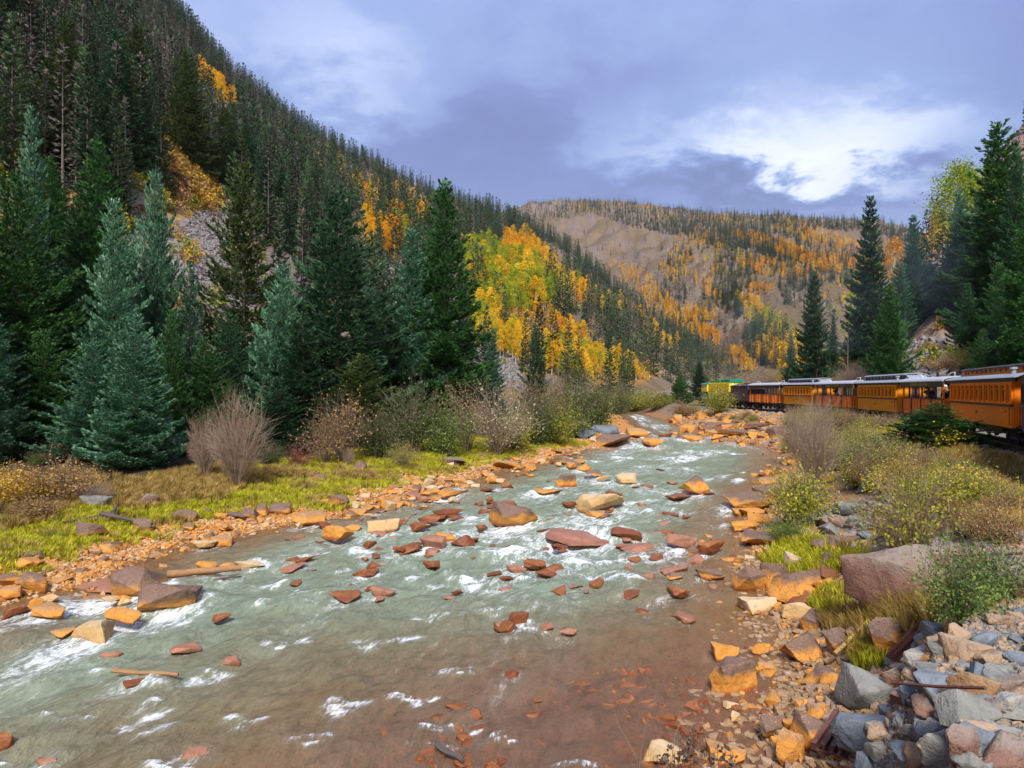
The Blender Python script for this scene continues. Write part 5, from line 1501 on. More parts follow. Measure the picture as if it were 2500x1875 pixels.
    # --- aspens: zones in photo pixels (cx, cy, rx, ry, angle, how many, height m at that range, colours)
    Z = [(525, 225, 68, 16, 42, 60, 8, 'yo'), (870, 460, 20, 40, 10, 16, 8, 'gy'), (930, 490, 60, 26, 30, 46, 8, 'gyo'), (1005, 510, 62, 24, 40, 50, 9, 'yo'), (905, 590, 24, 46, 0, 24, 9, 'yyo'), (960, 610, 22, 40, 10, 20, 9, 'oo'), (825, 425, 12, 20, 0, 6, 9, 'gy'), (985, 575, 30, 24, 0, 16, 9, 'go'),
         (1270, 610, 34, 42, 20, 60, 10, 'yyo'), (1315, 655, 50, 44, 40, 66, 10, 'yyyo'), (1230, 690, 115, 62, 35, 210, 8.5, 'gggggy'), (1290, 710, 75, 58, 20, 100, 9.5, 'gggy'), (1180, 740, 45, 85, 0, 90, 8, 'ggy'), (1180, 810, 40, 50, 20, 36, 7, 'yyg'), (1240, 850, 75, 30, 30, 80, 6.5, 'yyyg'), (1300, 880, 60, 22, 25, 34, 5.5, 'y'), (1390, 705, 40, 22, 20, 50, 9, 'yyg'), (1425, 725, 20, 26, 0, 22, 9, 'yo'),
         (1375, 900, 75, 22, 25, 90, 6.5, 'yyyg'), (1420, 870, 70, 14, 30, 30, 6, 'yyg'), (1460, 905, 60, 16, 20, 34, 6, 'yyg'), (1510, 905, 60, 12, 15, 26, 6, 'yyg'), (1360, 800, 80, 14, 30, 26, 6, 'yo'), (1500, 735, 26, 14, 20, 10, 9, 'y'), (1400, 840, 26, 12, 0, 10, 7, 'yo'),
         (1510, 660, 40, 24, 30, 46, 9, 'yo'), (1570, 690, 60, 26, 50, 90, 9, 'yyo'), (1610, 735, 60, 26, 45, 80, 9, 'yyo'), (1570, 765, 40, 22, 20, 40, 9, 'yo'), (1660, 780, 60, 24, 40, 80, 9, 'yo'), (1705, 770, 40, 12, 15, 26, 9, 'yo'), (1590, 815, 20, 14, 20, 12, 9, 'y'), (1730, 830, 34, 20, 40, 30, 9, 'oo'), (1625, 850, 30, 14, 0, 10, 9, 'yo'), (1690, 810, 40, 14, 10, 20, 9, 'yo'),
         (1485, 755, 40, 20, 20, 16, 9, 'gy'), (1520, 765, 14, 20, 0, 8, 9, 'y'),
         # far mountain
         (1560, 500, 60, 7, 8, 40, 9, 'yo'), (1420, 505, 30, 10, 0, 26, 8, 'y'), (1610, 525, 40, 9, 10, 26, 9, 'y'), (1760, 540, 80, 14, 4, 50, 9, 'yoo'), (1730, 580, 60, 20, 20, 50, 9, 'oo'), (1720, 620, 60, 40, 50, 40, 9, 'yog'), (1870, 590, 90, 17, 16, 170, 9, 'oo'), (1940, 620, 120, 16, 22, 230, 9, 'ooy'), (1960, 560, 80, 20, 10, 70, 9, 'oyy'), (2030, 590, 110, 18, 12, 150, 9, 'oyy'), (2050, 640, 90, 18, 6, 130, 9, 'oo'),
         (1900, 660, 120, 22, 12, 110, 9, 'ooy'), (1650, 640, 36, 46, 10, 80, 9, 'yyo'), (1680, 590, 40, 20, 0, 30, 9, 'yo'), (1780, 640, 40, 40, 0, 24, 9, 'yg'), (1860, 710, 30, 10, 0, 14, 9, 'oo'), (1720, 700, 60, 18, 40, 24, 9, 'yo'), (1830, 745, 36, 12, 25, 40, 9, 'yyo'), (1870, 785, 60, 24, 25, 60, 9, 'ygg'), (1880, 860, 40, 30, 10, 60, 8, 'oyy'), (1820, 880, 40, 30, 0, 40, 8, 'oy'), (1905, 820, 50, 14, 0, 30, 8, 'yg'), (2060, 720, 50, 60, 0, 40, 8, 'gy'), (2130, 620, 40, 30, 0, 40, 8, 'oy'), (2200, 600, 40, 30, 0, 40, 9, 'oo'), (2290, 590, 30, 20, 0, 20, 8, 'oy')]
    aP, aH, aK, aX = [], [], [], []
    for (cx, cy, rx, ry, a, n, hm, cols) in Z:
        t = rng.uniform(0, 6.283, n); s = np.sqrt(rng.random(n)); ca, sa = math.cos(math.radians(a)), math.sin(math.radians(a))
        ex, ey = rx * s * np.cos(t), ry * s * np.sin(t)
        qx, qy = cx + ex * ca - ey * sa, cy + ex * sa + ey * ca
        p = hits(qx, qy + 6, ymin=70, floor_water=False); k = ~np.isnan(p[:, 0])
        aP.append(p[k]); aH.append(rng.uniform(.7, 1.2, k.sum()) * hm / 9); aK += [cols[i] for i in rng.integers(0, len(cols), k.sum())]; aX.append(qx[k])
    aP, aH, aX = np.concatenate(aP), np.concatenate(aH), np.concatenate(aX); aK = np.array(aK)
    ra = np.hypot(aP[:, 0], aP[:, 1]); show = aH / ra
    for key, col in (('y', 'yellow'), ('o', 'orange'), ('g', 'green')):
        ii = np.where(aK == key)[0]; order = ii[np.argsort(-show[ii])]; top, rest = order[:95], order[95:]
        first = {}
        for k in top:
            v = int(rng.integers(0, 3))
            o = link('aspen', asp[col][v], None, (aP[k, 0], aP[k, 1], aP[k, 2] - .2), rng.uniform(0, 6.28), (aH[k] * rng.uniform(.8, 1.15),) * 2 + (aH[k],))
            far = ra[k] > 1300
            side = 'far mountain' if far else ('upper slope of the left mountain' if aX[k] < 1100 else 'lower slope of the left mountain')
            tag(o, slope_label({'yellow': 'golden yellow', 'orange': 'deep orange', 'green': 'yellow green'}[col] + ' aspen', aP[k]), 'tree', col + ' aspens on the ' + side); first.setdefault(v, o)
        stuff_forest(col + '_aspen_grove', {'yellow': 'golden', 'orange': 'orange', 'green': 'lime green'}[col] + ' autumn aspens farther up the slopes', aP[rest] - [0, 0, .2], aH[rest], [first[v] for v in sorted(first)], rng.integers(0, len(first), len(rest)), rng)

    # --- low growth on the slopes
    N = 14000
    px = np.concatenate([rng.uniform(-100, 1800, N), rng.normal(430, 60, 3500), rng.uniform(1250, 2350, 5000)]); py = np.concatenate([rng.uniform(100, 930, N), rng.normal(420, 60, 3500), rng.uniform(500, 920, 5000)])
    P = hits(px, py, ymin=50, floor_water=False); ok = ~np.isnan(P[:, 0]); r = np.hypot(P[:, 0], P[:, 1])
    reg = np.zeros(len(px), int); reg[ok] = np.rint(gsample(GREG.astype(float), P[ok, 0], P[ok, 1])).astype(int)
    gold = in_ell(px, py, [(455, 430, 120, 46, 48), (430, 380, 66, 48, 40), (1330, 850, 190, 50, 33), (1480, 905, 130, 30, 20), (255, 330, 50, 60, 60), (700, 470, 60, 24, 30), (320, 360, 40, 40, 0), (560, 640, 60, 20, 40), (680, 560, 60, 30, 40)])
    keep = ok & (reg > 0) & (reg < 4) & (r > 55) & (rng.random(len(px)) < np.where(gold, .75, .28) * np.clip((r / 420) ** 1.4, .05, .9))
    scree = in_ell(px, py, [(510, 600, 70, 70, 55), (560, 690, 70, 40, 50), (1190, 885, 100, 34, 25), (1010, 715, 100, 30, 20)])
    keep &= ~scree | (rng.random(len(px)) < .10)
    kk = np.where(keep)[0]
    g = gold[kk]; red = in_ell(px[kk], py[kk], [(465, 575, 40, 26, 30), (505, 580, 24, 14, 20), (690, 640, 30, 14, 0), (290, 405, 30, 12, 0)])
    ki = np.where(red, 3, np.where(g, rng.choice([0, 0, 0, 1], len(kk)), rng.choice([0, 1, 1, 2, 2], len(kk))))
    size = rng.uniform(.45, 1.25, len(kk)) * np.where(r[kk] > 900, 1.5, 1.0) * np.where(gold[kk] & (r[kk] < 250), 1.35, 1)
    order = np.argsort(-(size / r[kk])); top = order[:170]; rest = order[170:]
    first = {}
    cw = ('golden', 'rusty brown', 'dull olive', 'crimson')
    for k in top:
        o = link('slope_shrub', shr[ki[k]], None, P[kk[k]] - [0, 0, .1], rng.uniform(0, 6.28), size[k])
        tag(o, slope_label(cw[ki[k]] + ' low shrub', P[kk[k]]), 'shrub', cw[ki[k]] + ' slope shrubs on the ' + ('left mountain' if reg[kk[k]] == 1 else 'slope behind the train')); first.setdefault(int(ki[k]), o)
    ks = sorted(first); mp = {k: i for i, k in enumerate(ks)}
    stuff_forest('slope_scrub', 'golden and brown scrub over the mountain slopes', P[kk[rest]] - [0, 0, .1], size[rest], [first[k] for k in ks], np.array([mp.get(int(ki[k]), 0) for k in rest]), rng)

    # --- scree stones
    n = 9000
    px = np.concatenate([rng.normal(505, 60, n), rng.normal(1180, 80, n // 2), rng.uniform(950, 1100, n // 3), rng.uniform(2060, 2420, n // 2)]); py = np.concatenate([rng.normal(590, 75, n), rng.normal(890, 30, n // 2), rng.normal(715, 30, n // 3), rng.normal(880, 28, n // 2)])
    P = hits(px, py, ymin=45, floor_water=False); ok = ~np.isnan(P[:, 0])
    z_ = in_ell(px, py, [(510, 600, 80, 90, 55), (560, 690, 90, 50, 50), (1190, 885, 130, 44, 25), (1010, 715, 130, 40, 20), (2240, 880, 190, 50, -10)])
    reg = np.zeros(len(px), int); reg[ok] = np.rint(gsample(GREG.astype(float), P[ok, 0], P[ok, 1])).astype(int)
    ok &= z_ & ((reg == 1) | (reg == 3)); P = P[ok]
    sz = np.exp(np.clip(rng.normal(-.75, .45, len(P)), -2, -.1)); order = np.argsort(-sz / np.hypot(P[:, 0], P[:, 1])); top, rest = order[:90], order[90:]
    fs = []
    for k in top:
        right = P[k, 0] > 0 and np.hypot(*P[k, :2]) < 160 and P[k, 0] / P[k, 1] > .4
        o = rock('scree_rock', ROCK_SMALL[k % 8], 'rock_talus', P[k] + [0, 0, -.1], (sz[k] * 1.2, sz[k], sz[k] * .6), (rng.uniform(-.3, .3), rng.uniform(-.3, .3), rng.uniform(0, 6)), slope_label(sizew(sz[k]) + ' gray broken rock', P[k]), 'scree rocks on the ' + ('cut bank' if right else 'left mountain'))
        if len(fs) < 6: fs.append(o)
    for o in fs: o.data = o.data.copy(); o.data.materials[0] = M['rock_talus']
    stuff_forest('scree', 'gray scree of small broken stones on the slopes', P[rest], sz[rest], fs, rng.integers(0, 6, len(rest)), rng)


forest()
# ------------------------------------------------------------------ the narrow gauge train
M['car_orange'] = simple('car_orange', (.95, .205, .0), .5, var=.10, scale=2.5, spec=.25)
M['car_mustard'] = simple('car_mustard', (.80, .27, .003), .55, var=.14, scale=2.2, spec=.25)
M['car_salmon'] = simple('car_salmon', (.85, .22, .03), .6, var=.18, scale=3, spec=.3)
M['car_frame'] = simple('car_frame', (.80, .25, .0), .5, var=.1, scale=4)
M['car_brown'] = simple('car_brown', (.075, .035, .036), .55, var=.25, scale=3)
M['car_plum'] = simple('car_plum', (.085, .05, .058), .65, var=.25, scale=4)
M['car_black'] = simple('car_black', (.014, .013, .015), .6, var=.3, scale=4)
M['car_board'] = simple('car_board', (.035, .028, .026), .55, var=.3, scale=4)
M['steel_dark'] = simple('steel_dark', (.035, .03, .03), .6, .3, var=.4, scale=6)
M['roof_silver'] = simple('roof_silver', (.30, .32, .36), .5, .25, var=.12, scale=2, bump=.1)
M['roof_white'] = simple('roof_white', (.44, .45, .49), .55, .1, var=.1, scale=2, bump=.1)
M['glass_dark'] = simple('glass_dark', (.02, .02, .022), .08, 0, var=.1, scale=1, spec=.9)
M['gold_paint'] = simple('gold_paint', (.50, .36, .06), .5)
M['white_paint'] = simple('white_paint', (.75, .75, .74), .5, var=.08)
M['loco_green'] = simple('loco_green', (.004, .20, .125), .4, var=.12, scale=2)
M['loco_yellow'] = simple('loco_yellow', (.80, .56, .012), .45, var=.12, scale=2)
M['rail_steel'] = simple('rail_steel', (.34, .32, .31), .35, .8, var=.2, scale=3)
M['tie_wood'] = simple('tie_wood', (.07, .05, .04), .9, var=.35, scale=6)
M['skin'] = simple('skin', (.55, .33, .24), .6, var=.06)
M['cloth_navy'] = simple('cloth_navy', (.012, .016, .05), .85)
M['cloth_blue'] = simple('cloth_blue', (.02, .05, .26), .85)
M['cloth_black'] = simple('cloth_black', (.014, .014, .014), .85)
M['cloth_gray'] = simple('cloth_gray', (.28, .27, .26), .85)
M['cloth_white'] = simple('cloth_white', (.75, .74, .72), .85)
M['hair_gray'] = simple('hair_gray', (.42, .40, .37), .8)
RAIL_Z = 2.55

_s_y = np.linspace(-40, 260, 3001); _s_x = TX(_s_y); _s = np.concatenate([[0], np.cumsum(np.hypot(np.diff(_s_x), np.diff(_s_y)))])


def s_of(Y): return float(np.interp(Y, _s_y, _s))
def track_pt(s): return np.array([np.interp(s, _s, _s_x), np.interp(s, _s, _s_y)])


def car_root(name, s0, s1, label, cat):
    L = s1 - s0; a, b = track_pt(s0 + L * .16), track_pt(s1 - L * .16)
    mid = (a + b) / 2; d = b - a
    o = bpy.data.objects.new(name, None); C.objects.link(o)
    o.location = (mid[0], mid[1], RAIL_Z); o.rotation_euler = (0, 0, math.atan2(d[1], d[0]))
    tag(o, label, cat, 'cars of the excursion train')
    return o, L


def arch(w, z0, z1, n=9, t=.06):
    """closed roof shell profile across the car"""
    top = [(w * math.cos(math.pi * i / (n - 1)), z0 + (z1 - z0) * math.sin(math.pi * i / (n - 1)) ** .8) for i in range(n)]
    bot = [(y * .97, z - t) for y, z in reversed(top)]
    return top + bot


def add_truck(parent, x, wheel_r=.36):
    t = MB().bar((x - 1.15, .86, .46), (x + 1.15, .86, .46), .12, .28).bar((x - 1.15, -.86, .46), (x + 1.15, -.86, .46), .12, .28).box((x, 0, .55), (.3, 1.9, .2))
    for s in (-1, 1):
        for k in (-.75, .75): t.box((x + k, s * .92, .44), (.28, .14, .3))
        t.box((x, s * .9, .5), (.5, .12, .34))
    tr = t.build('truck', M['steel_dark'], parent)
    for k in (-.75, .75):
        for s in (-1, 1):
            pts = [(x + k, s * .50, wheel_r + .02), (x + k, s * .62, wheel_r + .02)]
            MB().tube(pts, wheel_r, 14).build('wheel', M['steel_dark'], tr)


def underframe(parent, L, zf=.9):
    m = MB().box((0, 0, zf - .1), (L - .5, 1.7, .2)).box((0, 0, .62), (L * .3, 1.3, .34))
    for s in (-1, 1):
        m.bar((-L * .36, s * .7, zf - .1), (-L * .12, s * .7, .42), .05).bar((-L * .12, s * .7, .42), (L * .12, s * .7, .42), .05).bar((L * .12, s * .7, .42), (L * .36, s * .7, zf - .1), .05)
    for e in (-1, 1): m.box((e * (L / 2 + .05), 0, .66), (.62, .2, .24))
    m.build('underframe', M['steel_dark'], parent)
    for e in (-1, 1): add_truck(parent, e * (L / 2 - 1.75))


def lettering(parent, text, x, y, z, size, m, name='lettering'):
    cu = bpy.data.curves.new(name, 'FONT'); cu.body = text; cu.size = size; cu.align_x = 'CENTER'; cu.align_y = 'CENTER'; cu.extrude = .004; cu.space_character = 1.15
    o = link(name, cu, parent); cu.materials.append(m)
    dg = bpy.context.evaluated_depsgraph_get(); me = bpy.data.meshes.new_from_object(o.evaluated_get(dg)); bpy.data.objects.remove(o)
    o = link(name, me, parent); o.location = (x, y, z); o.rotation_euler = (math.radians(90), 0, math.radians(180) if y > 0 else 0)
    return o


def coach(name, s0, s1, label, paint, nwin, roof, clere, numb, low_deck=2.92):
    o, L = car_root(name, s0, s1, label, 'train coach')
    hw = 1.2; x0, x1 = -L / 2 + .75, L / 2 - .75
    underframe(o, L)
    for s in (-1, 1):
        MB().box(((x0 + x1) / 2, s * hw, 1.29), (x1 - x0, .07, .86)).build('side_panel', M[paint], o)
        MB().box(((x0 + x1) / 2, s * (hw + .03), 1.775), (x1 - x0, .09, .10)).build('belt_rail', M['car_brown'], o)
        MB().box(((x0 + x1) / 2, s * (hw + .05), 1.85), (x1 - x0, .13, .045)).build('window_sill', M[paint], o)
        MB().box(((x0 + x1) / 2, s * hw, 2.70), (x1 - x0, .08, .12)).build('top_rail', M[paint], o)
        MB().box(((x0 + x1) / 2, s * (hw + .02), 2.84), (x1 - x0 + 1.0, .09, .16)).build('letter_board', M['car_board'], o)
        step = (x1 - x0) / nwin
        post = None
        for i in range(nwin + 1):
            x = x0 + step * i; wd = .20 if i not in (0, nwin) else .30
            MB().box((min(max(x, x0 + wd / 2), x1 - wd / 2), s * (hw + .012), 2.26), (wd, .11, .78)).build('window_post', M[paint], o)
        for i in range(nwin):
            x = x0 + step * (i + .5)
            w = MB().box((x, s * (hw - .03), 2.46), (step - .2, .05, .05)).box((x, s * (hw - .03), 1.91), (step - .2, .05, .07)).box((x, s * (hw - .03), 2.62), (step - .2, .05, .05))
            for e in (-1, 1): w.box((x + e * (step / 2 - .125), s * (hw - .03), 2.26), (.05, .05, .64))
            wo = w.build('window', M['car_frame'] if paint == 'car_orange' else M[paint], o)
            MB().box((x, s * (hw - .055), 2.26), (step - .25, .012, .68)).build('pane', M['glass_dark'], wo)
    for e in (-1, 1):
        xe = x1 if e > 0 else x0
        MB().box((xe, .72, 1.85), (.07, .90, 1.95)).box((xe, -.72, 1.85), (.07, .90, 1.95)).box((xe, 0, 2.72), (.07, .54, .2)).build('end_wall', M[paint], o)
        MB().box((xe - e * .02, 0, 1.75), (.05, .54, 1.7)).build('door', M['car_brown'], o)
        MB().box((xe + e * .42, 0, .9), (.72, 2.2, .1)).build('platform', M['steel_dark'], o)
        for s in (-1, 1):
            MB().tube([(xe + e * .1, s * (hw + .09), 1.75), (xe - e * .16, s * (hw + .09), 1.70), (xe - e * .16, s * (hw + .09), 1.05), (xe - e * .06, s * (hw + .07), .98)], .018, 5).build('hand_rail', M['car_brown'], o)
            MB().box((xe + e * .45, s * 1.05, .45), (.5, .3, .05)).box((xe + e * .45, s * .98, .72), (.5, .3, .05)).box((xe + e * .2, s * 1.0, .62), (.04, .36, .5)).build('step', M['steel_dark'], o)
            MB().tube([(xe + e * .72, s * 1.0, .9), (xe + e * .72, s * 1.0, 2.8)], .035, 6).build('platform_post', M['car_brown'], o)
        MB().box((xe + e * .72, 0, 1.45), (.03, 1.8, .04)).box((xe + e * .72, .5, 1.2), (.02, .02, .55)).box((xe + e * .72, -.5, 1.2), (.02, .02, .55)).build('end_railing', M['car_brown'], o)
    MB().box((0, 0, 1.0), (x1 - x0 - .1, 2.3, .1)).build('floor', M['car_brown'], o)
    for i in range(int((x1 - x0) / 1.1)):
        for s in (-1, 1): MB().box((x0 + .7 + 1.1 * i, s * .72, 1.35), (.1, .8, .75)).box((x0 + .95 + 1.1 * i, s * .72, 1.3), (.42, .8, .1)).build('seat', M['car_brown'], o)
    if clere:
        low = [(1.36, low_deck), (1.3, low_deck + .06), (1.0, low_deck + .17), (.6, low_deck + .23), (.6, low_deck + .18), (1.0, low_deck + .11), (1.3, low_deck - .0)]
        for s in (-1, 1):
            MB().prism([(y * s, z) for y, z in low], -L / 2 - .02, L / 2 + .02).build('lower_roof', M[roof], o, smooth=True)
        c0, c1 = -L / 2 + .9, L / 2 - .9
        cl = clere
        zt = low_deck + .23
        for s in (-1, 1):
            MB().box((0, s * .60, zt + .03), (c1 - c0, .06, .10)).box((0, s * .60, zt + .28), (c1 - c0, .06, .06)).build('clerestory_wall', M[cl], o)
            nc = nwin
            for i in range(nc + 1):
                x = c0 + (c1 - c0) * i / nc
                MB().box((min(max(x, c0 + .1), c1 - .1), s * .60, zt + .165), (.16 if i not in (0, nc) else .5, .055, .17)).build('clerestory_post', M[cl], o)
            for i in range(nc):
                x = c0 + (c1 - c0) * (i + .5) / nc
                MB().box((x, s * .585, zt + .165), ((c1 - c0) / nc - .16, .012, .17)).build('clerestory_window', M['glass_dark'] if cl != 'car_black' else M['roof_silver'], o)
        MB().prism(arch(.72, zt + .31, zt + .42), c0 - .25, c1 + .25).build('upper_roof', M['car_board'] if cl == 'car_orange' else M['roof_silver'], o, smooth=True)
        for e in (-1, 1):
            MB().add([(e * (L / 2 + .02), .6, zt - .02), (e * (L / 2 + .02), -.6, zt - .02), (e * (L / 2 - .95), .62, zt + .38), (e * (L / 2 - .95), -.62, zt + .38), (e * (L / 2 - .9), .62, zt), (e * (L / 2 - .9), -.62, zt)],
                     [(0, 1, 3, 2), (0, 2, 4), (1, 5, 3), (0, 4, 5, 1), (2, 3, 5, 4)]).build('roof_hood', M[roof], o)
        MB().tube([(-L * .36, .9, low_deck + .1), (-L * .36, .9, low_deck + .36)], .1, 10).tube([(-L * .36, .9, low_deck + .36), (-L * .36, .9, low_deck + .46)], .15, 10).build('roof_vent', M['roof_silver'], o)
    else:
        MB().prism(arch(1.36, low_deck, low_deck + .5, 13), -L / 2, L / 2).build('roof', M[roof], o, smooth=True)
    lettering(o, numb, 0, hw + .045, 1.36, .22, M['car_brown'])
    lettering(o, numb[-1:] + 'C', x0 + .9, hw + .045, 1.52, .16, M['car_brown'], 'car_mark')
    return o


def gondola(name, s0, s1, label, board, nst, windows_at=None):
    o, L = car_root(name, s0, s1, label, 'open car')
    hw = 1.2; x0, x1 = -L / 2 + .3, L / 2 - .3
    underframe(o, L, .86)
    for s in (-1, 1):
        for k in range(4):       # planked side
            MB().box((0, s * hw, .90 + .235 * k + .115), (x1 - x0, .055, .225)).build('side_plank', M['car_salmon'], o)
        MB().box((0, s * hw, 1.86), (x1 - x0, .12, .06)).build('top_rail', M['car_brown'], o)
        for i in range(nst + 1):
            x = x0 + .1 + (x1 - x0 - .2) * i / nst
            MB().box((x, s * (hw + .055), 1.34), (.09, .06, .98)).build('stake', M['car_salmon'] if i % 3 else M['car_brown'], o)
        for i in range(1, nst, 2):
            xa = x0 + .1 + (x1 - x0 - .2) * i / nst; dx = (x1 - x0 - .2) / nst * .45
            MB().bar((xa + dx * .1, s * (hw + .06), 1.80), (xa + dx, s * (hw + .06), .92), .07, .04).build('brace', M['car_salmon'], o)
        npost = max(4, nst // 2)
        for i in range(npost + 1):
            x = x0 + .08 + (x1 - x0 - .16) * i / npost
            MB().box((x, s * (hw - .02), 2.3), (.09, .09, .9)).build('roof_post', M['car_orange'] if i in (0, npost) else M['car_brown'], o)
        MB().box((0, s * (hw + .06), 2.75), (x1 - x0 + .3, .07, .36)).build('letter_board', M['car_board'], o)
        if windows_at:
            for (a, b, n) in windows_at:
                for i in range(n):
                    x = x0 + (x1 - x0) * (a + (b - a) * (i + .5) / n); w = (x1 - x0) * (b - a) / n
                    wo = MB().box((x - w / 2 + .03, s * (hw - .02), 2.28), (.06, .05, .8)).box((x + w / 2 - .03, s * (hw - .02), 2.28), (.06, .05, .8)).box((x, s * (hw - .02), 2.63), (w, .05, .08)).build('window_frame', M['car_board'], o)
                    MB().box((x, s * (hw - .03), 2.25), (w - .12, .012, .68)).build('pane', M['leaf_pane'], wo)
    for e in (-1, 1):
        xe = e * (L / 2 - .3)
        MB().box((xe, .75, 1.4), (.07, .85, 1.0)).box((xe, -.75, 1.4), (.07, .85, 1.0)).build('end_panel', M['car_orange'], o)
        MB().tube([(xe + e * .06, 1.1, 1.05), (xe + e * .06, 1.1, 1.75)], .02, 5).tube([(xe + e * .06, .35, 1.05), (xe + e * .06, .35, 1.75)], .02, 5).build('grab_iron', M['steel_dark'], o)
    MB().box((0, 0, .92), (x1 - x0 - .1, 2.3, .08)).build('floor', M['car_brown'], o)
    for i in range(int((x1 - x0) / .95)):
        MB().box((x0 + .5 + .95 * i, 0, 1.3), (.4, 1.5, .07)).box((x0 + .5 + .95 * i, 0, 1.12), (.1, 1.4, .3)).build('bench', M['cloth_black'], o)
    MB().prism(arch(1.36, 2.93, 3.22, 11, .05), -L / 2 + .05, L / 2 - .05).build('roof', M['roof_white'], o, smooth=True)
    MB().prism([(y, z - .09) for y, z in arch(1.25, 2.93, 3.2, 9, .05)], -L / 2 + .2, L / 2 - .2).build('ceiling_panel', M['car_black'], o)
    if board: lettering(o, board, .3, hw + .10, 2.74, .27, M['gold_paint'])
    for e in (-1, 1):
        MB().tube([(e * (L / 2 - .8), .45, 3.15), (e * (L / 2 - .8), .45, 3.42), (e * (L / 2 - 1.5), .45, 3.40), (e * (L / 2 - 2.0), .45, 3.22)], .028, 5).build('roof_rail', M['white_paint'], o)
    return o


M['leaf_pane'] = simple('leaf_pane', (.30, .27, .16), .12, 0, var=.4, scale=3, spec=.8)


def boxcar(s0, s1):
    o, L = car_root('freight_car', s0, s1, 'plum brown boxy freight car coupled behind the green and yellow engine', 'freight car')
    underframe(o, L, .9); hw = 1.15; n = 16
    for s in (-1, 1):
        for i in range(n):
            x = -L / 2 + .3 + (L - .6) * (i + .5) / n
            MB().box((x, s * hw, 1.88), ((L - .6) / n - .015, .06 if i % 2 else .07, 1.9)).build('plank', M['car_plum'], o)
        d = MB().box((0.2, s * (hw + .07), 1.86), (1.6, .06, 1.75)).build('door', M['car_plum'], o)
        MB().box((-.5, s * (hw + .12), 1.75), (.05, .05, .4)).build('handle', M['steel_dark'], d)
        MB().box((0, s * (hw + .05), 2.82), (L - .5, .08, .1)).build('fascia', M['car_black'], o)
        w = MB().box((L / 2 - 1.1, s * (hw + .05), 2.25), (.5, .05, .5)).build('hatch', M['car_brown'], o)
    for e in (-1, 1):
        MB().box((e * (L / 2 - .3), 0, 1.88), (.06, 2.3, 1.9)).build('end_wall', M['car_plum'], o)
        lad = MB()
        for k in range(6): lad.box((e * (L / 2 - .24), .8, 1.1 + .28 * k), (.03, .42, .03))
        lad.build('ladder', M['steel_dark'], o)
    MB().add([(-L / 2 + .15, 1.28, 2.88), (-L / 2 + .15, -1.28, 2.88), (-L / 2 + .15, 0, 3.16), (L / 2 - .15, 1.28, 2.88), (L / 2 - .15, -1.28, 2.88), (L / 2 - .15, 0, 3.16)], [(0, 3, 5, 2), (1, 2, 5, 4), (0, 2, 1), (3, 4, 5), (0, 1, 4, 3)]).build('roof', M['car_plum'], o)
    MB().box((0, 0, 3.2), (L - .2, .45, .05)).build('roof_walk', M['car_board'], o)


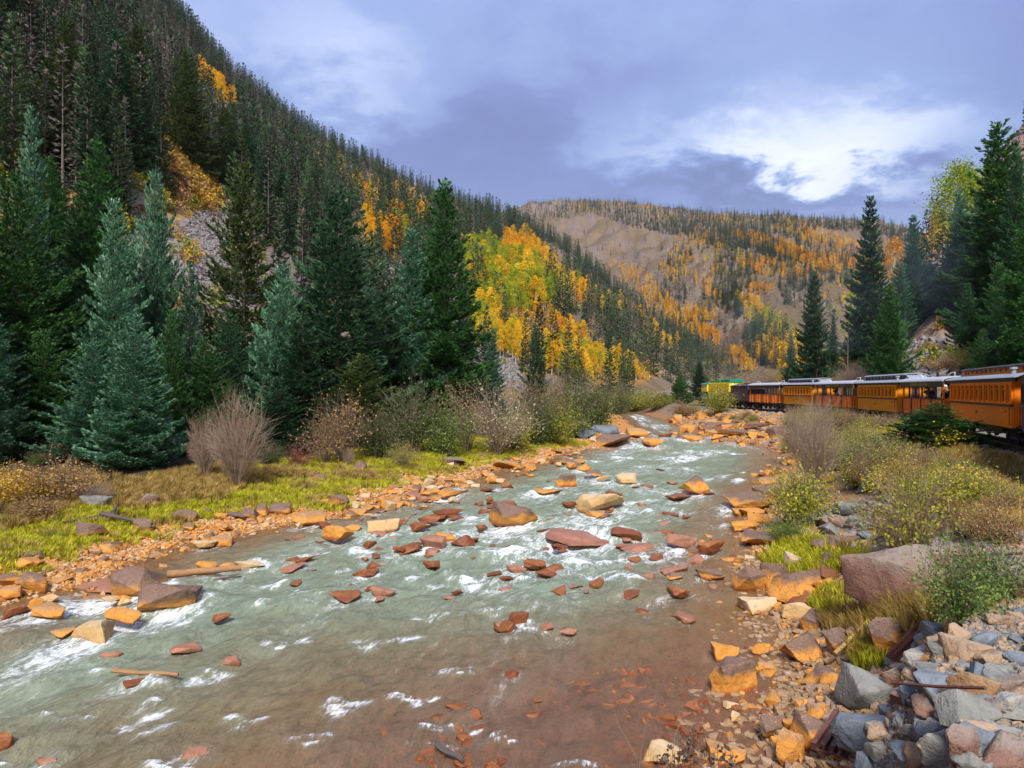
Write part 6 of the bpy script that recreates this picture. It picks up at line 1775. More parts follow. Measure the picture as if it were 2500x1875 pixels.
def locomotive(s0, s1):
    o, L = car_root('locomotive', s0, s1, 'green and yellow diesel engine at the head of the train', 'locomotive')
    x1 = L / 2
    MB().box((0, 0, .98), (L - .6, 2.3, .22)).build('frame', M['car_black'], o)
    # rounded nose, cab, hood
    z0, z1 = 1.05, 2.10
    MB().add([(x1 - .35, 1.05, z0), (x1 - .35, -1.05, z0), (x1 - 1.0, .95, z1), (x1 - 1.0, -.95, z1), (x1 - 3.4, 1.22, z0), (x1 - 3.4, -1.22, z0), (x1 - 3.4, 1.15, z1), (x1 - 3.4, -1.15, z1)],
             [(0, 1, 3, 2), (0, 2, 6, 4), (1, 5, 7, 3), (2, 3, 7, 6), (4, 6, 7, 5), (0, 4, 5, 1)]).build('nose', M['loco_green'], o, bevel=.12)
    MB().box((x1 - .42, 0, 1.06), (.12, 2.3, .08)).build('nose_stripe', M['white_paint'], o)
    MB().box((x1 - 3.0, 0, 2.62), (2.6, 2.36, 1.1)).build('cab', M['loco_yellow'], o, bevel=.04)
    MB().prism(arch(1.25, 3.15, 3.42, 9, .07), x1 - 4.4, x1 - 1.45).build('cab_roof', M['loco_green'], o, smooth=True)
    for s in (-1, 1):
        w = MB().box((x1 - 2.6, s * 1.19, 2.75), (.6, .03, .62)).build('window_frame', M['white_paint'], o); MB().box((x1 - 2.6, s * 1.205, 2.75), (.48, .02, .5)).build('pane', M['glass_dark'], w)
        w = MB().box((x1 - 3.6, s * 1.19, 2.75), (.5, .03, .62)).build('window_frame', M['white_paint'], o); MB().box((x1 - 3.6, s * 1.205, 2.75), (.4, .02, .5)).build('pane', M['glass_dark'], w)
        w = MB().box((x1 - 1.69, s * .6, 2.78), (.03, .8, .5)).build('windshield', M['glass_dark'], o)
        for k in range(6): MB().box((-L * .06 - 1.0 * k + 1.0, s * 1.02, 2.35), (.82, .04, 1.15)).build('hood_door', M['loco_yellow'], o)
        MB().tube([(x1 - 4.5, s * 1.18, 1.95), (-x1 + .8, s * 1.18, 1.95)], .025, 5).build('hand_rail', M['white_paint'], o)
        MB().box((0, s * 1.2, 1.12), (L - 3.8, .05, .16)).build('sill_stripe', M['white_paint'], o)
    MB().box((-1.2, 0, 2.25), (L - 6.0, 2.0, 2.2)).build('hood', M['loco_yellow'], o, bevel=.05)
    MB().box((-x1 + 2.0, 0, 2.65), (3.0, 2.1, 1.35)).build('rear_hood', M['loco_yellow'], o, bevel=.05)
    MB().box((-x1 + 2.0, 0, 3.58), (3.2, 1.9, .5)).build('radiator_housing', M['loco_green'], o, bevel=.04)
    MB().box((-x1 + 4.2, 0, 3.5), (.8, 1.5, .45)).build('air_intake', M['car_black'], o)
    MB().box((-x1 + 5.6, 0, 3.6), (1.4, 1.7, .6)).build('dynamic_brake', M['loco_green'], o, bevel=.08)
    MB().box((-x1 + 8.0, 0, 3.5), (2.6, 1.4, .42)).build('exhaust_housing', M['loco_green'], o, bevel=.04)
    MB().box((-x1 + .45, .55, 3.1), (.1, .18, .18)).box((-x1 + .45, -.55, 3.1), (.1, .18, .18)).build('rear_lamp', M['white_paint'], o)
    MB().box((x1 - .28, 0, .62), (.2, 2.3, .75)).build('pilot', M['car_black'], o)
    MB().box((0, 0, .6), (L * .35, 2.1, .6)).build('fuel_tank', M['car_black'], o)
    MB().tube([(x1 - 1.02, .0, 2.28), (x1 - .9, .0, 2.28)], .16, 10).build('headlight', M['white_paint'], o)
    for x in (-L / 2 + 2.2, L / 2 - 2.2): add_truck(o, x, .46)


def build_train():
    S = s_of
    # the car we lean out of is out of the picture; the next one ahead just shows its brown flank at the edge
    coach('coach', S(28.55) - 13.2, S(28.55), 'dark brown coach with open windows cut by the picture edge', 'car_brown', 9, 'roof_silver', 'car_brown', '327')
    coach('coach', S(29.0), S(41.3), 'bright orange coach with many narrow windows, nearest whole car', 'car_orange', 13, 'roof_silver', 'car_orange', '323')
    gondola('open_car', S(41.7), S(49.9), 'open sided orange car with a gold lettered dark fascia between orange and mustard coaches', 'DURANGO & SILVERTON', 12)
    coach('coach', S(50.3), S(61.1), 'mustard coach with a black slatted roof lantern behind bare brush', 'car_mustard', 11, 'roof_silver', 'car_black', '336')
    gondola('open_car', S(61.5), S(72.2), 'open sided salmon car between the two mustard coaches', 'DURANGO & SILVERTON', 11, [(.0, .24, 4)])
    coach('coach', S(72.6), S(82.1), 'smaller mustard coach with windows, farther of the two mustard ones', 'car_mustard', 10, 'roof_silver', 'car_black', '311')
    gondola('open_car', S(82.5), S(92.9), 'open sided salmon car coupled to the plum freight car', '', 11, [(.02, .46, 5)])
    boxcar(S(93.3), S(100.6)); locomotive(S(101.0), S(114.6))
    # track
    root = bpy.data.objects.new('railway_track', None); C.objects.link(root); tag(root, 'narrow gauge railway track curving along the bank under the train', 'railway track')
    ys = np.linspace(-12, 150, 180); xs = TX(ys); dx = np.gradient(xs, ys); nl = np.hypot(dx, 1)
    for s in (-1, 1):
        pts = [(x + s * .47 / n, y - s * .47 * d / n, RAIL_Z - .06) for x, y, d, n in zip(xs, ys, dx, nl)]
        prof_ = [(-.06, -.07), (.06, -.07), (.02, -.04), (.03, .05), (-.03, .05), (-.02, -.04)]
        V, Fc = [], []
        for i, p in enumerate(pts):
            ex, ey = 1 / nl[i], -dx[i] / nl[i]
            V += [(p[0] + ex * a, p[1] + ey * a, p[2] + b) for a, b in prof_]
        for i in range(len(pts) - 1):
            for k in range(6): Fc.append((i * 6 + k, i * 6 + (k + 1) % 6, (i + 1) * 6 + (k + 1) % 6, (i + 1) * 6 + k))
        MB().add(V, Fc).build('rail', M['rail_steel'], root)
    tie = MB().box((0, 0, 0), (1.9, .2, .16)).build('tie', M['tie_wood'], root)
    s = S(8.0); first = True
    while s < S(122):
        p = track_pt(s); q = track_pt(s + .2); o = tie if first else link('tie', tie.data, root)
        o.location = (p[0], p[1], 2.40); o.rotation_euler = (0, 0, math.atan2(q[1] - p[1], q[0] - p[0]) - math.pi / 2); first = False; s += .62


build_train()


# ------------------------------------------------------------------ passengers
def person(loc, rz, label, top, hair, cap=None, camera=False, lean=0.0, legs='cloth_black', arm_out=False):
    """one skinned figure, about 1.7 m; the body is one surface, clothes and hair are its children"""
    root = bpy.data.objects.new('person', None); C.objects.link(root); root.location = loc; root.rotation_euler = (0, 0, rz); tag(root, label, 'person', 'passengers of the train')
    # +x is the way the person faces
    J = {'pel': (0, 0, .92), 'wai': (.01 + lean * .2, 0, 1.1), 'che': (.02 + lean * .5, 0, 1.32), 'nec': (.03 + lean * .7, 0, 1.47), 'hea': (.05 + lean * .8, 0, 1.56), 'cro': (.06 + lean * .85, 0, 1.68)}
    for s, n in ((1, 'l'), (-1, 'r')):
        J['hip' + n] = (0, s * .1, .88); J['kne' + n] = (.04, s * .11, .48); J['ank' + n] = (0, s * .11, .08); J['toe' + n] = (.16, s * .12, .04)
        sx = .02 + lean * .55; J['sho' + n] = (sx, s * .19, 1.39)
        if camera: J['elb' + n] = (sx + .12, s * .27, 1.22); J['wri' + n] = (sx + .24, s * .12, 1.46); J['han' + n] = (sx + .26, s * .07, 1.54)
        elif arm_out: J['elb' + n] = (sx + .2, s * .25, 1.2); J['wri' + n] = (sx + .42, s * .2, 1.24); J['han' + n] = (sx + .52, s * .18, 1.27)
        else: J['elb' + n] = (sx + .02, s * .25, 1.13); J['wri' + n] = (sx + .16, s * .2, .98); J['han' + n] = (sx + .24, s * .18, .97)
    R = {'pel': .14, 'wai': .125, 'che': .15, 'nec': .06, 'hea': .085, 'cro': .075, 'hip': .085, 'kne': .06, 'ank': .04, 'toe': .03, 'sho': .065, 'elb': .045, 'wri': .03, 'han': .035}
    E = [('pel', 'wai'), ('wai', 'che'), ('che', 'nec'), ('nec', 'hea'), ('hea', 'cro')]
    for n in 'lr': E += [('pel', 'hip' + n), ('hip' + n, 'kne' + n), ('kne' + n, 'ank' + n), ('ank' + n, 'toe' + n), ('che', 'sho' + n), ('sho' + n, 'elb' + n), ('elb' + n, 'wri' + n), ('wri' + n, 'han' + n)]

    def skin(name, keys, edges, grow, m, rootkey):
        ks = [k for k in J if k in keys]; me = bpy.data.meshes.new(name); me.from_pydata([J[k] for k in ks], [(ks.index(a), ks.index(b)) for a, b in edges if a in ks and b in ks], [])
        o = link(name, me, root); o.modifiers.new('skin', 'SKIN'); o.modifiers.new('smooth', 'SUBSURF').levels = 1; o.modifiers['smooth'].render_levels = 1
        for v, k in zip(me.skin_vertices[0].data, ks):
            r = (R.get(k) or R[k[:3]]) * grow; v.radius = (r, r); v.use_root = (k == rootkey)
        me.materials.append(M[m]); return o
    skin('body', set(J), E, 1.0, 'skin', 'pel')
    skin('jacket', {'pel', 'wai', 'che', 'shol', 'shor', 'elbl', 'elbr', 'wril', 'wrir'}, E, 1.18, top, 'pel')
    skin('trousers', {'pel', 'hipl', 'hipr', 'knel', 'kner', 'ankl', 'ankr'}, E, 1.15, legs, 'pel')
    hx = J['cro'][0] - .01
    def dome(name, z0, rr, m, k=1.0):
        V, Fc = [], []
        for i in range(5):
            a = i / 4 * math.pi / 2
            for j in range(10): b = j / 10 * 2 * math.pi; V.append((hx - .02 + rr * math.cos(a) * math.cos(b) * 1.1, rr * math.cos(a) * math.sin(b), z0 + rr * 1.05 * math.sin(a) * k))
        for i in range(4):
            for j in range(10): Fc.append((i * 10 + j, i * 10 + (j + 1) % 10, (i + 1) * 10 + (j + 1) % 10, (i + 1) * 10 + j))
        return MB().add(V, Fc)
    dome('hair', 1.60, .105, hair).build('hair', M[hair], root, smooth=True)
    if cap:
        dome('cap', 1.645, .112, cap, .9).box((hx + .14, 0, 1.655), (.14, .15, .015)).build('cap', M[cap], root)
    if camera: MB().box((hx + .16, 0, 1.57), (.09, .14, .09)).tube([(hx + .2, 0, 1.57), (hx + .27, 0, 1.57)], .04, 8).build('camera', M['cloth_black'], root)
    return root


def passengers():
    def spot(Y, side, back=0.0):
        p = track_pt(s_of(Y)); q = track_pt(s_of(Y) + .5); d = (q - p) / np.linalg.norm(q - p); n = np.array([-d[1], d[0]])
        return (p[0] + n[0] * side, p[1] + n[1] * side, RAIL_Z + .96), math.atan2(n[1], n[0])
    l, a = spot(42.4, .82); person(l, a + .9, 'passenger in black jacket and white cap leaning from the open car beside the orange coach', 'cloth_black', 'hair_gray', 'cloth_white', lean=.35)
    l, a = spot(46.6, .55); person(l, a + .5, 'passenger in gray top holding a camera to the face in the open car', 'cloth_gray', 'hair_gray', 'cloth_white', camera=True)
    l, a = spot(45.9, .5); person(l, a - .4, 'passenger in a blue jacket beside the one with the camera', 'cloth_blue', 'cloth_black', arm_out=True)
    l, a = spot(68.2, .6); person(l, a + .3, 'passenger in a navy jacket with an arm raised in the salmon open car', 'cloth_navy', 'cloth_black', camera=True)
    l, a = spot(65.3, .55); person(l, a, 'passenger in blue sitting low in the salmon open car', 'cloth_blue', 'hair_gray')


passengers()

# ------------------------------------------------------------------ bushes, grass, driftwood, old iron
BU = {}
SHORT_BUSH = []
BU['bare'] = [bush_set(600 + i, 3.0, 1.3, 170, .012, 'stem_gray', sub=9, arch=.15) for i in range(3)]
BU['brush'] = [bush_set(610 + i, 2.4, 1.2, 60, .013, 'stem_brown', 'leaf_brown', .07, 1100, sub=7, jitter=.09) for i in range(2)]
BU['olive'] = [bush_set(620 + i, 2.4, 1.2, 55, .013, 'stem_brown', 'leaf_olive', .08, 4200, sub=6, jitter=.10, low=.5) for i in range(3)]
BU['green'] = [bush_set(630 + i, 2.4, 1.3, 45, .013, 'stem_brown', 'leaf_green', .075, 3800, sub=6, jitter=.10, low=.7) for i in range(2)]
BU['dark'] = [bush_set(640 + i, 3.0, 1.4, 45, .016, 'stem_brown', 'leaf_darkgreen', .085, 4200, sub=6, jitter=.10, low=.75) for i in range(3)]
BU['gold'] = [bush_set(650 + i, 2.0, 1.1, 40, .012, 'stem_brown', 'leaf_gold', .075, 2400, sub=6, jitter=.09, low=.4) for i in range(2)]
BU['yellow'] = [bush_set(660 + i, 2.0, 1.0, 40, .012, 'stem_brown', 'leaf_yellow', .085, 1100, sub=6, jitter=.08, low=.35) for i in range(2)]
BU['rust'] = [bush_set(670 + i, 1.8, 1.2, 45, .012, 'stem_brown', 'leaf_brown', .075, 4200, sub=6, jitter=.10, low=.7) for i in range(2)]
BU['red'] = [bush_set(680, 1.5, 1.0, 35, .012, 'stem_brown', 'leaf_red', .06, 1500, sub=6, jitter=.1, low=.6)]
BU['pale'] = [bush_set(690, 3.0, 1.4, 60, .015, 'stem_gray', 'leaf_pale', .07, 1900, sub=7, jitter=.09, low=.35)]
BU['sprawl'] = [bush_set(695, 2.0, 1.5, 90, .012, 'stem_gray', 'leaf_olive', .07, 1500, sub=6, jitter=.10, arch=.9, low=.2)]
BU_H = {'bare': 2.55, 'brush': 2.4, 'olive': 2.4, 'green': 2.4, 'dark': 3.0, 'gold': 2.0, 'yellow': 2.0, 'rust': 1.8, 'red': 1.5, 'pale': 3.0, 'sprawl': 2.0}
BU_W = {'bare': 2.75, 'brush': 2.2, 'olive': 2.3, 'green': 2.5, 'dark': 2.7, 'gold': 2.1, 'yellow': 1.9, 'rust': 2.3, 'red': 1.9, 'pale': 2.7, 'sprawl': 2.9}


def bush(kind, p, h, w, label, group=None, i=None, name='bush', cat='bush'):
    k = random.randrange(len(BU[kind])) if i is None else i
    st, lv = BU[kind][k]
    r = bpy.data.objects.new(name, None); C.objects.link(r); r.location = (p[0], p[1], p[2] - .05); r.rotation_euler = (0, 0, random.uniform(0, 6.28))
    s = w / BU_W[kind]; r.scale = (s, s, h / BU_H[kind]); tag(r, label, cat, group)
    if group is None: SHORT_BUSH.append((p[0], p[1], p[2], short(label)))
    link('stems', st, r)
    if lv: link('leaves', lv, r)
    return r


# kind, px, py of the foot, height px, width px, label
BUSHES = [
    ('bare', 580, 1188, 200, 160, 'rounded bare pinkish gray shrub standing alone on the far grass'),
    ('bare', 500, 1165, 140, 90, 'gray leafless shrub behind the rounded bare one'),
    ('gold', 50, 1232, 110, 190, 'rusty golden brush thicket at the picture edge under the spruces'),
    ('gold', 15, 1215, 90, 130, 'yellow leaved shrub at the picture edge under the spruces'),
    ('rust', 140, 1224, 120, 180, 'rusty brown brush between the edge thicket and the blue spruce'),
    ('gold', 205, 1200, 75, 90, 'golden shrub touching the blue spruce skirts'),
    ('bare', 230, 1228, 50, 90, 'low dead gray twigs by the lichened boulder'),
    ('rust', 90, 1262, 60, 150, 'low rusty undergrowth in front of the edge thicket'),
    ('green', 127, 1320, 34, 50, 'small dark green tuft of leaves in the far meadow'),
    ('bare', 850, 1140, 44, 36, 'tiny pale dead shrub on the far grass'),
    ('sprawl', 985, 1145, 90, 90, 'olive twiggy shrub at the end of the grass strip'),
    ('brush', 835, 1130, 190, 130, 'tall dark leafless brush under the wide open spruce'),
    ('brush', 790, 1135, 140, 120, 'brown leafless brush in the shade under the spruces'),
    ('red', 730, 1140, 70, 90, 'reddish low shrub in shade beside the bare round shrub'),
    ('dark', 920, 1120, 150, 130, 'dark green bush under the wide open spruce'),
    ('dark', 1000, 1105, 190, 150, 'dark leafy bush below the tallest pointed spruce'),
    ('green', 1085, 1112, 170, 150, 'leafy green bush beside the pale seeded bush'),
    ('pale', 1212, 1112, 200, 190, 'pale seeded tall bush at the stony point'),
    ('brush', 1140, 1100, 180, 120, 'brown twiggy bush behind the pale seeded one'),
    ('dark', 1310, 1088, 170, 130, 'olive dark bush upstream of the pale seeded one'),
    ('brush', 1330, 1078, 190, 120, 'bare brown shrub rising behind the olive dark bush'),
    ('dark', 1395, 1068, 190, 140, 'tall olive green willow above the black bend rocks'),
    ('dark', 1455, 1050, 170, 140, 'rounded olive willow at the river bend'),
    ('olive', 1350, 1085, 120, 120, 'lighter olive bush low at the bend'),
    ('olive', 1250, 1100, 110, 110, 'lighter olive bush crouching behind the pale seeded one'),
    ('olive', 1545, 1005, 64, 110, 'rounded olive bush across the bend nearest the water'),
    ('olive', 1600, 1002, 60, 90, 'olive bush beyond the bend before the small dark spruces'),
    ('dark', 1510, 1010, 90, 90, 'dark willow behind the bend'),
    # railway side
    ('olive', 1752, 1012, 84, 84, 'yellow olive bush hiding the flank of the engine'),
    ('rust', 1668, 1018, 46, 70, 'brown bush at the track bed before the engine'),
    ('olive', 1690, 1010, 30, 40, 'olive scrub before the engine nose'),
    ('bare', 1985, 1205, 210, 150, 'tall bare leaning shrub at the water edge of the bank'),
    ('bare', 1950, 1130, 120, 120, 'gray leafless brush upstream of the tall bare shrub'),
    ('olive', 1955, 1290, 190, 150, 'olive bush overhanging the outcrop'),
    ('green', 1920, 1325, 80, 120, 'low green bush by the long flat ochre rock'),
    ('sprawl', 2225, 1372, 270, 330, 'sprawling golden olive bush with gray bare stems above the huge slab'),
    ('gold', 2215, 1330, 120, 200, 'golden leaved shrub inside the sprawling bush'),
    ('green', 2345, 1525, 250, 250, 'leafy green bush beside the huge pinkish slab'),
    ('green', 2420, 1470, 210, 180, 'thin leaved green shrub above the leafy bush'),
    ('yellow', 2305, 1098, 80, 130, 'bright yellow leaved bush in front of the bushy young spruce'),
    ('yellow', 2150, 1075, 50, 110, 'yellow bush on the bank below the mustard coach'),
    ('yellow', 1962, 1030, 30, 36, 'small bright yellow bush under the mustard coach'),
    ('gold', 2105, 1140, 40, 50, 'small orange leaved sapling among bank bushes'),
    ('gold', 2075, 1150, 36, 40, 'small orange tufted sapling beside the tiny spruce'),
    ('gold', 2015, 1180, 40, 60, 'yellow tufted sapling by the tall bare shrub'),
    ('rust', 2440, 1330, 120, 160, 'rusty bush at the picture edge above the leafy bush'),
    ('rust', 2480, 1265, 90, 120, 'reddish brown bush by the ballast at the picture edge'),
    # beyond the train
    ('gold', 2022, 925, 76, 62, 'yellow orange bush behind the mustard coach'),
    ('olive', 2050, 925, 50, 66, 'olive bush beside the yellow orange one behind the train'),
    ('red', 2290, 862, 34, 90, 'crimson low shrub above the leaning log'),
    ('olive', 2345, 905, 70, 90, 'olive golden bush on the cut bank above the orange coach'),
    ('rust', 2300, 905, 46, 90, 'dry brown bush on the cut bank beside the log'),
]


def plant_bushes():
    for kind, px, py, hp, wp, lab in BUSHES:
        behind = py < 940
        p = hit(px, py, ymin=62 if behind else 5)
        k = p[1] / F
        bush(kind, p, hp * k, wp * k, lab)
    r = random.Random(77); SHORT_B = list(SHORT_BUSH)
    for i in range(270):     # mixed scrub of the bank between river and train
        px, py = r.uniform(1925, 2470), r.uniform(1035, 1260)
        if py > 1120 + (px - 1925) * .45 or py < 1030 + max(0, px - 2200) * .32: continue
        if 2130 < px < 2440 and 1062 < py < 1128: continue
        p = hit(px, py); k = p[1] / F; kind = r.choice(['olive', 'gold', 'olive', 'brush', 'rust', 'olive', 'sprawl', 'green', 'olive', 'yellow' if r.random() < .3 else 'olive'])
        h = min(r.uniform(.9, 2.0) * (1.0 if p[1] > 25 else .8), (py - r.uniform(0, 14) - np.interp(px, [1900, 1985, 2050, 2150, 2200, 2250, 2350, 2420, 2500], [1000, 990, 1004, 1024, 1040, 1078, 1108, 1135, 1195])) * k)
        if h < .3: continue
        bush(kind, p, h, h * r.uniform(.9, 1.4), near_label({'olive': 'olive', 'green': 'green', 'brush': 'twiggy brown', 'rust': 'rusty', 'sprawl': 'sprawling olive', 'gold': 'golden', 'yellow': 'yellow'}[kind] + ' scrub bush', p, SHORT_B), kind + ' scrub on the bank')
    for i in range(34):     # leafless brush along the edge of the track bed
        px = r.uniform(1935, 2225); Y = 0
        for Yt in np.linspace(40, 85, 90):
            xt = (px - CX) / F * Yt
            if abs(xt - (TX(Yt) - 3.0)) < .35: Y = float(Yt); break
        if not Y: continue
        Y -= r.uniform(0, 2.2); p = at(px, Y); kind = r.choice(['bare', 'brush', 'brush', 'olive', 'bare']); h = r.uniform(.9, 1.7)
        bush(kind, p, h, h * r.uniform(.8, 1.2), near_label({'bare': 'gray leafless', 'brush': 'brown twiggy', 'olive': 'thin olive'}[kind] + ' trackside shrub', p, SHORT_B), kind + ' brush along the track bed')
    for i in range(46):     # leafless thicket beyond the engine and the first cars
        px = r.uniform(1770, 2120); Y = r.uniform(96, 135) if px < 2000 else r.uniform(84, 100)
        p = at(px, Y)
        if p[0] < TX(Y) + 3.4: continue
        h = r.uniform(2.2, 4.2); kind = r.choice(['bare', 'brush', 'brush', 'bare', 'olive'])
        bush(kind, p, h, h * r.uniform(.8, 1.2), {'bare': 'gray leafless', 'brush': 'brown twiggy', 'olive': 'thin olive'}[kind] + ' shrub in the thicket beyond the first cars', kind + ' thicket beyond the train')
    for i in range(26):     # shaded brush under the spruces of the far shore
        px = r.uniform(-40, 1240); Y = r.uniform(34, 48) + max(0, px - 600) * .028
        p = at(px, Y)
        if XL(Y) - p[0] < 7: continue
        kind = r.choice(['rust', 'dark', 'brush', 'dark']); h = r.uniform(.7, 1.7)
        bush(kind, p, h, h * 1.3, {'rust': 'rusty', 'dark': 'dark green', 'brush': 'twiggy brown'}[kind] + ' undergrowth in the shade of the shore spruces', kind + ' undergrowth of the shore')
    for i in range(16):     # willows round the bend
        px = r.uniform(1330, 1600); Y = r.uniform(92, 150); p = at(px, Y)
        if XL(Y) - p[0] < 2: continue
        h = r.uniform(2.5, 4.5); kind = r.choice(['dark', 'olive', 'brush'])
        bush(kind, p, h, h, {'dark': 'dark', 'olive': 'olive', 'brush': 'twiggy'}[kind] + ' willow in the thicket round the river bend', kind + ' willows of the bend')
    for i in range(16):     # clumps on the track bank upstream
        px = r.uniform(1650, 1950); py = r.uniform(1012, 1050); p = hit(px, py)
        if p[2] < wz(p[1]) + .5 or p[0] > TX(p[1]) - 2.2: continue
        kind = r.choice(['olive', 'rust', 'brush']); h = r.uniform(.5, 1.1)
        bush(kind, p, h, h * 1.5, {'olive': 'olive', 'rust': 'rusty', 'brush': 'twiggy'}[kind] + ' low shrub on the stony bank below the first cars', kind + ' low shrubs below the train')


plant_bushes()


def broadleaf(px, py_top, Y, wpx, label, mat_name, base=.3, seed=1, ncl=70, nl=40, leaf=.22, H0=12):
    p = at(px, Y); k = Y / F; h = CAMZ + (HY - py_top) * k - p[2]; R = wpx * k / 2
    V, Q, t, c = aspen_np(seed, h, R, ncl, nl, leaf, base)
    r = bpy.data.objects.new('broadleaf_tree', None); C.objects.link(r); r.location = (p[0], p[1], p[2] - .1); tag(r, label, 'tree')
    link('crown', mesh_np('crown', V, quads=Q, attrs={'tint': np.repeat(0, 0) if False else t}, mats=[M[mat_name]]), r)
    mb = MB().tube([(0, 0, 0), (h * .015, 0, h * .4), (0, h * .01, h * .85)], [h * .016, h * .011, h * .004], 7)
    rr = random.Random(seed)
    for q in c[::max(1, len(c) // 14)]: z = min(q[2] * .75, h * .8); mb.tube([(0, 0, z), (q[0] * .55, q[1] * .55, (z + q[2]) / 2), tuple(q)], [h * .006, h * .004, h * .001], 4)
    mb.build('trunk', M['bark_aspen'], r)


broadleaf(2345, 405, 128, 165, 'pale yellow green cottonwood with an airy crown against the sky', 'aspen_green', .45, 1, 170, 60, .34)
broadleaf(2425, 395, 132, 90, 'second pale cottonwood half hidden by the very tall spruce', 'aspen_green', .5, 2, 90, 50, .34)
broadleaf(1938, 808, 112, 62, 'bright yellow aspen behind the first cars', 'aspen_yellow', .2, 3, 60, 36, .3)
broadleaf(1915, 835, 114, 40, 'small yellow aspen beside the bright one behind the first cars', 'aspen_yellow', .2, 4, 40, 30, .3)
broadleaf(2182, 585, 150, 66, 'orange aspen on a thin stem between the tall spruces behind the train', 'aspen_orange', .5, 5, 50, 30, .34)
broadleaf(2085, 700, 128, 60, 'pale yellow aspen between the spruces behind the train', 'aspen_green', .2, 6, 50, 30, .32)
broadleaf(2255, 570, 150, 50, 'orange leaved aspen beside the smoky blue spruce', 'aspen_orange', .3, 7, 40, 30, .32)


def dead_snag(px, py, Y, label):
    p = at(px, Y); h = CAMZ + (HY - py) / F * Y - p[2]
    mb = MB().tube([(0, 0, -.2), (0, .05, h * .5), (.05, 0, h)], [h * .012, h * .008, .01], 6); rr = random.Random(int(px))
    for k in range(26):
        z = h * rr.uniform(.15, .97); a = rr.uniform(0, 6.28); L = h * .16 * (1.1 - z / h); mb.tube([(0, 0, z), (math.cos(a) * L, math.sin(a) * L, z + L * rr.uniform(-.2, .5))], [.02, .006], 3)
    o = mb.build('dead_tree', M['stem_gray']); o.location = p; tag(o, label, 'tree')


dead_snag(2070, 800, 92, 'thin gray dead tree with short twigs behind the mustard coach')
dead_snag(2475, 300, 120, 'bare pole like dead tree beside the very tall spruce')


# ------------------------------------------------------------------ driftwood and iron
def lie(name, a, b, r0, r1, m, label, cat, lift=0.0, n=8, bend=.03):
    """a log or stick lying between two ground points given by photo pixels"""
    A, B = Vector(hit(*a)) + Vector((0, 0, lift + r0 * .7)), Vector(hit(*b)) + Vector((0, 0, lift + r1 * .7)); d = B - A
    side = d.cross(Vector((0, 0, 1))).normalized(); rr = random.Random(int(a[0]))
    pts = [A + d * t + side * d.length * bend * math.sin(t * 4 + 1) + Vector((0, 0, r0 * .15 * rr.uniform(-1, 1))) for t in (0, .2, .4, .6, .8, 1)]
    mb = MB().tube(pts, [r0 + (r1 - r0) * t for t in (0, .2, .4, .6, .8, 1)], n)
    o = mb.build(name, M[m], smooth=True); return tag(o, label, cat)


lie('drift_log', (408, 1420), (590, 1403), .10, .075, 'log_wood', 'thick orange brown drift log behind the large brown boulders', 'log', .12, 10)
lie('drift_stick', (278, 1660), (432, 1672), .04, .028, 'log_wood', 'pale stick of driftwood caught on a dark wet rock', 'stick', .14, 7)
lie('drift_stick', (2034, 1642), (2127, 1558), .035, .02, 'log_pale', 'bare tan branch lying up the near shore', 'stick', .3, 7)
lie('drift_stick', (1868, 1600), (1905, 1590), .02, .012, 'log_gray', 'short dark stick by the white foam patch', 'stick', .02, 5)
lie('drift_root', (255, 1272), (372, 1302), .09, .03, 'log_gray', 'black crooked driftwood lying across the meadow boulders', 'driftwood', .22, 7, .08)
lie('drift_root', (150, 1285), (260, 1270), .03, .05, 'log_gray', 'thin gray limb reaching from the black driftwood', 'driftwood', .12, 6, .06)
lie('drift_root', (272, 1275), (288, 1254), .08, .03, 'log_gray', 'stub of black root standing up from the driftwood', 'driftwood', .25, 6)
lie('drift_log', (1085, 1128), (1115, 1142), .10, .14, 'log_gray', 'dark log end under the shore bushes', 'log', .1, 8)
lie('drift_stick', (470, 1425), (590, 1412), .03, .02, 'log_gray', 'tangle of dark sticks below the thick drift log', 'stick', .03, 5, .05)
lie('drift_root', (1075, 1830), (1120, 1872), .05, .03, 'log_gray', 'black sunken branch in the near shallows', 'driftwood', .05, 6, .1)


def leaning_log():
    A, B = Vector(hit(2196, 893, ymin=64)), Vector(hit(2276, 846, ymin=64))
    o = MB().tube([A + Vector((0, 0, .35)), (A + B) / 2 + Vector((0, 0, .4)), B + Vector((0, 0, .35))], [.42, .38, .30], 10).build('fallen_log', M['log_wood'], smooth=True)
    tag(o, 'big brown fallen log leaning down the cut bank behind the open car', 'log')


leaning_log()


def rail_iron(a, b, label, lift=.1, off=0.0):
    A, B = Vector(hit(*a)), Vector(hit(*b)); A.z += lift; B.z += lift; d = B - A; s = d.cross(Vector((0, 0, 1))).normalized() * off; A += s; B += s
    prof_ = [(-.055, 0), (.055, 0), (.05, .015), (.012, .025), (.012, .08), (.03, .09), (.03, .12), (-.03, .12), (-.03, .09), (-.012, .08), (-.012, .025), (-.05, .015)]
    o = MB().prism(prof_, 0, d.length).build('old_rail', M['rust']); o.matrix_world = Matrix.Translation(A) @ d.to_track_quat('X', 'Z').to_matrix().to_4x4()
    tag(o, label, 'rail')


rail_iron((2180, 1628), (2250, 1556), 'short rusty rail below the dark angular block, inner of two', .08)
rail_iron((2196, 1630), (2262, 1562), 'short rusty rail below the dark angular block, outer of two', .05)
for i, (dx, w) in enumerate(((0, 'riverward'), (22, 'second from the river'), (44, 'third from the river'), (64, 'bankward'))):
    rail_iron((1990 + dx, 1876), (2046 + dx * .8, 1792), f'rusty discarded rail at the bottom edge beside the big blue block, {w}', .22 - .03 * i)


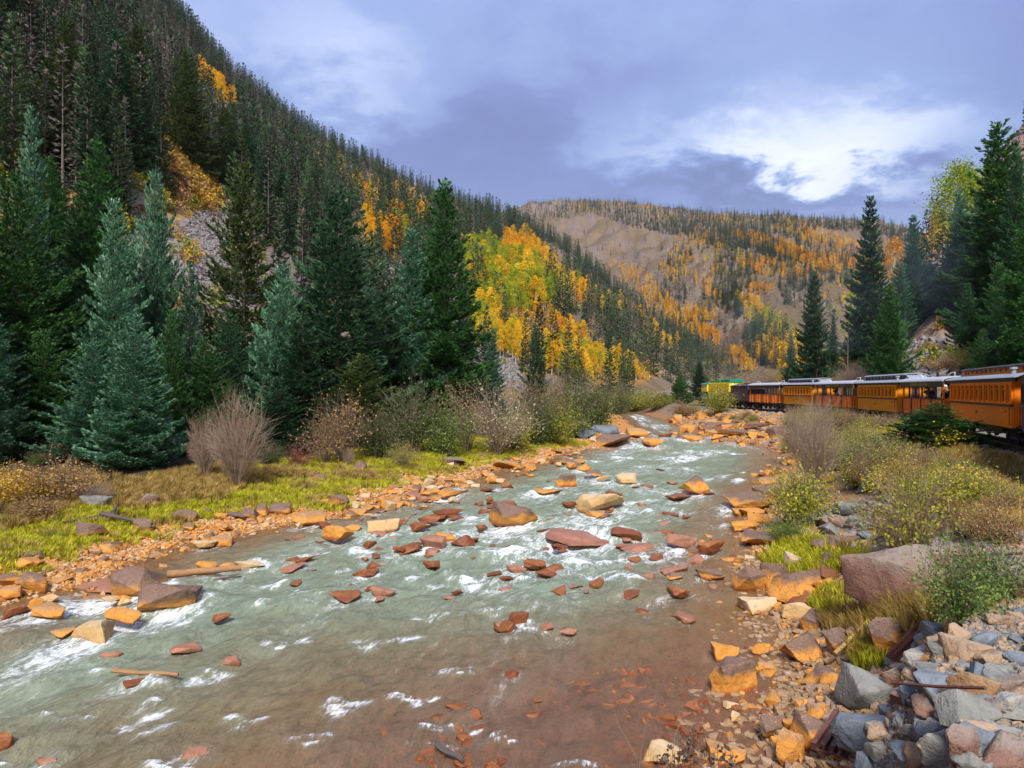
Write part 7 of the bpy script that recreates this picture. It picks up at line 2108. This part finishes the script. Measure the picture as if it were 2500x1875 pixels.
def rod(a, b, Ya, Yb, r, label):
    P = [Vector(((px - CX) / F * Y, Y, CAMZ + (HY - py) / F * Y)) for (px, py), Y in ((a, Ya), (b, Yb))]
    o = MB().tube([P[0], (P[0] + P[1]) / 2 + Vector((0, 0, -.01)), P[1]], r, 6).build('iron_rod', M['rust']); tag(o, label, 'rod')


def resting(a, b, n=14):
    """distances at the two ends so that a straight rod on this bearing rests on whatever rock it meets"""
    dg = bpy.context.evaluated_depsgraph_get(); ts, ys = [], []
    for i in range(n):
        t = i / (n - 1); px, py = a[0] + (b[0] - a[0]) * t, a[1] + (b[1] - a[1]) * t
        d = Vector(((px - CX) / F, 1, (HY - py) / F)); ok, loc, *_ = scene.ray_cast(dg, Vector((0, 0, CAMZ)) + d * 3, d.normalized(), distance=60)
        if ok: ts.append(t); ys.append(loc.y)
    best = None
    for i in range(len(ts)):
        for j in range(i + 1, len(ts)):
            k = (ys[j] - ys[i]) / (ts[j] - ts[i]); c = ys[i] - k * ts[i]; res = [y - (k * t + c) for t, y in zip(ts, ys)]
            if min(res) > -.01 and (best is None or sum(res) < best[0]): best = (sum(res), c, c + k)
    return best[1] - .03, best[2] - .03


_r = resting((2176, 1667), (2406, 1680))
rod((2176, 1667), (2406, 1680), _r[0], _r[1], .015, 'thin rusty iron rod lying on the big square gray block')
_a = hit(2353, 1372); _b = hit(2497, 1366)
rod((2353, 1357), (2497, 1350), _a[1], _b[1], .025, 'thin dark rod sticking across the thin leaved shrub')


# ------------------------------------------------------------------ grass, weeds, pebbles
def tuft_mesh(seed, n, h, r, m, lean=.5, w=.012):
    rng = np.random.default_rng(seed); a = rng.uniform(0, 6.283, n); rr = r * np.sqrt(rng.random(n)); hh = h * rng.uniform(.5, 1.1, n)
    P = np.stack([rr * np.cos(a), rr * np.sin(a), np.zeros(n)], 1); D = np.stack([np.cos(a), np.sin(a), np.zeros(n)], 1) * (rng.uniform(0, lean, n))[:, None]; D += rng.normal(0, .15, (n, 3)); D[:, 2] = 0
    s = _norm(np.stack([-np.sin(a + 1), np.cos(a + 1), np.zeros(n)], 1)) * w
    mid = P + D * (hh * .45)[:, None]; mid[:, 2] += hh * .6; tip = P + D * (hh * 1.1)[:, None]; tip[:, 2] += hh * .95
    V = np.stack([P - s, P + s, mid + s * .8, mid - s * .8, tip], 1).reshape(-1, 3); b = np.arange(n)[:, None] * 5
    return mesh_np('grass', V, quads=(b + np.array([[0, 1, 2, 3]])), tris=(b + np.array([[3, 2, 4]])), attrs={'tint': np.repeat(rng.random(n), 5)}, mats=[M[m]])


def grow_grass():
    rng = np.random.default_rng(5)
    tm = [tuft_mesh(i, 70, .22, .22, 'grass', .8) for i in range(3)] + [tuft_mesh(9, 60, .32, .2, 'grass_dry', .6)]
    n = 9000; Y = 15 + 42 * rng.random(n) ** 1.2; d = rng.uniform(.6, 12, n); X = XL(Y) - d
    dens = fbm(X * .5, Y * .5, 14, 4); dry = fbm(X * .3, Y * .3, 15, 3) + .05 * (d - 5)
    k = (dens > .36) & (rng.random(n) < sst(.6, 2.4, d) * sst(11.5, 7, d)); X, Y, dens, dry = X[k], Y[k], dens[k], dry[k]
    P = [np.stack([X, Y, hz(X, Y) - .02], 1)]; vi = [np.where((dry > .62) | (rng.random(len(X)) < .12), 3, rng.integers(0, 3, len(X)))]; sc = [rng.uniform(.6, 1.25, len(X))]
    # bright cushions on the near shore
    for cx, cy, rx, ry, m, dryk in ((1985, 1360, 120, 40, 190, .05), (2030, 1462, 40, 30, 40, .1), (2130, 1530, 110, 26, 60, .8), (2130, 1600, 30, 30, 30, .4), (1930, 1310, 40, 26, 40, .2), (2240, 1510, 60, 40, 40, .9), (1815, 1035, 40, 16, 30, .3), (2350, 1160, 150, 60, 260, .95), (2200, 1130, 160, 60, 260, .8), (2420, 1250, 90, 60, 160, .9), (1100, 1100, 90, 10, 60, .1), (1380, 1085, 60, 10, 40, .1), (800, 1240, 80, 10, 20, .2), (950, 1180, 40, 14, 40, .1)):
        t = rng.uniform(0, 6.283, m); s = np.sqrt(rng.random(m)); p = hits(cx + rx * s * np.cos(t), cy + ry * s * np.sin(t)); p = p[~np.isnan(p[:, 0])]
        P.append(p - [0, 0, .02]); vi.append(np.where(rng.random(len(p)) < dryk, 3, rng.integers(0, 3, len(p)))); sc.append(rng.uniform(.7, 1.5, len(p)))
    P, vi, sc = np.concatenate(P), np.concatenate(vi), np.concatenate(sc)
    srcs = []
    for v in range(4):
        i = np.where(vi == v)[0][0]; o = link('grass_tuft', tm[v], None, P[i], 0, sc[i]); tag(o, ('bright yellow green tuft of grass at the far shore', 'low lime grass tuft in the far meadow', 'yellow green grass clump by the river', 'dry straw colored grass tuft on the bank')[v], 'grass'); srcs.append(o)
    stuff_forest('grass', 'bright yellow green grass along the river banks', P, sc, srcs, vi, rng)
    # pebbles and gravel
    n = 26000; Y = np.concatenate([15 + 62 * rng.random(n) ** 1.3, 9 + 60 * rng.random(n) ** 1.6]); left = np.arange(2 * n) < n
    d = np.where(left, rng.normal(.8, .9, 2 * n), np.where(rng.random(2 * n) < .55, 99, rng.normal(.7, 1.0, 2 * n))); X = np.where(left, XL(Y) - d, XR(Y) + d)
    z = hz(X, Y); k = (z > wz(Y) - .12) & (d > -1.5) & (d < 3.4); pts = np.stack([X, Y, z], 1)[k]
    px = rng.uniform(2000, 2560, 9000); py = rng.uniform(1340, 1900, 9000); e = hits(px, py, ymin=3); e = e[~np.isnan(e[:, 0])]; e = e[e[:, 2] > .5]
    fx = rng.uniform(1650, 1960, 4000); fy = rng.uniform(1000, 1085, 4000); f = hits(fx, fy); f = f[~np.isnan(f[:, 0])]; f = f[(f[:, 2] > wz(f[:, 1]) + .02) & (f[:, 0] < TX(f[:, 1]) - 1.8)]
    bx = rng.uniform(2380, 2520, 2500); by = rng.uniform(1080, 1340, 2500); b_ = hits(bx, by, ymin=4); b_ = b_[~np.isnan(b_[:, 0])]
    gv = [rock('pebble', ROCK_SMALL[i].copy(), m, hit(*q), (.12, .1, .08), (0, 0, i), lab) for i, (m, q, lab) in enumerate((('rock_ochre', (520, 1330), 'small ochre pebble on the far shore'), ('rock_pale', (1120, 1190), 'small pale pebble on the stony point'), ('rock_ochre', (1940, 1690), 'small ochre pebble on the near gravel beach'), ('rock_tan', (2440, 1700), 'small tan pebble on the dirt slope'), ('rock_gray', (2470, 1600), 'small gray chip of stone on the dirt slope'), ('rock_brown', (1960, 1680), 'small brown pebble on the near gravel beach')))]
    for o, m in zip(gv, ('rock_ochre', 'rock_pale', 'rock_ochre', 'rock_tan', 'rock_gray', 'rock_brown')): o.data.materials[0] = M[m]
    allp = np.concatenate([pts, e, f, b_]); vi = np.concatenate([np.where(pts[:, 0] > XL(pts[:, 1]) + 4, rng.choice([2, 5, 5, 5, 3], len(pts)), rng.integers(0, 3, len(pts))), rng.integers(3, 5, len(e)), rng.choice([0, 2, 3, 4], len(f)), rng.integers(3, 5, len(b_))])
    sc = np.exp(np.clip(rng.normal(-2.45, .5, len(allp)), -3.6, -1.7)) * np.concatenate([np.ones(len(pts)), np.ones(len(e)) * .5, np.ones(len(f)) * 2.6, np.ones(len(b_)) * .8])
    stuff_forest('gravel', 'ochre and gray gravel and pebbles of the shores and embankment', allp, sc, gv, vi, rng)
    # rust red cobbles drowned in the shallows
    n = 3000; px = rng.triangular(700, 1150, 1750, n); py = rng.uniform(1560, 1880, n); p = hits(px, py); z = hz(p[:, 0], p[:, 1]); p[:, 2] = np.maximum(z, -.22)
    cb = [rock('cobble', ROCK_SMALL[5 + i].copy(), 'rock_wet', (*hit(1200 + 90 * i, 1800)[:2], -.08), (.2, .18, .1), (0, 0, i), 'rust red cobble under the near shallow water, ' + ('first' if i == 0 else 'second') + ' from the foam') for i in range(2)]
    for o in cb: o.data.materials[0] = M['rock_wet']
    stuff_forest('cobbles', 'rust red cobbles drowned in the near shallows', p, np.exp(np.clip(rng.normal(-1.9, .45, n), -3, -1.2)), cb, rng.integers(0, 2, n), rng)


grow_grass()


def weeds():
    """dead stalks at the bottom edge"""
    r = random.Random(3)
    for k, (px, py, hp, lab) in enumerate(((1700, 1880, 120, 'dark dead weed with curled leaves at the bottom edge, tallest'), (1760, 1884, 80, 'dark dead weed with curled leaves beside the tallest one'), (1640, 1882, 100, 'dark dead weed in front of the yellow ochre boulder'))):
        Y = 7.6 + .2 * k; X = (px - CX) / F * Y; z = CAMZ + (HY - py) / F * Y; g = float(max(hz(X, Y), 0)); h = (z - g) + hp / F * Y
        root = bpy.data.objects.new('dead_weed', None); C.objects.link(root); root.location = (X, Y, g - .05); tag(root, lab, 'weed', 'dead weeds at the bottom edge')
        mb = MB(); V = []; 
        for s in range(5):
            a = r.uniform(0, 6.28); t = Vector((math.cos(a) * .18, math.sin(a) * .18, h * r.uniform(.75, 1.05))); mb.tube([(0, 0, 0), (t.x * .3, t.y * .3, t.z * .5), tuple(t)], [.008, .006, .003], 4)
            for q in range(16): V.append((t.x * .6 + r.gauss(0, .05), t.y * .6 + r.gauss(0, .05), t.z - abs(r.gauss(0, .12))))
        mb.build('stalk', M['stem_brown'], root)
        LV, LQ = leaves_np(np.array(V), .06, np.random.default_rng(k)); link('leaves', mesh_np('leaves', LV, quads=LQ, attrs={'tint': np.full(len(LV), .1)}, mats=[M['stem_brown']]), root)
    for k, (a, b, lab) in enumerate((((1555, 1850), (1493, 1715), 'long bare wand of a dead weed bending over the shallows'), ((1560, 1880), (1612, 1712), 'straight bare wand of a dead weed over the shallows'), ((1640, 1860), (1685, 1755), 'short bare wand of a dead weed near the yellow boulder'))):
        Y = 7.4; P = [Vector(((x - CX) / F * Y, Y + .1 * i, CAMZ + (HY - y) / F * Y)) for i, (x, y) in enumerate((a, ((a[0] + b[0]) / 2 - 10, (a[1] + b[1]) / 2), b))]
        foot = Vector((P[0].x, P[0].y, max(float(hz(P[0].x, P[0].y)), -.1) - .02)); o = MB().tube([foot] + P, [.007, .006, .005, .002], 4).build('dead_weed', M['stem_gray']); tag(o, lab, 'weed')


weeds()
# ------------------------------------------------------------------ exhaust smoke drifting over the trees behind the train
def smoke():
    bm = bmesh.new()
    for (px, py, Y, rx, rz) in ((1800, 880, 104, 3.0, 3.0), (1850, 820, 104, 5.0, 5.0), (1940, 760, 102, 7.0, 6.0), (2060, 730, 100, 8.0, 8.0), (2190, 690, 98, 9.0, 9.5), (2320, 660, 98, 8.0, 8.5)):
        m = Matrix.Translation(((px - CX) / F * Y, Y - 4, CAMZ + (HY - py) / F * Y)) @ Matrix.Diagonal((rx * 1.25, 4.5, rz, 1))
        bmesh.ops.create_icosphere(bm, subdivisions=3, radius=1, matrix=m)
    me = bpy.data.meshes.new('smoke'); bm.to_mesh(me); bm.free()
    o = link('smoke', me)
    rm = o.modifiers.new('merge', 'REMESH'); rm.mode = 'VOXEL'; rm.voxel_size = .9
    m, q = new_mat('smoke')
    geo = q.n('ShaderNodeNewGeometry'); nz = q.noise(geo.outputs['Position'], .16, 4, .6)
    den = q.m('MULTIPLY', q.m('SUBTRACT', nz, .40, clamp=True), .055)
    pv = q.n('ShaderNodeVolumePrincipled', {'Color': (.62, .70, .95, 1), 'Density': den, 'Anisotropy': .2})
    q.n('ShaderNodeOutputMaterial', {1: pv.outputs[0]})
    me.materials.append(m)
    tag(o, 'thin blue exhaust smoke drifting from the engine across the spruces', 'smoke', None, 'stuff')


smoke()


def haze():
    """the air of the valley: one even, pale volume round the whole place"""
    top = float(GZ.max()) + 40; bot = -110.0; R = 4300
    o = MB().box((0, 0, (top + bot) / 2), (2 * R, 2 * R, top - bot)).build('haze', M['white_paint'])
    m, q = new_mat('haze')
    pv = q.n('ShaderNodeVolumePrincipled', {'Color': (.80, .86, 1.0, 1), 'Density': .00004, 'Anisotropy': .0})
    q.n('ShaderNodeOutputMaterial', {1: pv.outputs[0]})
    o.data.materials.clear(); o.data.materials.append(m); tag(o, 'thin blue mountain air filling the valley', None, None, 'stuff')


haze()
